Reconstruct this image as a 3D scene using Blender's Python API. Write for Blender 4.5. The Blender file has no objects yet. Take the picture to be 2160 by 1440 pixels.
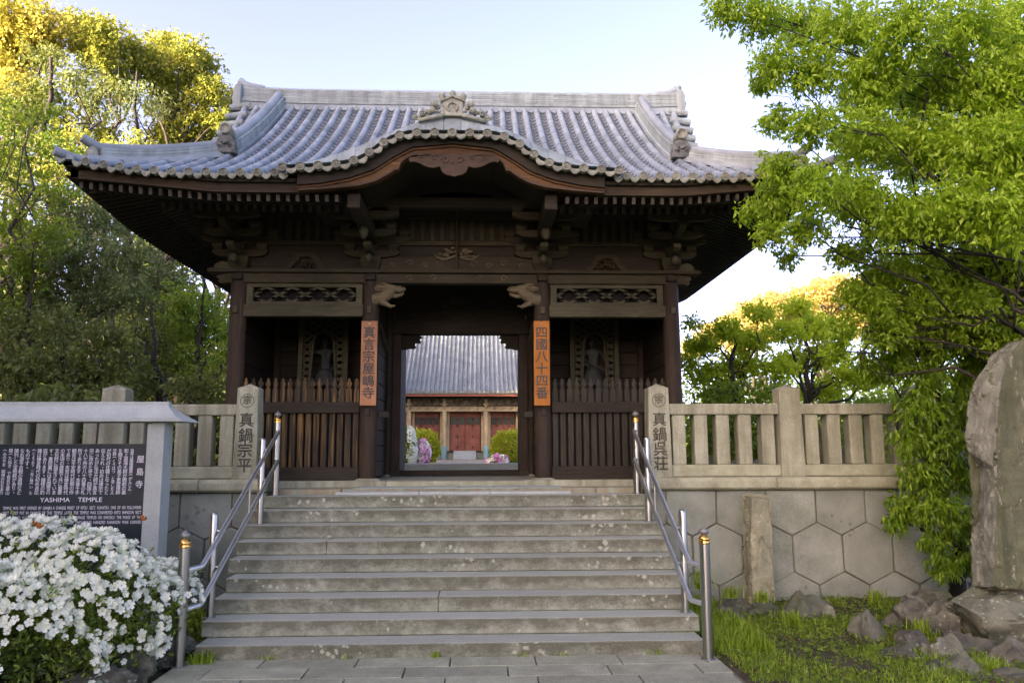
import bpy, bmesh, math, random
import numpy as np
from mathutils import Vector, Matrix, noise

random.seed(7)
rng = np.random.default_rng(7)
scene = bpy.context.scene
COL = scene.collection
R_ = math.radians

# ------------------------------------------------------------------ camera, light, exposure
CAM_H = 1.77
cam_data = bpy.data.cameras.new('camera')
cam_data.sensor_width = 36.0
cam_data.lens = 28.0
cam_data.clip_start = 0.1
cam_data.clip_end = 2000.0
cam = bpy.data.objects.new('camera', cam_data)
COL.objects.link(cam)
YAW, PITCH, ROLL = R_(2.2), R_(7.9), R_(0.2)
_fw = Vector((math.sin(YAW) * math.cos(PITCH), math.cos(YAW) * math.cos(PITCH), math.sin(PITCH)))
_r0 = Vector((math.cos(YAW), -math.sin(YAW), 0))
_u0 = _r0.cross(_fw)
_r = _r0 * math.cos(ROLL) - _u0 * math.sin(ROLL)
_u = _u0 * math.cos(ROLL) + _r0 * math.sin(ROLL)
cam.matrix_world = Matrix(((_r.x, _u.x, -_fw.x, 0), (_r.y, _u.y, -_fw.y, 0), (_r.z, _u.z, -_fw.z, CAM_H), (0, 0, 0, 1)))
scene.camera = cam
FPX = 1680.0


def at(x, y, Y):
    """point of the place seen at photograph pixel (x, y), at distance Y in front of the camera"""
    d = _fw + _r * ((x - 1080) / FPX) + _u * ((720 - y) / FPX)
    return Vector((0, 0, CAM_H)) + d * (Y / d.y)


SUN_DIR = Vector((-0.78, -0.60, 0.20)).normalized()
sun_el = math.asin(SUN_DIR.z)
sun_az = math.atan2(SUN_DIR.x, SUN_DIR.y)
world = bpy.data.worlds.new('World')
scene.world = world
world.use_nodes = True
wn = world.node_tree
wn.nodes.clear()
w_out = wn.nodes.new('ShaderNodeOutputWorld')
w_bg = wn.nodes.new('ShaderNodeBackground')
w_sky = wn.nodes.new('ShaderNodeTexSky')
w_sky.sky_type = 'NISHITA'
w_sky.sun_disc = False
w_sky.sun_elevation = sun_el
w_sky.sun_rotation = sun_az
w_sky.air_density = 0.31
w_sky.dust_density = 3.0
w_sky.ozone_density = 0.0
w_bg.inputs['Strength'].default_value = 0.15
w_tint = wn.nodes.new('ShaderNodeMix')
w_tint.data_type = 'RGBA'
w_tint.blend_type = 'MULTIPLY'
w_tint.inputs[0].default_value = 1.0
w_tint.inputs[7].default_value = (1.11, 0.90, 0.96, 1)      # slightly lavender evening air
wn.links.new(w_sky.outputs[0], w_tint.inputs[6])
wn.links.new(w_tint.outputs[2], w_bg.inputs['Color'])
wn.links.new(w_bg.outputs[0], w_out.inputs['Surface'])
sun_data = bpy.data.lights.new('sun', 'SUN')
sun_data.energy = 2.0
sun_data.angle = R_(0.5)
sun_data.color = (1.0, 0.86, 0.62)
sun = bpy.data.objects.new('sun', sun_data)
COL.objects.link(sun)
sun.rotation_euler = SUN_DIR.to_track_quat('Z', 'Y').to_euler()
scene.view_settings.view_transform = 'Standard'
scene.view_settings.look = 'None'
scene.view_settings.exposure = 3.22
scene.view_settings.gamma = 1.0
scene.render.engine = 'CYCLES'
scene.cycles.use_denoising = True
scene.cycles.max_bounces = 8
scene.cycles.diffuse_bounces = 4
scene.cycles.transmission_bounces = 4
scene.cycles.caustics_reflective = False
scene.cycles.caustics_refractive = False
scene.cycles.sample_clamp_indirect = 6.0

# ------------------------------------------------------------------ materials


class NT:
    def __init__(self, name):
        self.m = bpy.data.materials.new(name)
        self.m.use_nodes = True
        self.t = self.m.node_tree
        self.t.nodes.clear()
        self.out = self.n('ShaderNodeOutputMaterial')

    def n(self, kind, **kw):
        x = self.t.nodes.new(kind)
        for k, v in kw.items():
            setattr(x, k, v)
        return x

    def l(self, a, b):
        self.t.links.new(a, b)

    def ramp(self, src, stops, interp='LINEAR'):
        r = self.n('ShaderNodeValToRGB')
        r.color_ramp.interpolation = interp
        e = r.color_ramp.elements
        while len(e) < len(stops):
            e.new(0.5)
        for i, (p, c) in enumerate(stops):
            e[i].position = p
            e[i].color = (*c, 1) if not isinstance(c, (int, float)) else (c, c, c, 1)
        self.l(src, r.inputs[0])
        return r.outputs[0]

    def noise(self, vec, scale, detail=5.0, rough=0.55):
        x = self.n('ShaderNodeTexNoise')
        x.inputs['Scale'].default_value = scale
        x.inputs['Detail'].default_value = detail
        x.inputs['Roughness'].default_value = rough
        self.l(vec, x.inputs['Vector'])
        return x.outputs['Fac']

    def pos(self, stretch=(1, 1, 1), kind='world'):
        if kind == 'world':
            v = self.n('ShaderNodeNewGeometry').outputs['Position']
        else:
            v = self.n('ShaderNodeTexCoord').outputs['Object']
        mp = self.n('ShaderNodeMapping')
        mp.inputs['Scale'].default_value = stretch
        self.l(v, mp.inputs['Vector'])
        return mp.outputs[0]

    def mix(self, fac, a, b, mode='MIX'):
        x = self.n('ShaderNodeMix', data_type='RGBA', blend_type=mode)
        for sock, v in ((x.inputs[0], fac), (x.inputs[6], a), (x.inputs[7], b)):
            if hasattr(v, 'is_output'):
                self.l(v, sock)
            elif isinstance(v, (int, float)):
                sock.default_value = v
            else:
                sock.default_value = (*v, 1)
        return x.outputs[2]

    def principled(self, color, rough=0.8, metal=0.0, bump=None, bump_strength=0.3, bump_dist=0.01, spec=0.3):
        p = self.n('ShaderNodeBsdfPrincipled')
        if hasattr(color, 'is_output'):
            self.l(color, p.inputs['Base Color'])
        else:
            p.inputs['Base Color'].default_value = (*color, 1)
        if hasattr(rough, 'is_output'):
            self.l(rough, p.inputs['Roughness'])
        else:
            p.inputs['Roughness'].default_value = rough
        p.inputs['Metallic'].default_value = metal
        p.inputs['Specular IOR Level'].default_value = spec
        if bump is not None:
            b = self.n('ShaderNodeBump')
            b.inputs['Strength'].default_value = bump_strength
            b.inputs['Distance'].default_value = bump_dist
            self.l(bump, b.inputs['Height'])
            self.l(b.outputs[0], p.inputs['Normal'])
        self.l(p.outputs[0], self.out.inputs['Surface'])
        return p

    def objrand(self, color, amt):
        """a small lightness difference from piece to piece"""
        r = self.n('ShaderNodeObjectInfo').outputs['Random']
        g = self.ramp(r, [(0, 1 - amt), (1, 1 + amt)])
        return self.mix(1.0, color, g, 'MULTIPLY')


def stone(name, a, b, blotch=None, blotch_scale=9.0, blotch_at=0.62, speck=0.35, scale=2.5, rough=0.9, bump=0.5,
          rand=0.08, streak=None, moss=None):
    t = NT(name)
    P = t.pos()
    col = t.ramp(t.noise(P, scale, 8, 0.62), [(0.32, a), (0.68, b)])
    if streak:
        s = t.noise(t.pos((5, 5, 0.5)), 1.6, 6, 0.6)
        col = t.mix(t.ramp(s, [(0.42, 0.0), (0.66, 0.9)]), col, streak)
    if moss:
        s = t.noise(P, 1.3, 7, 0.65)
        col = t.mix(t.ramp(s, [(0.5, 0.0), (0.7, 0.7)]), col, moss)
    if blotch:
        v = t.n('ShaderNodeTexVoronoi')
        v.inputs['Scale'].default_value = blotch_scale
        wob = t.mix(0.08, P, t.n('ShaderNodeTexNoise').outputs['Color'], 'ADD')
        t.l(wob, v.inputs['Vector'])
        gate = t.noise(P, 1.1, 4)
        d = t.n('ShaderNodeMath', operation='ADD')
        t.l(v.outputs['Distance'], d.inputs[0])
        inv = t.ramp(gate, [(0.4, 0.5), (blotch_at, 0.0)])
        t.l(inv, d.inputs[1])
        col = t.mix(t.ramp(d.outputs[0], [(0.20, 0.75), (0.30, 0.0)]), col, blotch)
    fine = t.noise(P, 160, 3, 0.7)
    col = t.mix(1.0, col, t.ramp(fine, [(0.3, 1 - speck), (0.7, 1 + speck)]), 'MULTIPLY')
    if rand:
        col = t.objrand(col, rand)
    h = t.noise(P, 38, 7, 0.7)
    t.principled(col, rough, bump=h, bump_strength=bump, bump_dist=0.008)
    return t.m


def wood(name, a, b, rough=0.75, axis='x', worn=None, worn_at=(0.56, 0.72), rand=0.15, bump=0.4, kind='world'):
    t = NT(name)
    st = {'x': (1.2, 14, 14), 'y': (14, 1.2, 14), 'z': (14, 14, 1.2)}[axis]
    P = t.pos(st, kind)
    g = t.noise(P, 3.0, 7, 0.65)
    col = t.ramp(g, [(0.3, a), (0.7, b)])
    big = t.noise(t.pos(), 1.7, 4)
    col = t.mix(1.0, col, t.ramp(big, [(0.3, 0.75), (0.7, 1.25)]), 'MULTIPLY')
    if worn:
        st2 = {'x': (0.9, 18, 18), 'y': (18, 0.9, 18), 'z': (22, 22, 0.9)}[axis]
        wv = t.noise(t.pos(st2), 1.4, 5, 0.6)
        col = t.mix(t.ramp(wv, [(worn_at[0], 0.0), (worn_at[1], 1.0)]), col, worn)
    if rand:
        col = t.objrand(col, rand)
    t.principled(col, rough, bump=g, bump_strength=bump, bump_dist=0.004)
    return t.m


def leaf(name, dark, mid, light, trans, tmix=0.45, rough=0.5):
    t = NT(name)
    geo = t.n('ShaderNodeNewGeometry')
    col = t.ramp(geo.outputs['Random Per Island'], [(0.0, dark), (0.5, mid), (1.0, light)])
    tr = t.mix(0.6, col, trans)
    p = t.n('ShaderNodeBsdfPrincipled')
    t.l(col, p.inputs['Base Color'])
    p.inputs['Roughness'].default_value = rough
    p.inputs['Specular IOR Level'].default_value = 0.35
    q = t.n('ShaderNodeBsdfTranslucent')
    t.l(tr, q.inputs['Color'])
    mx = t.n('ShaderNodeMixShader')
    mx.inputs[0].default_value = tmix
    t.l(p.outputs[0], mx.inputs[1])
    t.l(q.outputs[0], mx.inputs[2])
    t.l(mx.outputs[0], t.out.inputs['Surface'])
    return t.m


def plain(name, c, rough=0.6, metal=0.0, var=0.12, scale=6, bump=0.0):
    t = NT(name)
    n = t.noise(t.pos(), scale, 5)
    col = t.mix(1.0, c, t.ramp(n, [(0.3, 1 - var), (0.7, 1 + var)]), 'MULTIPLY')
    t.principled(col, rough, metal, bump=n if bump else None, bump_strength=bump)
    return t.m


M = {}
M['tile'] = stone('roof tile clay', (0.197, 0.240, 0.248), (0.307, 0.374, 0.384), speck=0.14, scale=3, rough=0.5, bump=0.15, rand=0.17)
M['tile_pan_shaded'] = stone('channel-shaded pan tile clay', (0.119, 0.147, 0.159), (0.186, 0.229, 0.245), speck=0.14, scale=3, rough=0.5, bump=0.15, rand=0.17)  # clay darkened to hold the shade of the channels between cover tiles
M['tile_pale'] = stone('pale roof tile', (0.217, 0.270, 0.259), (0.312, 0.385, 0.364), speck=0.16, scale=4, rough=0.55, bump=0.15, rand=0.12, streak=(0.172, 0.213, 0.191))
M['tile_old'] = stone('lichened roof tile', (0.154, 0.169, 0.124), (0.298, 0.327, 0.247), speck=0.28, scale=16, rough=0.7, bump=0.35, rand=0.2)
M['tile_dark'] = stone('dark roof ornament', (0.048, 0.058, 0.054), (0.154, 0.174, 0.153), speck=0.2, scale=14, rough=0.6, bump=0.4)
M['tile_far'] = stone('hall roof tile', (0.142, 0.173, 0.177), (0.207, 0.249, 0.246), speck=0.12, scale=1.6, rough=0.5, bump=0.1, rand=0.2)
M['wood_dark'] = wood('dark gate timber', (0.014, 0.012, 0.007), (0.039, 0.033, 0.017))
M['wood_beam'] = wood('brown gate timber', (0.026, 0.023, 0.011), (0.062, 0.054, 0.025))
M['wood_col'] = wood('red brown pillar timber', (0.023, 0.018, 0.010), (0.052, 0.037, 0.022), axis='z', worn=(0.130, 0.091, 0.040), worn_at=(0.64, 0.84))
M['wood_vert'] = wood('dark upright timber', (0.018, 0.017, 0.010), (0.047, 0.044, 0.026), axis='z')
M['wood_worn'] = wood('worn upright timber', (0.020, 0.016, 0.009), (0.061, 0.050, 0.025), axis='z', worn=(0.234, 0.136, 0.032), worn_at=(0.50, 0.66), rand=0.35)
M['wood_pale'] = wood('weathered pale timber', (0.045, 0.044, 0.023), (0.090, 0.091, 0.045))
M['wood_carve'] = wood('weathered carving', (0.099, 0.085, 0.043), (0.190, 0.165, 0.089), rand=0)
M['wood_hafu'] = wood('orange brown gable board', (0.060, 0.031, 0.011), (0.135, 0.074, 0.024), worn=(0.262, 0.144, 0.041), worn_at=(0.58, 0.72))
M['wood_gegyo'] = wood('gable pendant timber', (0.042, 0.030, 0.017), (0.081, 0.055, 0.031))
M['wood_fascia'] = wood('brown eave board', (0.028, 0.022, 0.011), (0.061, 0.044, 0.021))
M['rafter_end'] = plain('pale rafter end', (0.060, 0.054, 0.036), 0.9, scale=9, var=0.7)
M['plaque'] = wood('orange name board', (0.288, 0.111, 0.016), (0.422, 0.174, 0.030), axis='z', rand=0.05, bump=0.1)
M['plaque_pale'] = wood('faded name board', (0.278, 0.142, 0.064), (0.403, 0.211, 0.099), axis='z', rand=0.05, bump=0.1)
M['ink'] = plain('grey black lettering', (0.072, 0.069, 0.054), 0.7)
M['void'] = plain('unlit black board', (0.012, 0.011, 0.009), 0.9)  # near-black colour stands in for the unlit depth behind the timber
M['statue'] = stone('grey green statue', (0.029, 0.036, 0.033), (0.059, 0.070, 0.062), speck=0.15, scale=9, rough=0.7)
M['step'] = stone('weathered step stone', (0.240, 0.248, 0.198), (0.384, 0.406, 0.337), blotch=(0.499, 0.527, 0.436), blotch_scale=11, speck=0.28, scale=3.5,
                  streak=(0.15, 0.125, 0.095), bump=0.45, rand=0.07)
M['fence'] = stone('granite fence stone', (0.259, 0.275, 0.181), (0.409, 0.439, 0.302), speck=0.45, scale=3, streak=(0.180, 0.189, 0.116), bump=0.6, rand=0.08)
M['coping'] = stone('lichened coping stone', (0.221, 0.232, 0.145), (0.378, 0.408, 0.266), blotch=(0.443, 0.482, 0.339), blotch_scale=8, speck=0.32, scale=5, bump=0.5)
M['hex'] = stone('grey wall stone', (0.176, 0.203, 0.153), (0.268, 0.305, 0.234), blotch=(0.134, 0.150, 0.113), blotch_scale=9, speck=0.42, scale=2.5, bump=0.5, rand=0.12, moss=(0.134, 0.160, 0.100))
M['joint'] = plain('dark wall mortar', (0.138, 0.126, 0.081), 0.95, scale=30)
M['granite'] = stone('pale cut granite', (0.327, 0.373, 0.327), (0.400, 0.457, 0.400), speck=0.32, scale=6, rough=0.7, bump=0.15, rand=0.03)
M['slab'] = stone('grey paving stone', (0.228, 0.242, 0.160), (0.336, 0.364, 0.248), speck=0.55, scale=4, bump=0.4, rand=0.12)
M['slab_pale'] = stone('pale path stone', (0.332, 0.405, 0.332), (0.412, 0.504, 0.417), speck=0.2, scale=4, bump=0.2, rand=0.08)
M['kerb'] = stone('rust stained kerb stone', (0.190, 0.211, 0.145), (0.285, 0.323, 0.230), streak=(0.237, 0.167, 0.072), speck=0.3, scale=4, bump=0.4, rand=0.15)
M['rock'] = stone('dark garden rock', (0.040, 0.042, 0.031), (0.119, 0.126, 0.089), blotch=(0.205, 0.253, 0.179), blotch_scale=16, speck=0.3, scale=7, bump=1.0, rand=0.2, moss=(0.060, 0.085, 0.026))
M['rock_light'] = stone('grey boulder', (0.067, 0.074, 0.051), (0.171, 0.187, 0.128), blotch=(0.262, 0.324, 0.239), blotch_scale=18, speck=0.35, scale=6, bump=1.0, rand=0.12, moss=(0.079, 0.107, 0.043))
M['monument'] = stone('brown monument stone', (0.057, 0.065, 0.035), (0.114, 0.130, 0.072), speck=0.4, scale=7, bump=1.0, rand=0, streak=(0.049, 0.058, 0.026), moss=(0.093, 0.112, 0.065), blotch=(0.163, 0.197, 0.121), blotch_scale=24, blotch_at=0.7)
M['flank'] = stone('grey weathered stone flank', (0.116, 0.128, 0.097), (0.225, 0.250, 0.194), speck=0.4, scale=7, bump=1.0, rand=0, blotch=(0.301, 0.350, 0.276), blotch_scale=26, blotch_at=0.7)
M['rough'] = stone('buff rough stone', (0.195, 0.196, 0.113), (0.336, 0.340, 0.211), speck=0.35, scale=7, bump=1.0, rand=0, streak=(0.186, 0.207, 0.134), blotch=(0.372, 0.392, 0.251), blotch_scale=22)
M['groove_shade'] = plain('groove shade stroke', (0.120, 0.121, 0.084), 0.95)  # dark colour stands in for the shade inside cut strokes
M['soil'] = stone('damp garden soil', (0.034, 0.030, 0.018), (0.096, 0.087, 0.050), speck=0.4, scale=7, bump=1.0, rand=0, moss=(0.058, 0.079, 0.020))
M['ground_up'] = stone('packed courtyard earth', (0.154, 0.148, 0.109), (0.240, 0.232, 0.178), speck=0.3, scale=1.5, rand=0)
M['steel'] = plain('polished steel tube', (0.380, 0.407, 0.370), 0.30, 1.0, var=0.08)
M['steel_rail'] = plain('bright steel rail', (0.82, 0.88, 0.84), 0.40, 1.0, var=0.05)
M['gold'] = plain('brass collar', (0.78, 0.47, 0.13), 0.25, 1.0, var=0.06)
M['finial'] = plain('dull grey finial', (0.211, 0.222, 0.198), 0.5, 0.6)
M['board'] = plain('polished black stone', (0.025, 0.035, 0.038), 0.28, var=0.15)
M['white'] = plain('white lettering', (0.74, 0.76, 0.78), 0.7, var=0.03)
M['red'] = wood('faded red paint', (0.245, 0.088, 0.051), (0.326, 0.134, 0.080), axis='z', rand=0.05, bump=0.1)
M['red_fascia'] = plain('red eave board', (0.499, 0.169, 0.099), 0.7)
M['cream'] = wood('cream painted timber', (0.442, 0.348, 0.168), (0.595, 0.506, 0.277), axis='z', worn=(0.192, 0.137, 0.079), worn_at=(0.6, 0.75), rand=0.05)
M['teal'] = plain('teal pillar foot', (0.211, 0.380, 0.356), 0.7)
M['frieze'] = stone('carved weathered frieze', (0.067, 0.053, 0.030), (0.346, 0.295, 0.178), speck=0.3, scale=5, bump=1.0, rand=0)
M['iron'] = plain('black iron fitting', (0.029, 0.026, 0.022), 0.6)
M['grille'] = plain('grey green lattice', (0.115, 0.132, 0.089), 0.8)
M['bark'] = wood('grey brown bark', (0.029, 0.025, 0.017), (0.075, 0.066, 0.044), axis='z', rand=0.1, bump=0.8)
M['bark_dark'] = wood('dark bark', (0.013, 0.012, 0.008), (0.034, 0.031, 0.022), axis='z', rand=0.1, bump=0.8)
M['leaf_camphor'] = leaf('yellow green canopy leaf', (0.111, 0.157, 0.022), (0.194, 0.254, 0.036), (0.299, 0.346, 0.059), (0.576, 0.570, 0.084), 0.5)
M['leaf_gold'] = leaf('golden canopy leaf', (0.182, 0.198, 0.029), (0.304, 0.310, 0.046), (0.437, 0.422, 0.077), (0.802, 0.738, 0.154), 0.5)
M['leaf_peach'] = leaf('pale spring leaf', (0.359, 0.314, 0.076), (0.464, 0.406, 0.120), (0.570, 0.464, 0.185), (0.845, 0.719, 0.272), 0.55)
M['leaf_ever'] = leaf('dark evergreen leaf', (0.059, 0.089, 0.025), (0.117, 0.163, 0.041), (0.194, 0.249, 0.056), (0.285, 0.333, 0.047), 0.35)
M['leaf_grey'] = leaf('grey green shrub leaf', (0.085, 0.117, 0.041), (0.139, 0.188, 0.062), (0.210, 0.268, 0.085), (0.280, 0.356, 0.071), 0.35)
M['leaf_mid'] = leaf('fresh green leaf', (0.066, 0.121, 0.011), (0.138, 0.230, 0.020), (0.221, 0.322, 0.033), (0.353, 0.485, 0.033), 0.45)
M['leaf_maple'] = leaf('maple leaf', (0.209, 0.314, 0.011), (0.320, 0.452, 0.018), (0.442, 0.569, 0.033), (0.607, 0.719, 0.033), 0.5)
M['leaf_near'] = leaf('broad oak leaf', (0.146, 0.245, 0.012), (0.245, 0.396, 0.020), (0.363, 0.520, 0.045), (0.472, 0.666, 0.030), 0.5, 0.42)
M['leaf_low'] = leaf('broad deep green leaf', (0.067, 0.137, 0.007), (0.134, 0.253, 0.012), (0.240, 0.369, 0.022), (0.288, 0.464, 0.012), 0.4, 0.38)
M['leaf_azalea'] = leaf('azalea leaf', (0.054, 0.093, 0.015), (0.131, 0.203, 0.027), (0.292, 0.388, 0.052), (0.338, 0.473, 0.045), 0.35)
M['leaf_lime'] = leaf('lime clipped leaf', (0.192, 0.253, 0.012), (0.307, 0.380, 0.020), (0.403, 0.464, 0.040), (0.480, 0.527, 0.030), 0.4)
M['grass'] = leaf('grass blade', (0.120, 0.205, 0.014), (0.228, 0.349, 0.024), (0.360, 0.488, 0.048), (0.384, 0.554, 0.024), 0.4)
M['petal'] = leaf('white petal', (0.684, 0.740, 0.582), (0.741, 0.800, 0.641), (0.777, 0.840, 0.685), (0.760, 0.830, 0.632), 0.3, 0.6)
M['petal_pink'] = leaf('pink petal', (0.55, 0.16, 0.42), (0.62, 0.24, 0.50), (0.7, 0.4, 0.6), (0.7, 0.3, 0.5), 0.3, 0.6)
M['litter'] = leaf('dry fallen leaf', (0.067, 0.042, 0.020), (0.134, 0.084, 0.035), (0.230, 0.158, 0.059), (0.192, 0.127, 0.040), 0.15)
M['rust'] = plain('withered rust petal', (0.269, 0.095, 0.020), 0.8)

# ------------------------------------------------------------------ mesh helpers


class MB:
    def __init__(self):
        self.v, self.f = [], []

    def add(self, vs, fs):
        o = len(self.v)
        self.v += [tuple(p) for p in vs]
        self.f += [tuple(i + o for i in q) for q in fs]
        return self

    def box(self, x0, x1, y0, y1, z0, z1):
        return self.hexa([(x0, y0, z0), (x1, y0, z0), (x1, y1, z0), (x0, y1, z0), (x0, y0, z1), (x1, y0, z1), (x1, y1, z1), (x0, y1, z1)])

    def hexa(self, p):
        return self.add(p, [(3, 2, 1, 0), (4, 5, 6, 7), (0, 1, 5, 4), (1, 2, 6, 5), (2, 3, 7, 6), (3, 0, 4, 7)])

    def bar(self, a, b, w, h, up=(0, 0, 1)):
        a, b = Vector(a), Vector(b)
        d = (b - a).normalized()
        s = d.cross(Vector(up))
        if s.length < 1e-4:
            s = d.cross(Vector((1, 0, 0)))
        s.normalize()
        t = s.cross(d)
        s, t = s * (w / 2), t * (h / 2)
        return self.hexa([a - s - t, a + s - t, b + s - t, b - s - t, a - s + t, a + s + t, b + s + t, b - s + t])

    def tube(self, pts, rad, n=8, caps=True):
        pts = [Vector(p) for p in pts]
        if isinstance(rad, (int, float)):
            rad = [rad] * len(pts)
        vs, fs = [], []
        prev = None
        for i, p in enumerate(pts):
            d = (pts[min(i + 1, len(pts) - 1)] - pts[max(i - 1, 0)]).normalized()
            if prev is None:
                s = d.orthogonal().normalized()
            else:
                s = (prev - d * prev.dot(d))
                s = s.normalized() if s.length > 1e-5 else d.orthogonal().normalized()
            prev = s
            t = d.cross(s)
            for k in range(n):
                a = 2 * math.pi * k / n
                vs.append(p + (s * math.cos(a) + t * math.sin(a)) * rad[i])
        for i in range(len(pts) - 1):
            for k in range(n):
                fs.append((i * n + k, i * n + (k + 1) % n, (i + 1) * n + (k + 1) % n, (i + 1) * n + k))
        if caps:
            o = len(vs)
            vs += vs[:n] + vs[(len(pts) - 1) * n:(len(pts) - 1) * n + n]
            fs.append(tuple(range(o + n - 1, o - 1, -1)))
            fs.append(tuple(range(o + n, o + 2 * n)))
        return self.add(vs, fs)

    def lathe(self, prof, c=(0, 0, 0), n=16, axis='z'):
        vs, fs = [], []
        for r, z in prof:
            for k in range(n):
                a = 2 * math.pi * k / n
                p = (r * math.cos(a), r * math.sin(a), z)
                if axis == 'y':
                    p = (p[0], z, p[1])
                elif axis == 'x':
                    p = (z, p[0], p[1])
                vs.append((c[0] + p[0], c[1] + p[1], c[2] + p[2]))
        for i in range(len(prof) - 1):
            for k in range(n):
                fs.append((i * n + k, i * n + (k + 1) % n, (i + 1) * n + (k + 1) % n, (i + 1) * n + k))
        o = len(vs)
        vs += vs[:n] + vs[(len(prof) - 1) * n:(len(prof) - 1) * n + n]
        fs.append(tuple(range(o + n - 1, o - 1, -1)))
        fs.append(tuple(range(o + n, o + 2 * n)))
        return self.add(vs, fs)

    def prism(self, poly, y0, y1):
        """outline in (x, z) extruded along y"""
        n = len(poly)
        vs = [(x, y0, z) for x, z in poly] + [(x, y1, z) for x, z in poly]
        fs = [tuple(range(n)), tuple(range(2 * n - 1, n - 1, -1))]
        fs += [(i, i + n, (i + 1) % n + n, (i + 1) % n) for i in range(n)]
        return self.add(vs, fs)

    def ball(self, c, r, n=8, m=6):
        rx, ry, rz = (r, r, r) if isinstance(r, (int, float)) else r
        vs, fs = [], []
        for i in range(1, m):
            th = math.pi * i / m
            for k in range(n):
                a = 2 * math.pi * k / n
                vs.append((c[0] + rx * math.sin(th) * math.cos(a), c[1] + ry * math.sin(th) * math.sin(a), c[2] + rz * math.cos(th)))
        vs.append((c[0], c[1], c[2] + rz))
        vs.append((c[0], c[1], c[2] - rz))
        T, B = len(vs) - 2, len(vs) - 1
        for i in range(m - 2):
            for k in range(n):
                fs.append((i * n + k, (i + 1) * n + k, (i + 1) * n + (k + 1) % n, i * n + (k + 1) % n))
        for k in range(n):
            fs.append((T, k, (k + 1) % n))
            fs.append((B, (m - 2) * n + (k + 1) % n, (m - 2) * n + k))
        return self.add(vs, fs)

    def ribbon(self, top, bot, y0, y1):
        """strip between two (x, z) polylines of equal length, thick from y0 to y1"""
        n = len(top)
        for i in range(n - 1):
            a, b, c, d = bot[i], bot[i + 1], top[i + 1], top[i]
            self.hexa([(a[0], y0, a[1]), (b[0], y0, b[1]), (b[0], y1, b[1]), (a[0], y1, a[1]),
                       (d[0], y0, d[1]), (c[0], y0, c[1]), (c[0], y1, c[1]), (d[0], y1, d[1])])
        return self

    def mesh(self, name, mats, smooth=False):
        me = bpy.data.meshes.new(name)
        me.from_pydata(self.v, [], self.f)
        for m in (mats if isinstance(mats, (list, tuple)) else [mats]):
            me.materials.append(m)
        if smooth:
            me.polygons.foreach_set('use_smooth', [True] * len(me.polygons))
        me.update()
        return me


def wloc(o):
    p = Vector((0, 0, 0))
    while o is not None:
        p += o.location
        o = o.parent
    return p


def put(name, me, parent=None, loc=None, rot=None, scale=None, bevel=0.0, kind=None, label=None):
    """link a mesh; verts are in world coordinates when loc is None, else loc is the world place of the mesh origin
    (parents are never rotated)"""
    o = bpy.data.objects.new(name, me)
    COL.objects.link(o)
    base = wloc(parent) if parent is not None else Vector((0, 0, 0))
    o.location = (Vector(loc) if loc is not None else Vector((0, 0, 0))) - base
    if rot is not None:
        if isinstance(rot, Matrix):
            o.rotation_euler = rot.to_euler()
        else:
            o.rotation_euler = rot
    if scale is not None:
        o.scale = scale
    if parent is not None:
        o.parent = parent
    if bevel:
        b = o.modifiers.new('Bevel', 'BEVEL')
        b.width = bevel
        b.segments = 2
        b.limit_method = 'ANGLE'
        b.angle_limit = R_(40)
    if kind:
        o['kind'] = kind
    if label:
        o['label'] = label
    return o


def thing(name, loc, label, cat, group=None):
    o = bpy.data.objects.new(name, None)
    COL.objects.link(o)
    o.location = loc
    o.empty_display_size = 0.1
    o['label'] = label
    o['category'] = cat
    if group:
        o['group'] = group
    return o


def tag(o, label, cat, group=None):
    o['label'] = label
    o['category'] = cat
    if group:
        o['group'] = group
    return o


def np_mesh(name, V, F, mat, smooth=False):
    """fast mesh from numpy arrays, F triangles"""
    me = bpy.data.meshes.new(name)
    me.vertices.add(len(V))
    me.vertices.foreach_set('co', V.astype(np.float32).ravel())
    k = F.shape[1]
    me.loops.add(F.size)
    me.loops.foreach_set('vertex_index', F.astype(np.int32).ravel())
    me.polygons.add(len(F))
    me.polygons.foreach_set('loop_start', np.arange(0, F.size, k, dtype=np.int32))
    me.polygons.foreach_set('loop_total', np.full(len(F), k, dtype=np.int32))
    if smooth:
        me.polygons.foreach_set('use_smooth', np.ones(len(F), dtype=bool))
    me.materials.append(mat)
    me.update(calc_edges=True)
    return me


def text_mesh(name, body, size, mat, extrude=0.0, spacing=None, align='CENTER', xscale=1.0, bold=0.0):
    c = bpy.data.curves.new(name, 'FONT')
    c.body = body
    c.size = size
    c.align_x = align
    c.align_y = 'CENTER'
    c.extrude = extrude
    c.resolution_u = 3
    if spacing:
        c.space_line = spacing
    o = bpy.data.objects.new(name, c)
    COL.objects.link(o)
    dg = bpy.context.evaluated_depsgraph_get()
    me = bpy.data.meshes.new_from_object(o.evaluated_get(dg))
    bpy.data.objects.remove(o)
    bpy.data.curves.remove(c)
    me.materials.clear()
    me.materials.append(mat)
    n = len(me.vertices)
    co = np.empty(n * 3, dtype=np.float32)
    me.vertices.foreach_get('co', co)
    co = co.reshape(-1, 3)
    out = np.empty_like(co)
    out[:, 0], out[:, 1], out[:, 2] = co[:, 0] * xscale, -co[:, 2], co[:, 1]   # stand it up facing the camera
    me.vertices.foreach_set('co', out.ravel())
    me.update()
    if bold:
        # brush weight: the glyph struck several times, a hair apart
        bm = bmesh.new()
        for i, (dx, dz) in enumerate(((0, 0), (1, 0), (-1, 0), (0, 1), (0, -1), (0.7, 0.7), (-0.7, -0.7))):
            m0 = len(bm.verts)
            bm.from_mesh(me)
            bm.verts.ensure_lookup_table()
            for v in bm.verts[m0:]:
                v.co += Vector((dx * bold, -0.0002 * i, dz * bold))
        bm.to_mesh(me)
        bm.free()
    return me


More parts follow.
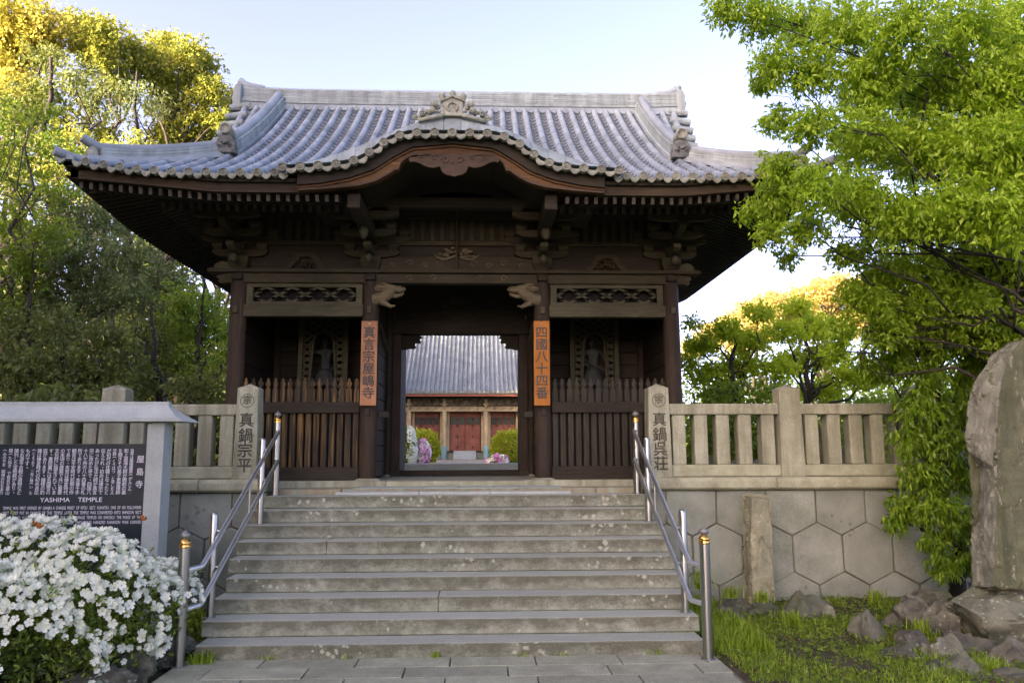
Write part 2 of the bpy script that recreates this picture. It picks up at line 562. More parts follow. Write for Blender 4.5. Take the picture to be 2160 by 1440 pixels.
def join_meshes(name, items, mat):
    """items: (mesh, offset, matrix or None)"""
    bm = bmesh.new()
    for me, off in items:
        tmp = bmesh.new()
        tmp.from_mesh(me)
        bmesh.ops.translate(tmp, verts=tmp.verts, vec=off)
        m2 = bpy.data.meshes.new('tmp')
        tmp.to_mesh(m2)
        tmp.free()
        bm.from_mesh(m2)
        bpy.data.meshes.remove(m2)
    me = bpy.data.meshes.new(name)
    bm.to_mesh(me)
    bm.free()
    me.materials.append(mat)
    return me


# ------------------------------------------------------------------ ground, pavement, stairs
WALL_Y = 9.2
GX = -0.33            # the gate's centre line


def grid_mesh(name, x0, x1, y0, y1, nx, ny, zf, mat):
    xs = np.linspace(x0, x1, nx)
    ys = np.linspace(y0, y1, ny)
    X, Y = np.meshgrid(xs, ys)
    Z = np.vectorize(zf)(X, Y)
    V = np.stack([X, Y, Z], -1).reshape(-1, 3)
    i = np.arange(nx * ny).reshape(ny, nx)
    F = np.stack([i[:-1, :-1], i[:-1, 1:], i[1:, 1:], i[1:, :-1]], -1).reshape(-1, 4)
    return np_mesh(name, V, F, mat, True)


def ground_z(x, y):
    if -2.5 < x < 2.02:
        return 0.03
    z = 0.075 + 0.03 * noise.noise(Vector((x * 1.3, y * 1.3, 0)))
    if x > 2.02:
        z += 0.05 * max(0, min(1, (x - 2.2) / 2.0)) * max(0, min(1, (y - 6) / 3))
    return z


put('ground', grid_mesh('ground', -9, 9, -3, 9.25, 110, 80, ground_z, M['soil']), kind='structure')
put('ground', MB().add([(-250, -250, -0.02), (250, -250, -0.02), (250, 9.3, -0.02), (-250, 9.3, -0.02)], [(0, 1, 2, 3)]).mesh('ground_far', M['soil']), kind='structure')
put('upper_ground', MB().add([(-250, 9.45, 1.27), (250, 9.45, 1.27), (250, 500, 1.27), (-250, 500, 1.27)], [(0, 1, 2, 3)]).mesh('upper_ground', M['ground_up']), kind='structure')

pave = bpy.data.objects.new('stone_path', None)
COL.objects.link(pave)
pave['kind'] = 'structure'
put('path_bed', MB().box(-2.46, 1.96, -2.5, 6.86, -0.01, 0.075).mesh('path_bed', M['joint']), pave)
yr = 6.85
row = 0
while yr > -2.4:
    d = 0.30 if row else 0.29
    xl = -2.42 + (0.0 if row == 0 else 0.0)
    x = xl - (0.37 if row % 2 else 0.05)
    while x < 1.93:
        ln = 0.74 + random.uniform(-0.06, 0.06)
        x0, x1 = max(x, xl), min(x + ln, 1.92)
        if x1 - x0 > 0.06:
            zt = 0.11 + random.uniform(-0.003, 0.003)
            put('slab', MB().box(x0 + 0.005, x1 - 0.005, yr - d + 0.003, yr - 0.003, 0.02, zt).mesh('slab', M['slab']), pave, bevel=0.006)
        x += ln
    yr -= d
    row += 1

# treads and risers, nine steps
STEP_T = [0.22, 0.354, 0.488, 0.622, 0.756, 0.89, 1.024, 1.158, 1.292]
SL = [-2.33, -2.38, -2.39, -2.37, -2.44, -2.46, -2.48, -2.50, -2.47]
SR = [1.86, 1.90, 1.885, 1.90, 1.935, 1.93, 1.92, 1.90, 1.86]
stairs = bpy.data.objects.new('stone_stairs', None)
COL.objects.link(stairs)
stairs['kind'] = 'structure'


def step_mat():
    t = NT('weathered stair stone')
    P = t.pos()
    col = t.ramp(t.noise(P, 5.0, 9, 0.68), [(0.3, (0.205, 0.227, 0.158)), (0.7, (0.33, 0.364, 0.267))])
    gen = t.n('ShaderNodeTexCoord').outputs['Generated']
    sep = t.n('ShaderNodeSeparateXYZ')
    t.l(gen, sep.inputs[0])
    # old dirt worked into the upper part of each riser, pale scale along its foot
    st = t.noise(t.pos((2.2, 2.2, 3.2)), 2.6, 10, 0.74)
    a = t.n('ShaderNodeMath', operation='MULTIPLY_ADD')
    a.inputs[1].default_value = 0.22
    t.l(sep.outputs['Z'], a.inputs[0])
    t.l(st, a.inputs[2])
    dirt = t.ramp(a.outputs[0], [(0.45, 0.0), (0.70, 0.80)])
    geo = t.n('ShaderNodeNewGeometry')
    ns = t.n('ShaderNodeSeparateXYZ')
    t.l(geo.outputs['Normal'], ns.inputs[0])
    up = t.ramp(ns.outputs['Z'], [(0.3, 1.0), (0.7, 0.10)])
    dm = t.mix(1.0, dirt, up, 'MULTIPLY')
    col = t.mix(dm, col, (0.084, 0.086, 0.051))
    # paler colour on the upward faces
    pale_top = t.ramp(ns.outputs['Z'], [(0.5, 0.0), (0.8, 0.55)])
    col = t.mix(pale_top, col, (0.42, 0.468, 0.38))
    v = t.n('ShaderNodeTexVoronoi')
    v.inputs['Scale'].default_value = 13
    nz = t.n('ShaderNodeTexNoise')
    nz.inputs['Scale'].default_value = 14
    t.l(P, nz.inputs['Vector'])
    t.l(t.mix(0.06, P, nz.outputs['Color'], 'ADD'), v.inputs['Vector'])
    gate = t.ramp(t.noise(P, 1.2, 4), [(0.38, 0.5), (0.58, 0.0)])
    d = t.n('ShaderNodeMath', operation='ADD')
    t.l(v.outputs['Distance'], d.inputs[0])
    t.l(gate, d.inputs[1])
    spot = t.ramp(d.outputs[0], [(0.24, 0.8), (0.33, 0.0)])
    col = t.mix(t.mix(1.0, spot, up, 'MULTIPLY'), col, (0.385, 0.42, 0.305))
    col = t.mix(1.0, col, t.ramp(t.noise(P, 150, 3, 0.7), [(0.3, 0.6), (0.7, 1.4)]), 'MULTIPLY')
    col = t.objrand(col, 0.06)
    t.principled(col, 0.9, bump=t.noise(P, 40, 7, 0.7), bump_strength=0.5, bump_dist=0.008)
    return t.m


M['stair'] = step_mat()
for k in range(9):
    y0 = 6.85 + 0.287 * k
    y1 = y0 + 0.42
    zb = STEP_T[k] - 0.134 if k else 0.0
    # each course is laid from two or three long stones
    cuts = [SL[k]] + sorted(random.uniform(SL[k] + 0.9, SR[k] - 0.9) for _ in range(1 if k in (2, 5) else 0)) + [SR[k]]
    if len(cuts) > 3 and cuts[2] - cuts[1] < 0.7:
        cuts.pop(2)
    for a, b in zip(cuts[:-1], cuts[1:]):
        dz = random.uniform(-0.003, 0.003)
        dy = random.uniform(-0.004, 0.004)
        put('step_stone', MB().box(a + 0.0012, b - 0.0012, y0 + dy, y1, zb + 0.002, STEP_T[k] + dz).mesh('step_stone', M['stair']), stairs, bevel=0.010)
put('stair_core', MB().hexa([(-2.2, 7.3, 0), (1.7, 7.3, 0), (1.7, 9.4, 0), (-2.2, 9.4, 0), (-2.2, 7.3, 0.15), (1.7, 7.3, 0.15), (1.7, 9.4, 1.15), (-2.2, 9.4, 1.15)]).mesh('stair_core', M['joint']), stairs)

# landing behind the top step: stained kerb stones, paving, pale centre path
landing = bpy.data.objects.new('landing', None)
COL.objects.link(landing)
landing['kind'] = 'structure'
xs = [-2.75, -1.63, -0.62, 0.42, 1.35, 2.3]
for a, b in zip(xs[:-1], xs[1:]):
    put('kerb_stone', MB().box(a + 0.004, b - 0.004, 9.5, 9.72, 1.2, 1.352 + random.uniform(-0.003, 0.003)).mesh('kerb_stone', M['kerb']), landing, bevel=0.008)
for i in range(8):
    a = -3.2 + i * 0.73
    for j, (y0, y1) in enumerate(((9.725, 9.92), (9.925, 10.11))):
        o = 0.3 * j
        put('slab', MB().box(a + o + 0.004, a + o + 0.726, y0, y1, 1.2, 1.345 + random.uniform(-0.003, 0.003)).mesh('slab', M['coping']), landing, bevel=0.006)
for i in range(6):
    a = -1.5 + i * 0.41
    put('path_slab', MB().box(a + 0.003, a + 0.407, 9.53, 10.12, 1.30, 1.357).mesh('path_slab', M['slab_pale']), landing, bevel=0.005)
for a, b in ((-1.68, -0.72), (-0.72, 0.10), (0.10, 1.04)):
    put('tread_stone', MB().box(a + 0.003, b - 0.003, 9.36, 9.498, 1.2, 1.322).mesh('tread_stone', M['granite']), landing, bevel=0.006)

# ------------------------------------------------------------------ retaining walls of hexagonal stones


def hex_wall(x0, x1, label, xoff, group):
    root = thing('retaining_wall', ((x0 + x1) / 2, WALL_Y, 0), label, 'wall', group)
    put('wall_core', MB().box(x0, x1, WALL_Y + 0.02, WALL_Y + 0.5, -0.1, 1.33).mesh('wall_core', M['joint']), root)
    W, hh, side = 0.578, 0.70, 0.40
    ztop, zbot = 1.322, -0.05
    rows = [(0.61, 0.0), (0.61 + 0.55, 0.5), (0.61 - 0.55, 0.5)]
    for zc, sh in rows:
        n0 = int((x0 - xoff) / W) - 2
        for n in range(n0, n0 + int((x1 - x0) / W) + 5):
            cx = xoff + (n + sh) * W
            g = 0.006
            P = [(cx, zc + hh / 2 - g), (cx + W / 2 - g, zc + side / 2), (cx + W / 2 - g, zc - side / 2), (cx, zc - hh / 2 + g),
                 (cx - W / 2 + g, zc - side / 2), (cx - W / 2 + g, zc + side / 2)]

            def clip(P, f):
                out = []
                for i in range(len(P)):
                    a, b = P[i], P[(i + 1) % len(P)]
                    fa, fb = f(a), f(b)
                    if fa >= 0:
                        out.append(a)
                    if fa * fb < 0:
                        t = fa / (fa - fb)
                        out.append((a[0] + (b[0] - a[0]) * t, a[1] + (b[1] - a[1]) * t))
                return out
            for f in (lambda p: ztop - p[1], lambda p: p[1] - zbot, lambda p: p[0] - x0, lambda p: x1 - p[0]):
                P = clip(P, f) if len(P) > 2 else P
            if len(P) < 3 or max(p[0] for p in P) - min(p[0] for p in P) < 0.03:
                continue
            P = [(px_ + random.uniform(-0.006, 0.006), pz_ + random.uniform(-0.006, 0.006)) for px_, pz_ in P[::-1]]
            d = random.uniform(0, 0.014)
            put('wall_stone', MB().prism(P, WALL_Y - d, WALL_Y + 0.1).mesh('wall_stone', M['hex']), root, bevel=0.014)
    x = x0
    while x < x1 - 0.05:
        ln = random.uniform(1.1, 1.7)
        e = min(x + ln, x1)
        if x1 - e < 0.3:
            e = x1
        # rounded front
        prof = [(WALL_Y - 0.05, 1.335), (WALL_Y - 0.085, 1.36), (WALL_Y - 0.085, 1.44), (WALL_Y - 0.05, 1.478), (WALL_Y + 0.42, 1.48), (WALL_Y + 0.42, 1.335)]
        n = len(prof)
        vs = [(x + 0.002, y, z) for y, z in prof] + [(e - 0.002, y, z) for y, z in prof]
        fs = [tuple(range(n - 1, -1, -1)), tuple(range(n, 2 * n))] + [(i, (i + 1) % n, (i + 1) % n + n, i + n) for i in range(n)]
        put('coping_stone', MB().add(vs, fs).mesh('coping_stone', M['coping']), root, bevel=0.012)
        x = e
    return root


hex_wall(-7.6, -2.42, 'wall of grey hexagonal stones behind the information board', -3.37, 'hexagonal stone walls')
hex_wall(1.90, 7.6, 'wall of grey hexagonal stones behind the rough upright stone', 2.69, 'hexagonal stone walls')

# ------------------------------------------------------------------ stone fences


def fence_post(root, cx, cy, w, d, z0, z1, label=None, taper=0.02):
    a, b = w / 2, w / 2 - taper
    e, g = d / 2, d / 2 - taper
    zt = z1 - 0.055
    m = MB()
    vs = [(cx - a, cy - e, z0), (cx + a, cy - e, z0), (cx + a, cy + e, z0), (cx - a, cy + e, z0),
          (cx - b, cy - g, zt), (cx + b, cy - g, zt), (cx + b, cy + g, zt), (cx - b, cy + g, zt), (cx, cy, z1)]
    m.add(vs, [(3, 2, 1, 0), (0, 1, 5, 4), (1, 2, 6, 5), (2, 3, 7, 6), (3, 0, 4, 7), (4, 5, 8), (5, 6, 8), (6, 7, 8), (7, 4, 8)])
    return put('post', m.mesh('post', M['fence']), root, bevel=0.010, label=label)


def stone_fence(x_start, x_end, posts, label, inscr):
    root = thing('stone_fence', (posts[0][0], WALL_Y + 0.16, 1.48), label, 'fence', 'granite fences beside the stairs')
    cy = WALL_Y + 0.17
    ps = []
    for i, (x, w, lab) in enumerate(posts):
        p = fence_post(root, x, cy - (0.07 if i == 0 else 0.02), w, 0.27, 1.475, 2.56 if i == 0 else 2.555, lab)
        ps.append(p)
    # inscription on the first post: circled mark above four characters, flat dark strokes in place of shaded grooves
    px, pw = posts[0][0], posts[0][1]
    fy = cy - 0.07 - 0.135
    items = []
    zz = [2.13, 1.955, 1.79, 1.625]
    for ch, z in zip(inscr[1:], zz):
        items.append((text_mesh('stroke', ch, 0.17, M['groove_shade'], bold=0.003), Vector((px, 0, z))))
    items.append((text_mesh('stroke', inscr[0], 0.105, M['groove_shade'], bold=0.002), Vector((px, 0, 2.36))))
    ring = MB()
    N = 28
    for k in range(N):
        a0, a1 = 2 * math.pi * k / N, 2 * math.pi * (k + 1) / N
        ring.add([(0.070 * math.cos(a0), 0, 0.070 * math.sin(a0)), (0.070 * math.cos(a1), 0, 0.070 * math.sin(a1)),
                  (0.080 * math.cos(a1), 0, 0.080 * math.sin(a1)), (0.080 * math.cos(a0), 0, 0.080 * math.sin(a0))], [(0, 1, 2, 3)])
    items.append((ring.mesh('ring', M['groove_shade']), Vector((px, 0, 2.36))))
    me = join_meshes('inscription', items, M['groove_shade'])
    # follow the slight batter of the post's face
    co = np.empty(len(me.vertices) * 3, dtype=np.float32)
    me.vertices.foreach_get('co', co)
    co = co.reshape(-1, 3)
    co[:, 1] = fy + 0.02 * (co[:, 2] - 1.475) / 1.03 - 0.0025
    me.vertices.foreach_set('co', co.ravel())
    put('inscription', me, ps[0])
    sgn = 1 if x_end > x_start else -1
    xs_ = [p[0] for p in posts] + [x_end]
    for i in range(len(xs_) - 1):
        a = xs_[i] + sgn * posts[min(i, len(posts) - 1)][1] / 2 * 0.9
        b = xs_[i + 1] - (sgn * posts[i + 1][1] / 2 * 0.9 if i + 1 < len(posts) else 0)
        lo, hi = min(a, b), max(a, b)
        put('top_rail', MB().box(lo, hi, cy - 0.11, cy + 0.11, 2.198, 2.325).mesh('top_rail', M['fence']), root, bevel=0.014)
        put('bottom_rail', MB().box(lo, hi, cy - 0.12, cy + 0.12, 1.482, 1.618).mesh('bottom_rail', M['coping']), root, bevel=0.014)
        n = max(1, int(round((hi - lo) / 0.243)))
        st = (hi - lo) / n
        for k in range(n):
            c = lo + (k + 0.5) * st + random.uniform(-0.008, 0.008)
            put('baluster', MB().box(c - 0.080, c + 0.080, cy - 0.09, cy + 0.09, 1.616, 2.20).mesh('baluster', M['fence']), root, bevel=0.016)
    return root


stone_fence(-2.66, -7.4, [(-2.665, 0.275, 'granite post with engraved characters at the head of the stairs'), (-4.19, 0.30, None), (-5.75, 0.30, None)],
            'granite fence with engraved end post, partly behind the information board', '宗真鍋宗平')
stone_fence(2.04, 7.4, [(2.055, 0.275, 'granite post with engraved characters at the head of the stairs'), (3.62, 0.29, None), (5.2, 0.29, None)],
            'granite fence with engraved end post, running behind the leafy tree', '宗真鍋呉荘')

# ------------------------------------------------------------------ steel handrails


def handrail(X, sx, label):
    root = thing('handrail', (X, 6.65, 0.11), label, 'handrail', 'steel handrails of the stairs')
    ys = [6.66, 7.30, 8.74, 9.30]
    zb = [0.11, 0.354, 1.024, 1.292]
    zt = [1.02, 1.235, 1.915, 2.11]
    Xs = [X + sx * 0.035, X + sx * 0.02, X + sx * 0.01, X]
    for i in range(4):
        r = 0.042 if i in (0, 3) else 0.036
        m = MB().lathe([(r, zb[i]), (r, zt[i] - 0.012), (r * 0.9, zt[i] + 0.004), (r * 0.55, zt[i] + 0.016), (0.004, zt[i] + 0.02)] if i in (1, 2)
                       else [(r, zb[i]), (r, zt[i])], (Xs[i], ys[i], 0), 20)
        p = put('post', m.mesh('post', M['steel'], True), root)
        put('base_ring', MB().lathe([(r * 1.5, zb[i]), (r * 1.5, zb[i] + 0.004), (r * 1.05, zb[i] + 0.006)], (Xs[i], ys[i], 0), 18).mesh('base_ring', M['finial'], True), p)
        if i in (0, 3):
            z = zt[i]
            prof = [(r * 1.04, z), (r * 1.13, z + 0.008), (r * 1.04, z + 0.016), (r * 1.04, z + 0.030), (r * 1.14, z + 0.038), (r * 1.04, z + 0.046),
                    (r * 0.92, z + 0.056), (r * 0.62, z + 0.064), (r * 0.55, z + 0.07)]
            put('collar', MB().lathe(prof, (Xs[i], ys[i], 0), 20).mesh('collar', M['gold'], True), p)
            z += 0.07
            prof = [(r * 0.5, z), (r * 0.78, z + 0.008), (r * 1.02, z + 0.022), (r * 0.98, z + 0.036), (r * 0.6, z + 0.05), (r * 0.25, z + 0.06), (0.003, z + 0.07)]
            put('finial', MB().lathe(prof, (Xs[i], ys[i], 0), 20).mesh('finial', M['finial'], True), p)
    xi = X - sx * 0.055
    for a, b, name in (((6.82, 0.85), (9.14, 2.005), 'upper_rail'), ((6.82, 0.545), (9.14, 1.675), 'lower_rail')):
        pts0 = [(Xs[0], ys[0], a[1] - 0.012), (xi, a[0], a[1]), (xi, b[0], b[1]), (Xs[3], ys[3], b[1] + 0.004)]
        pts0 = [Vector(p) for p in pts0]
        pts = [pts0[0]]
        for i in range(1, len(pts0) - 1):
            p, q, w = pts0[i - 1], pts0[i], pts0[i + 1]
            pts += [q + (p - q).normalized() * 0.018, q + (w - q).normalized() * 0.018]
        pts.append(pts0[-1])
        put(name, MB().tube(pts, 0.0215, 12).mesh(name, M['steel_rail'], True), root)
    ym = 8.1
    z0 = 0.545 + (ym - 6.82) / 2.32 * 1.13
    z1 = 0.85 + (ym - 6.82) / 2.32 * 1.155
    put('strut', MB().tube([(xi, ym, z0), (xi, ym, z1)], 0.013, 10).mesh('strut', M['steel'], True), root)
    for i in (1, 2):
        for zz in (0.545 + (ys[i] - 6.82) / 2.32 * 1.13, 0.85 + (ys[i] - 6.82) / 2.32 * 1.155):
            put('bracket', MB().tube([(Xs[i], ys[i], zz), (xi, ys[i], zz)], 0.013, 8).mesh('bracket', M['steel'], True), root)
    return root


handrail(-2.345, -1, 'steel handrail with brass collared end posts beside the white azalea')
handrail(1.80, 1, 'steel handrail with brass collared end posts beside the grass')

# ------------------------------------------------------------------ the gate
GY0, GYM, GY1 = 10.40, 12.30, 14.20      # front pillars, door wall, rear pillars
UE, VE = 4.30, 3.80                        # half width and half depth of the eaves
EY = GYM - VE                              # front eave line
GZ = 1.415
gate = thing('temple_gate', (GX, GYM, GZ), 'dark timber temple gate with grey tiled roof at the top of the stone stairs', 'gate')


def g_h(e):
    return 4.80 + 0.45 * e + 0.0555 * e * e


def lift(u, e=0.0):
    a = max(0.0, (abs(u) - 2.85) / 1.2)
    return 0.115 * a * a * max(0.0, 1 - e / 1.7)


def roof_z(u, v):
    ef, es = VE - abs(v), UE - abs(u)
    e = min(ef, es)
    a = lift(u, ef) if ef <= es else 0
    b = 0.115 * max(0.0, (abs(v) - 2.30) / 1.2) ** 2 * max(0.0, 1 - es / 1.7) if es < ef else 0
    return g_h(max(e, 0)) + max(a, b)


def W(u, v, z):
    return Vector((GX + u, GYM + v, z))


# base slab under the gate
put('base_stone', MB().box(GX - 3.3, GX + 3.3, 10.12, 14.6, 1.25, 1.415).mesh('base_stone', M['coping']), gate, bevel=0.008)
for s in (-1, 1):
    put('base_kerb', MB().box(GX + (0.86 if s > 0 else -3.32), GX + (3.32 if s > 0 else -0.86), 10.10, 10.30, 1.26, 1.424).mesh('base_kerb', M['fence']), gate, bevel=0.008)

# pillars with stone pads
for gy in (GY0, GYM, GY1):
    for u in (-2.855, -1.13, 1.13, 2.855):
        prof = [(0.113, GZ + 0.02), (0.115, 2.2), (0.111, 3.2), (0.102, 4.10), (0.085, 4.14)]
        p = put('pillar', MB().lathe(prof, (GX + u, gy, 0), 28).mesh('pillar', M['wood_col'], True), gate)
        put('pad_stone', MB().lathe([(0.17, GZ - 0.02), (0.165, GZ + 0.015), (0.13, GZ + 0.03)], (GX + u, gy, 0), 20).mesh('pad_stone', M['fence'], True), p)

for u0, u1 in ((-2.75, -1.24), (1.24, 2.75)):
    a, b = GX + u0, GX + u1
    y = GY0
    left = u0 < 0
    put('sill_beam', MB().box(a, b, y - 0.075, y + 0.075, GZ + 0.01, 1.59).mesh('sill_beam', M['wood_dark']), gate, bevel=0.006)
    put('fence_rail', MB().box(a, b, y - 0.085, y + 0.06, 2.275, 2.415).mesh('fence_rail', M['wood_dark']), gate, bevel=0.006)
    n = 15
    for k in range(n):
        x = a + (k + 0.5) * (b - a) / n
        put('plank', MB().box(x - 0.037, x + 0.037, y - 0.03, y + 0.01 + random.uniform(-0.006, 0.006), 1.585, 2.28).mesh('plank', M['wood_worn'] if left else M['wood_vert']), gate, bevel=0.008)
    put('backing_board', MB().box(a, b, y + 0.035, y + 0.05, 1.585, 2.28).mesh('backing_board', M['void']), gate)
    n = 16
    for k in range(n):
        x = a + (k + 0.5) * (b - a) / n
        w = 0.034
        pr = [(-w, 2.41), (w, 2.41), (w, 2.575), (0.020, 2.595), (0.013, 2.612), (0.024, 2.622), (0.034, 2.65), (0.026, 2.675), (0.013, 2.685), (0.017, 2.70), (0.010, 2.72), (0, 2.728),
              (-0.010, 2.72), (-0.017, 2.70), (-0.013, 2.685), (-0.026, 2.675), (-0.034, 2.65), (-0.024, 2.622), (-0.013, 2.612), (-0.020, 2.595), (-w, 2.575)]
        put('picket', MB().prism([(x + q, z) for q, z in pr], y - 0.045, y - 0.012).mesh('picket', M['wood_worn'] if left else M['wood_vert']), gate)
    # lattice panel over the bay
    fr = put('lattice_panel', MB().box(a, b, y - 0.03, y + 0.03, 3.695, 3.735).box(a, b, y - 0.03, y + 0.03, 3.925, 3.975)
             .box(a, a + 0.085, y - 0.029, y + 0.029, 3.73, 3.93).box(b - 0.085, b, y - 0.029, y + 0.029, 3.73, 3.93).mesh('lattice_panel', M['wood_pale']), gate, bevel=0.004)
    x0, x1 = a + 0.085, b - 0.085
    nd = 4
    dw = (x1 - x0) / nd
    zc, zh = 3.83, 0.097
    for k in range(nd):
        for sx in (-1, 1):
            for sz in (-1, 1):
                cx = x0 + (k + 0.5) * dw
                q = [(0.5, 0.0), (0.20, 0.52), (0.34, 0.50), (0.0, 1.0)]
                mb = MB()
                for (p0, p1) in zip(q[:-1], q[1:]):
                    mb.bar((cx + sx * p0[0] * dw, y - 0.004 * sx, zc + sz * p0[1] * zh), (cx + sx * p1[0] * dw, y - 0.004 * sx, zc + sz * p1[1] * zh), 0.03, 0.020, up=(0, 1, 0))
                put('lattice_bar', mb.mesh('lattice_bar', M['wood_pale']), fr)
    put('lintel_beam', MB().box(a - 0.02, b + 0.02, y - 0.08, y + 0.08, 3.53, 3.69).mesh('lintel_beam', M['wood_pale']), gate, bevel=0.008)
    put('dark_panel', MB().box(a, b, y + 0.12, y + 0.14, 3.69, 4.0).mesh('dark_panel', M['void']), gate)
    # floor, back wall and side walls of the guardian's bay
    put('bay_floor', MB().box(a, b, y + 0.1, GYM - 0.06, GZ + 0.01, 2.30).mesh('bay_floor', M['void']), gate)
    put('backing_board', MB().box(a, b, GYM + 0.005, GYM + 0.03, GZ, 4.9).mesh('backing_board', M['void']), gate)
    for k in range(9):
        z = 2.30 + k * 0.2
        put('wall_plank', MB().box(a, b, GYM - 0.05, GYM + 0.0, z + 0.003, z + 0.197).mesh('wall_plank', M['wood_dark']), gate, bevel=0.006)
    for uu in (u0, u1):
        outer = abs(uu) > 2
        s = 1 if uu > 0 else -1
        xx = GX + (s * 2.855 if outer else s * 1.13)
        for k in range(12):
            z = GZ + 0.02 + k * 0.215
            put('wall_plank', MB().box(xx - 0.025, xx + 0.025, GY0 + 0.10, GYM - 0.10, z + 0.004, z + 0.211).mesh('wall_plank', M['wood_dark']), gate, bevel=0.008)
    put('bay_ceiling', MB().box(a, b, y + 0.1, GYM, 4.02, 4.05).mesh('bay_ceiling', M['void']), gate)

# rear half: plain board walls on the outer bays
for s in (-1, 1):
    for k in range(12):
        z = GZ + 0.02 + k * 0.215
        put('wall_plank', MB().box(GX + s * 2.855 - 0.025, GX + s * 2.855 + 0.025, GYM + 0.10, GY1 - 0.10, z + 0.004, z + 0.211).mesh('wall_plank', M['wood_dark']), gate, bevel=0.008)
    put('passage_wall', MB().box(GX + s * 1.13 - 0.02, GX + s * 1.13 + 0.02, GYM + 0.1, GY1 - 0.1, GZ + 0.01, 4.0).mesh('passage_wall', M['wood_dark']), gate)

# door frame in the middle wall, lintel wall over it, threshold
for s in (-1, 1):
    xx = GX + s * 0.905
    put('door_jamb', MB().box(min(xx, xx + s * 0.13), max(xx, xx + s * 0.13), GYM - 0.09, GYM + 0.09, GZ + 0.02, 3.575).mesh('door_jamb', M['wood_col']), gate, bevel=0.008)
    put('door_leaf', MB().box(min(GX + s * 0.93, GX + s * 0.985), max(GX + s * 0.93, GX + s * 0.985), GYM + 0.1, GYM + 0.98, GZ + 0.05, 3.5).mesh('door_leaf', M['wood_dark']), gate, bevel=0.006)
    put('jamb_foot', MB().box(min(GX + s * 0.90, GX + s * 1.05), max(GX + s * 0.90, GX + s * 1.05), GYM - 0.14, GYM + 0.05, GZ - 0.005, GZ + 0.075).mesh('jamb_foot', M['wood_vert']), gate, bevel=0.006)
    # pierced nosing seen dark against the court
    q = [(0.905, 3.575), (0.63, 3.575), (0.60, 3.545), (0.64, 3.51), (0.615, 3.475), (0.635, 3.45), (0.70, 3.46), (0.715, 3.43), (0.69, 3.395), (0.72, 3.365), (0.80, 3.372), (0.84, 3.355), (0.905, 3.35)]
    put('carved_nosing', MB().prism([(GX + s * a, b) for a, b in q], GYM + 0.02, GYM + 0.10).mesh('carved_nosing', M['wood_dark']), gate)
    # grey hinge bracket and metal fittings on the passage posts
    put('hinge_bracket', MB().box(GX + s * 0.945 - 0.055, GX + s * 0.945 + 0.055, GY0 + 0.03, GY0 + 0.22, 2.22, 2.30).mesh('hinge_bracket', M['wood_vert']), gate, bevel=0.006)
    put('bracket_arm', MB().bar((GX + s * 1.03, GY0 + 0.1, 3.45), (GX + s * 0.96, GY0 + 0.4, 3.15), 0.05, 0.06).mesh('bracket_arm', M['wood_dark']), gate)
put('threshold', MB().box(GX - 1.02, GX + 1.02, GYM - 0.08, GYM + 0.08, GZ + 0.002, 1.505).mesh('threshold', M['wood_dark']), gate, bevel=0.01)
put('door_lintel', MB().box(GX - 1.06, GX + 1.06, GYM - 0.10, GYM + 0.10, 3.578, 3.80).mesh('door_lintel', M['wood_dark']), gate, bevel=0.008)
put('lintel_board', MB().box(GX - 1.02, GX + 1.02, GYM - 0.03, GYM + 0.03, 3.802, 4.9).mesh('lintel_board', M['wood_dark']), gate)
fro = [(-0.30, 4.05), (-0.26, 4.12), (-0.19, 4.22), (-0.12, 4.28), (0.12, 4.28), (0.19, 4.22), (0.26, 4.12), (0.30, 4.05), (0.17, 4.05), (0.12, 4.12), (-0.12, 4.12), (-0.17, 4.05)]
put('strut_carving', MB().prism([(GX + a, b - 0.08) for a, b in fro], GYM - 0.09, GYM - 0.032).mesh('strut_carving', M['wood_vert']), gate)

# beams across the pillar heads, thin wall plate with long ends, carved nosings
put('head_beam', MB().box(GX - 3.0, GX + 3.0, GY0 - 0.07, GY0 + 0.07, 3.978, 4.105).mesh('head_beam', M['wood_beam']), gate, bevel=0.008)
put('wall_plate', MB().box(GX - 3.24, GX + 3.24, GY0 - 0.13, GY0 + 0.13, 4.107, 4.155).mesh('wall_plate', M['wood_beam']), gate, bevel=0.005)
cb = [(-1.06, 4.157), (-1.06, 4.30), (-0.8, 4.335), (0, 4.35), (0.8, 4.335), (1.06, 4.30), (1.06, 4.157)]
put('rainbow_beam', MB().prism([(GX + a, b) for a, b in cb], GY0 - 0.055, GY0 + 0.055).mesh('rainbow_beam', M['wood_beam']), gate, bevel=0.006)


def scroll(mb, cx, y, cz, r, turns=1.3, s=1, rad=0.007):
    pts = []
    for i in range(22):
        t = i / 21
        a = 2 * math.pi * turns * t
        q = r * (1 - 0.8 * t)
        pts.append((cx + s * q * math.cos(a), y, cz + q * math.sin(a)))
    mb.tube(pts, rad, 5)


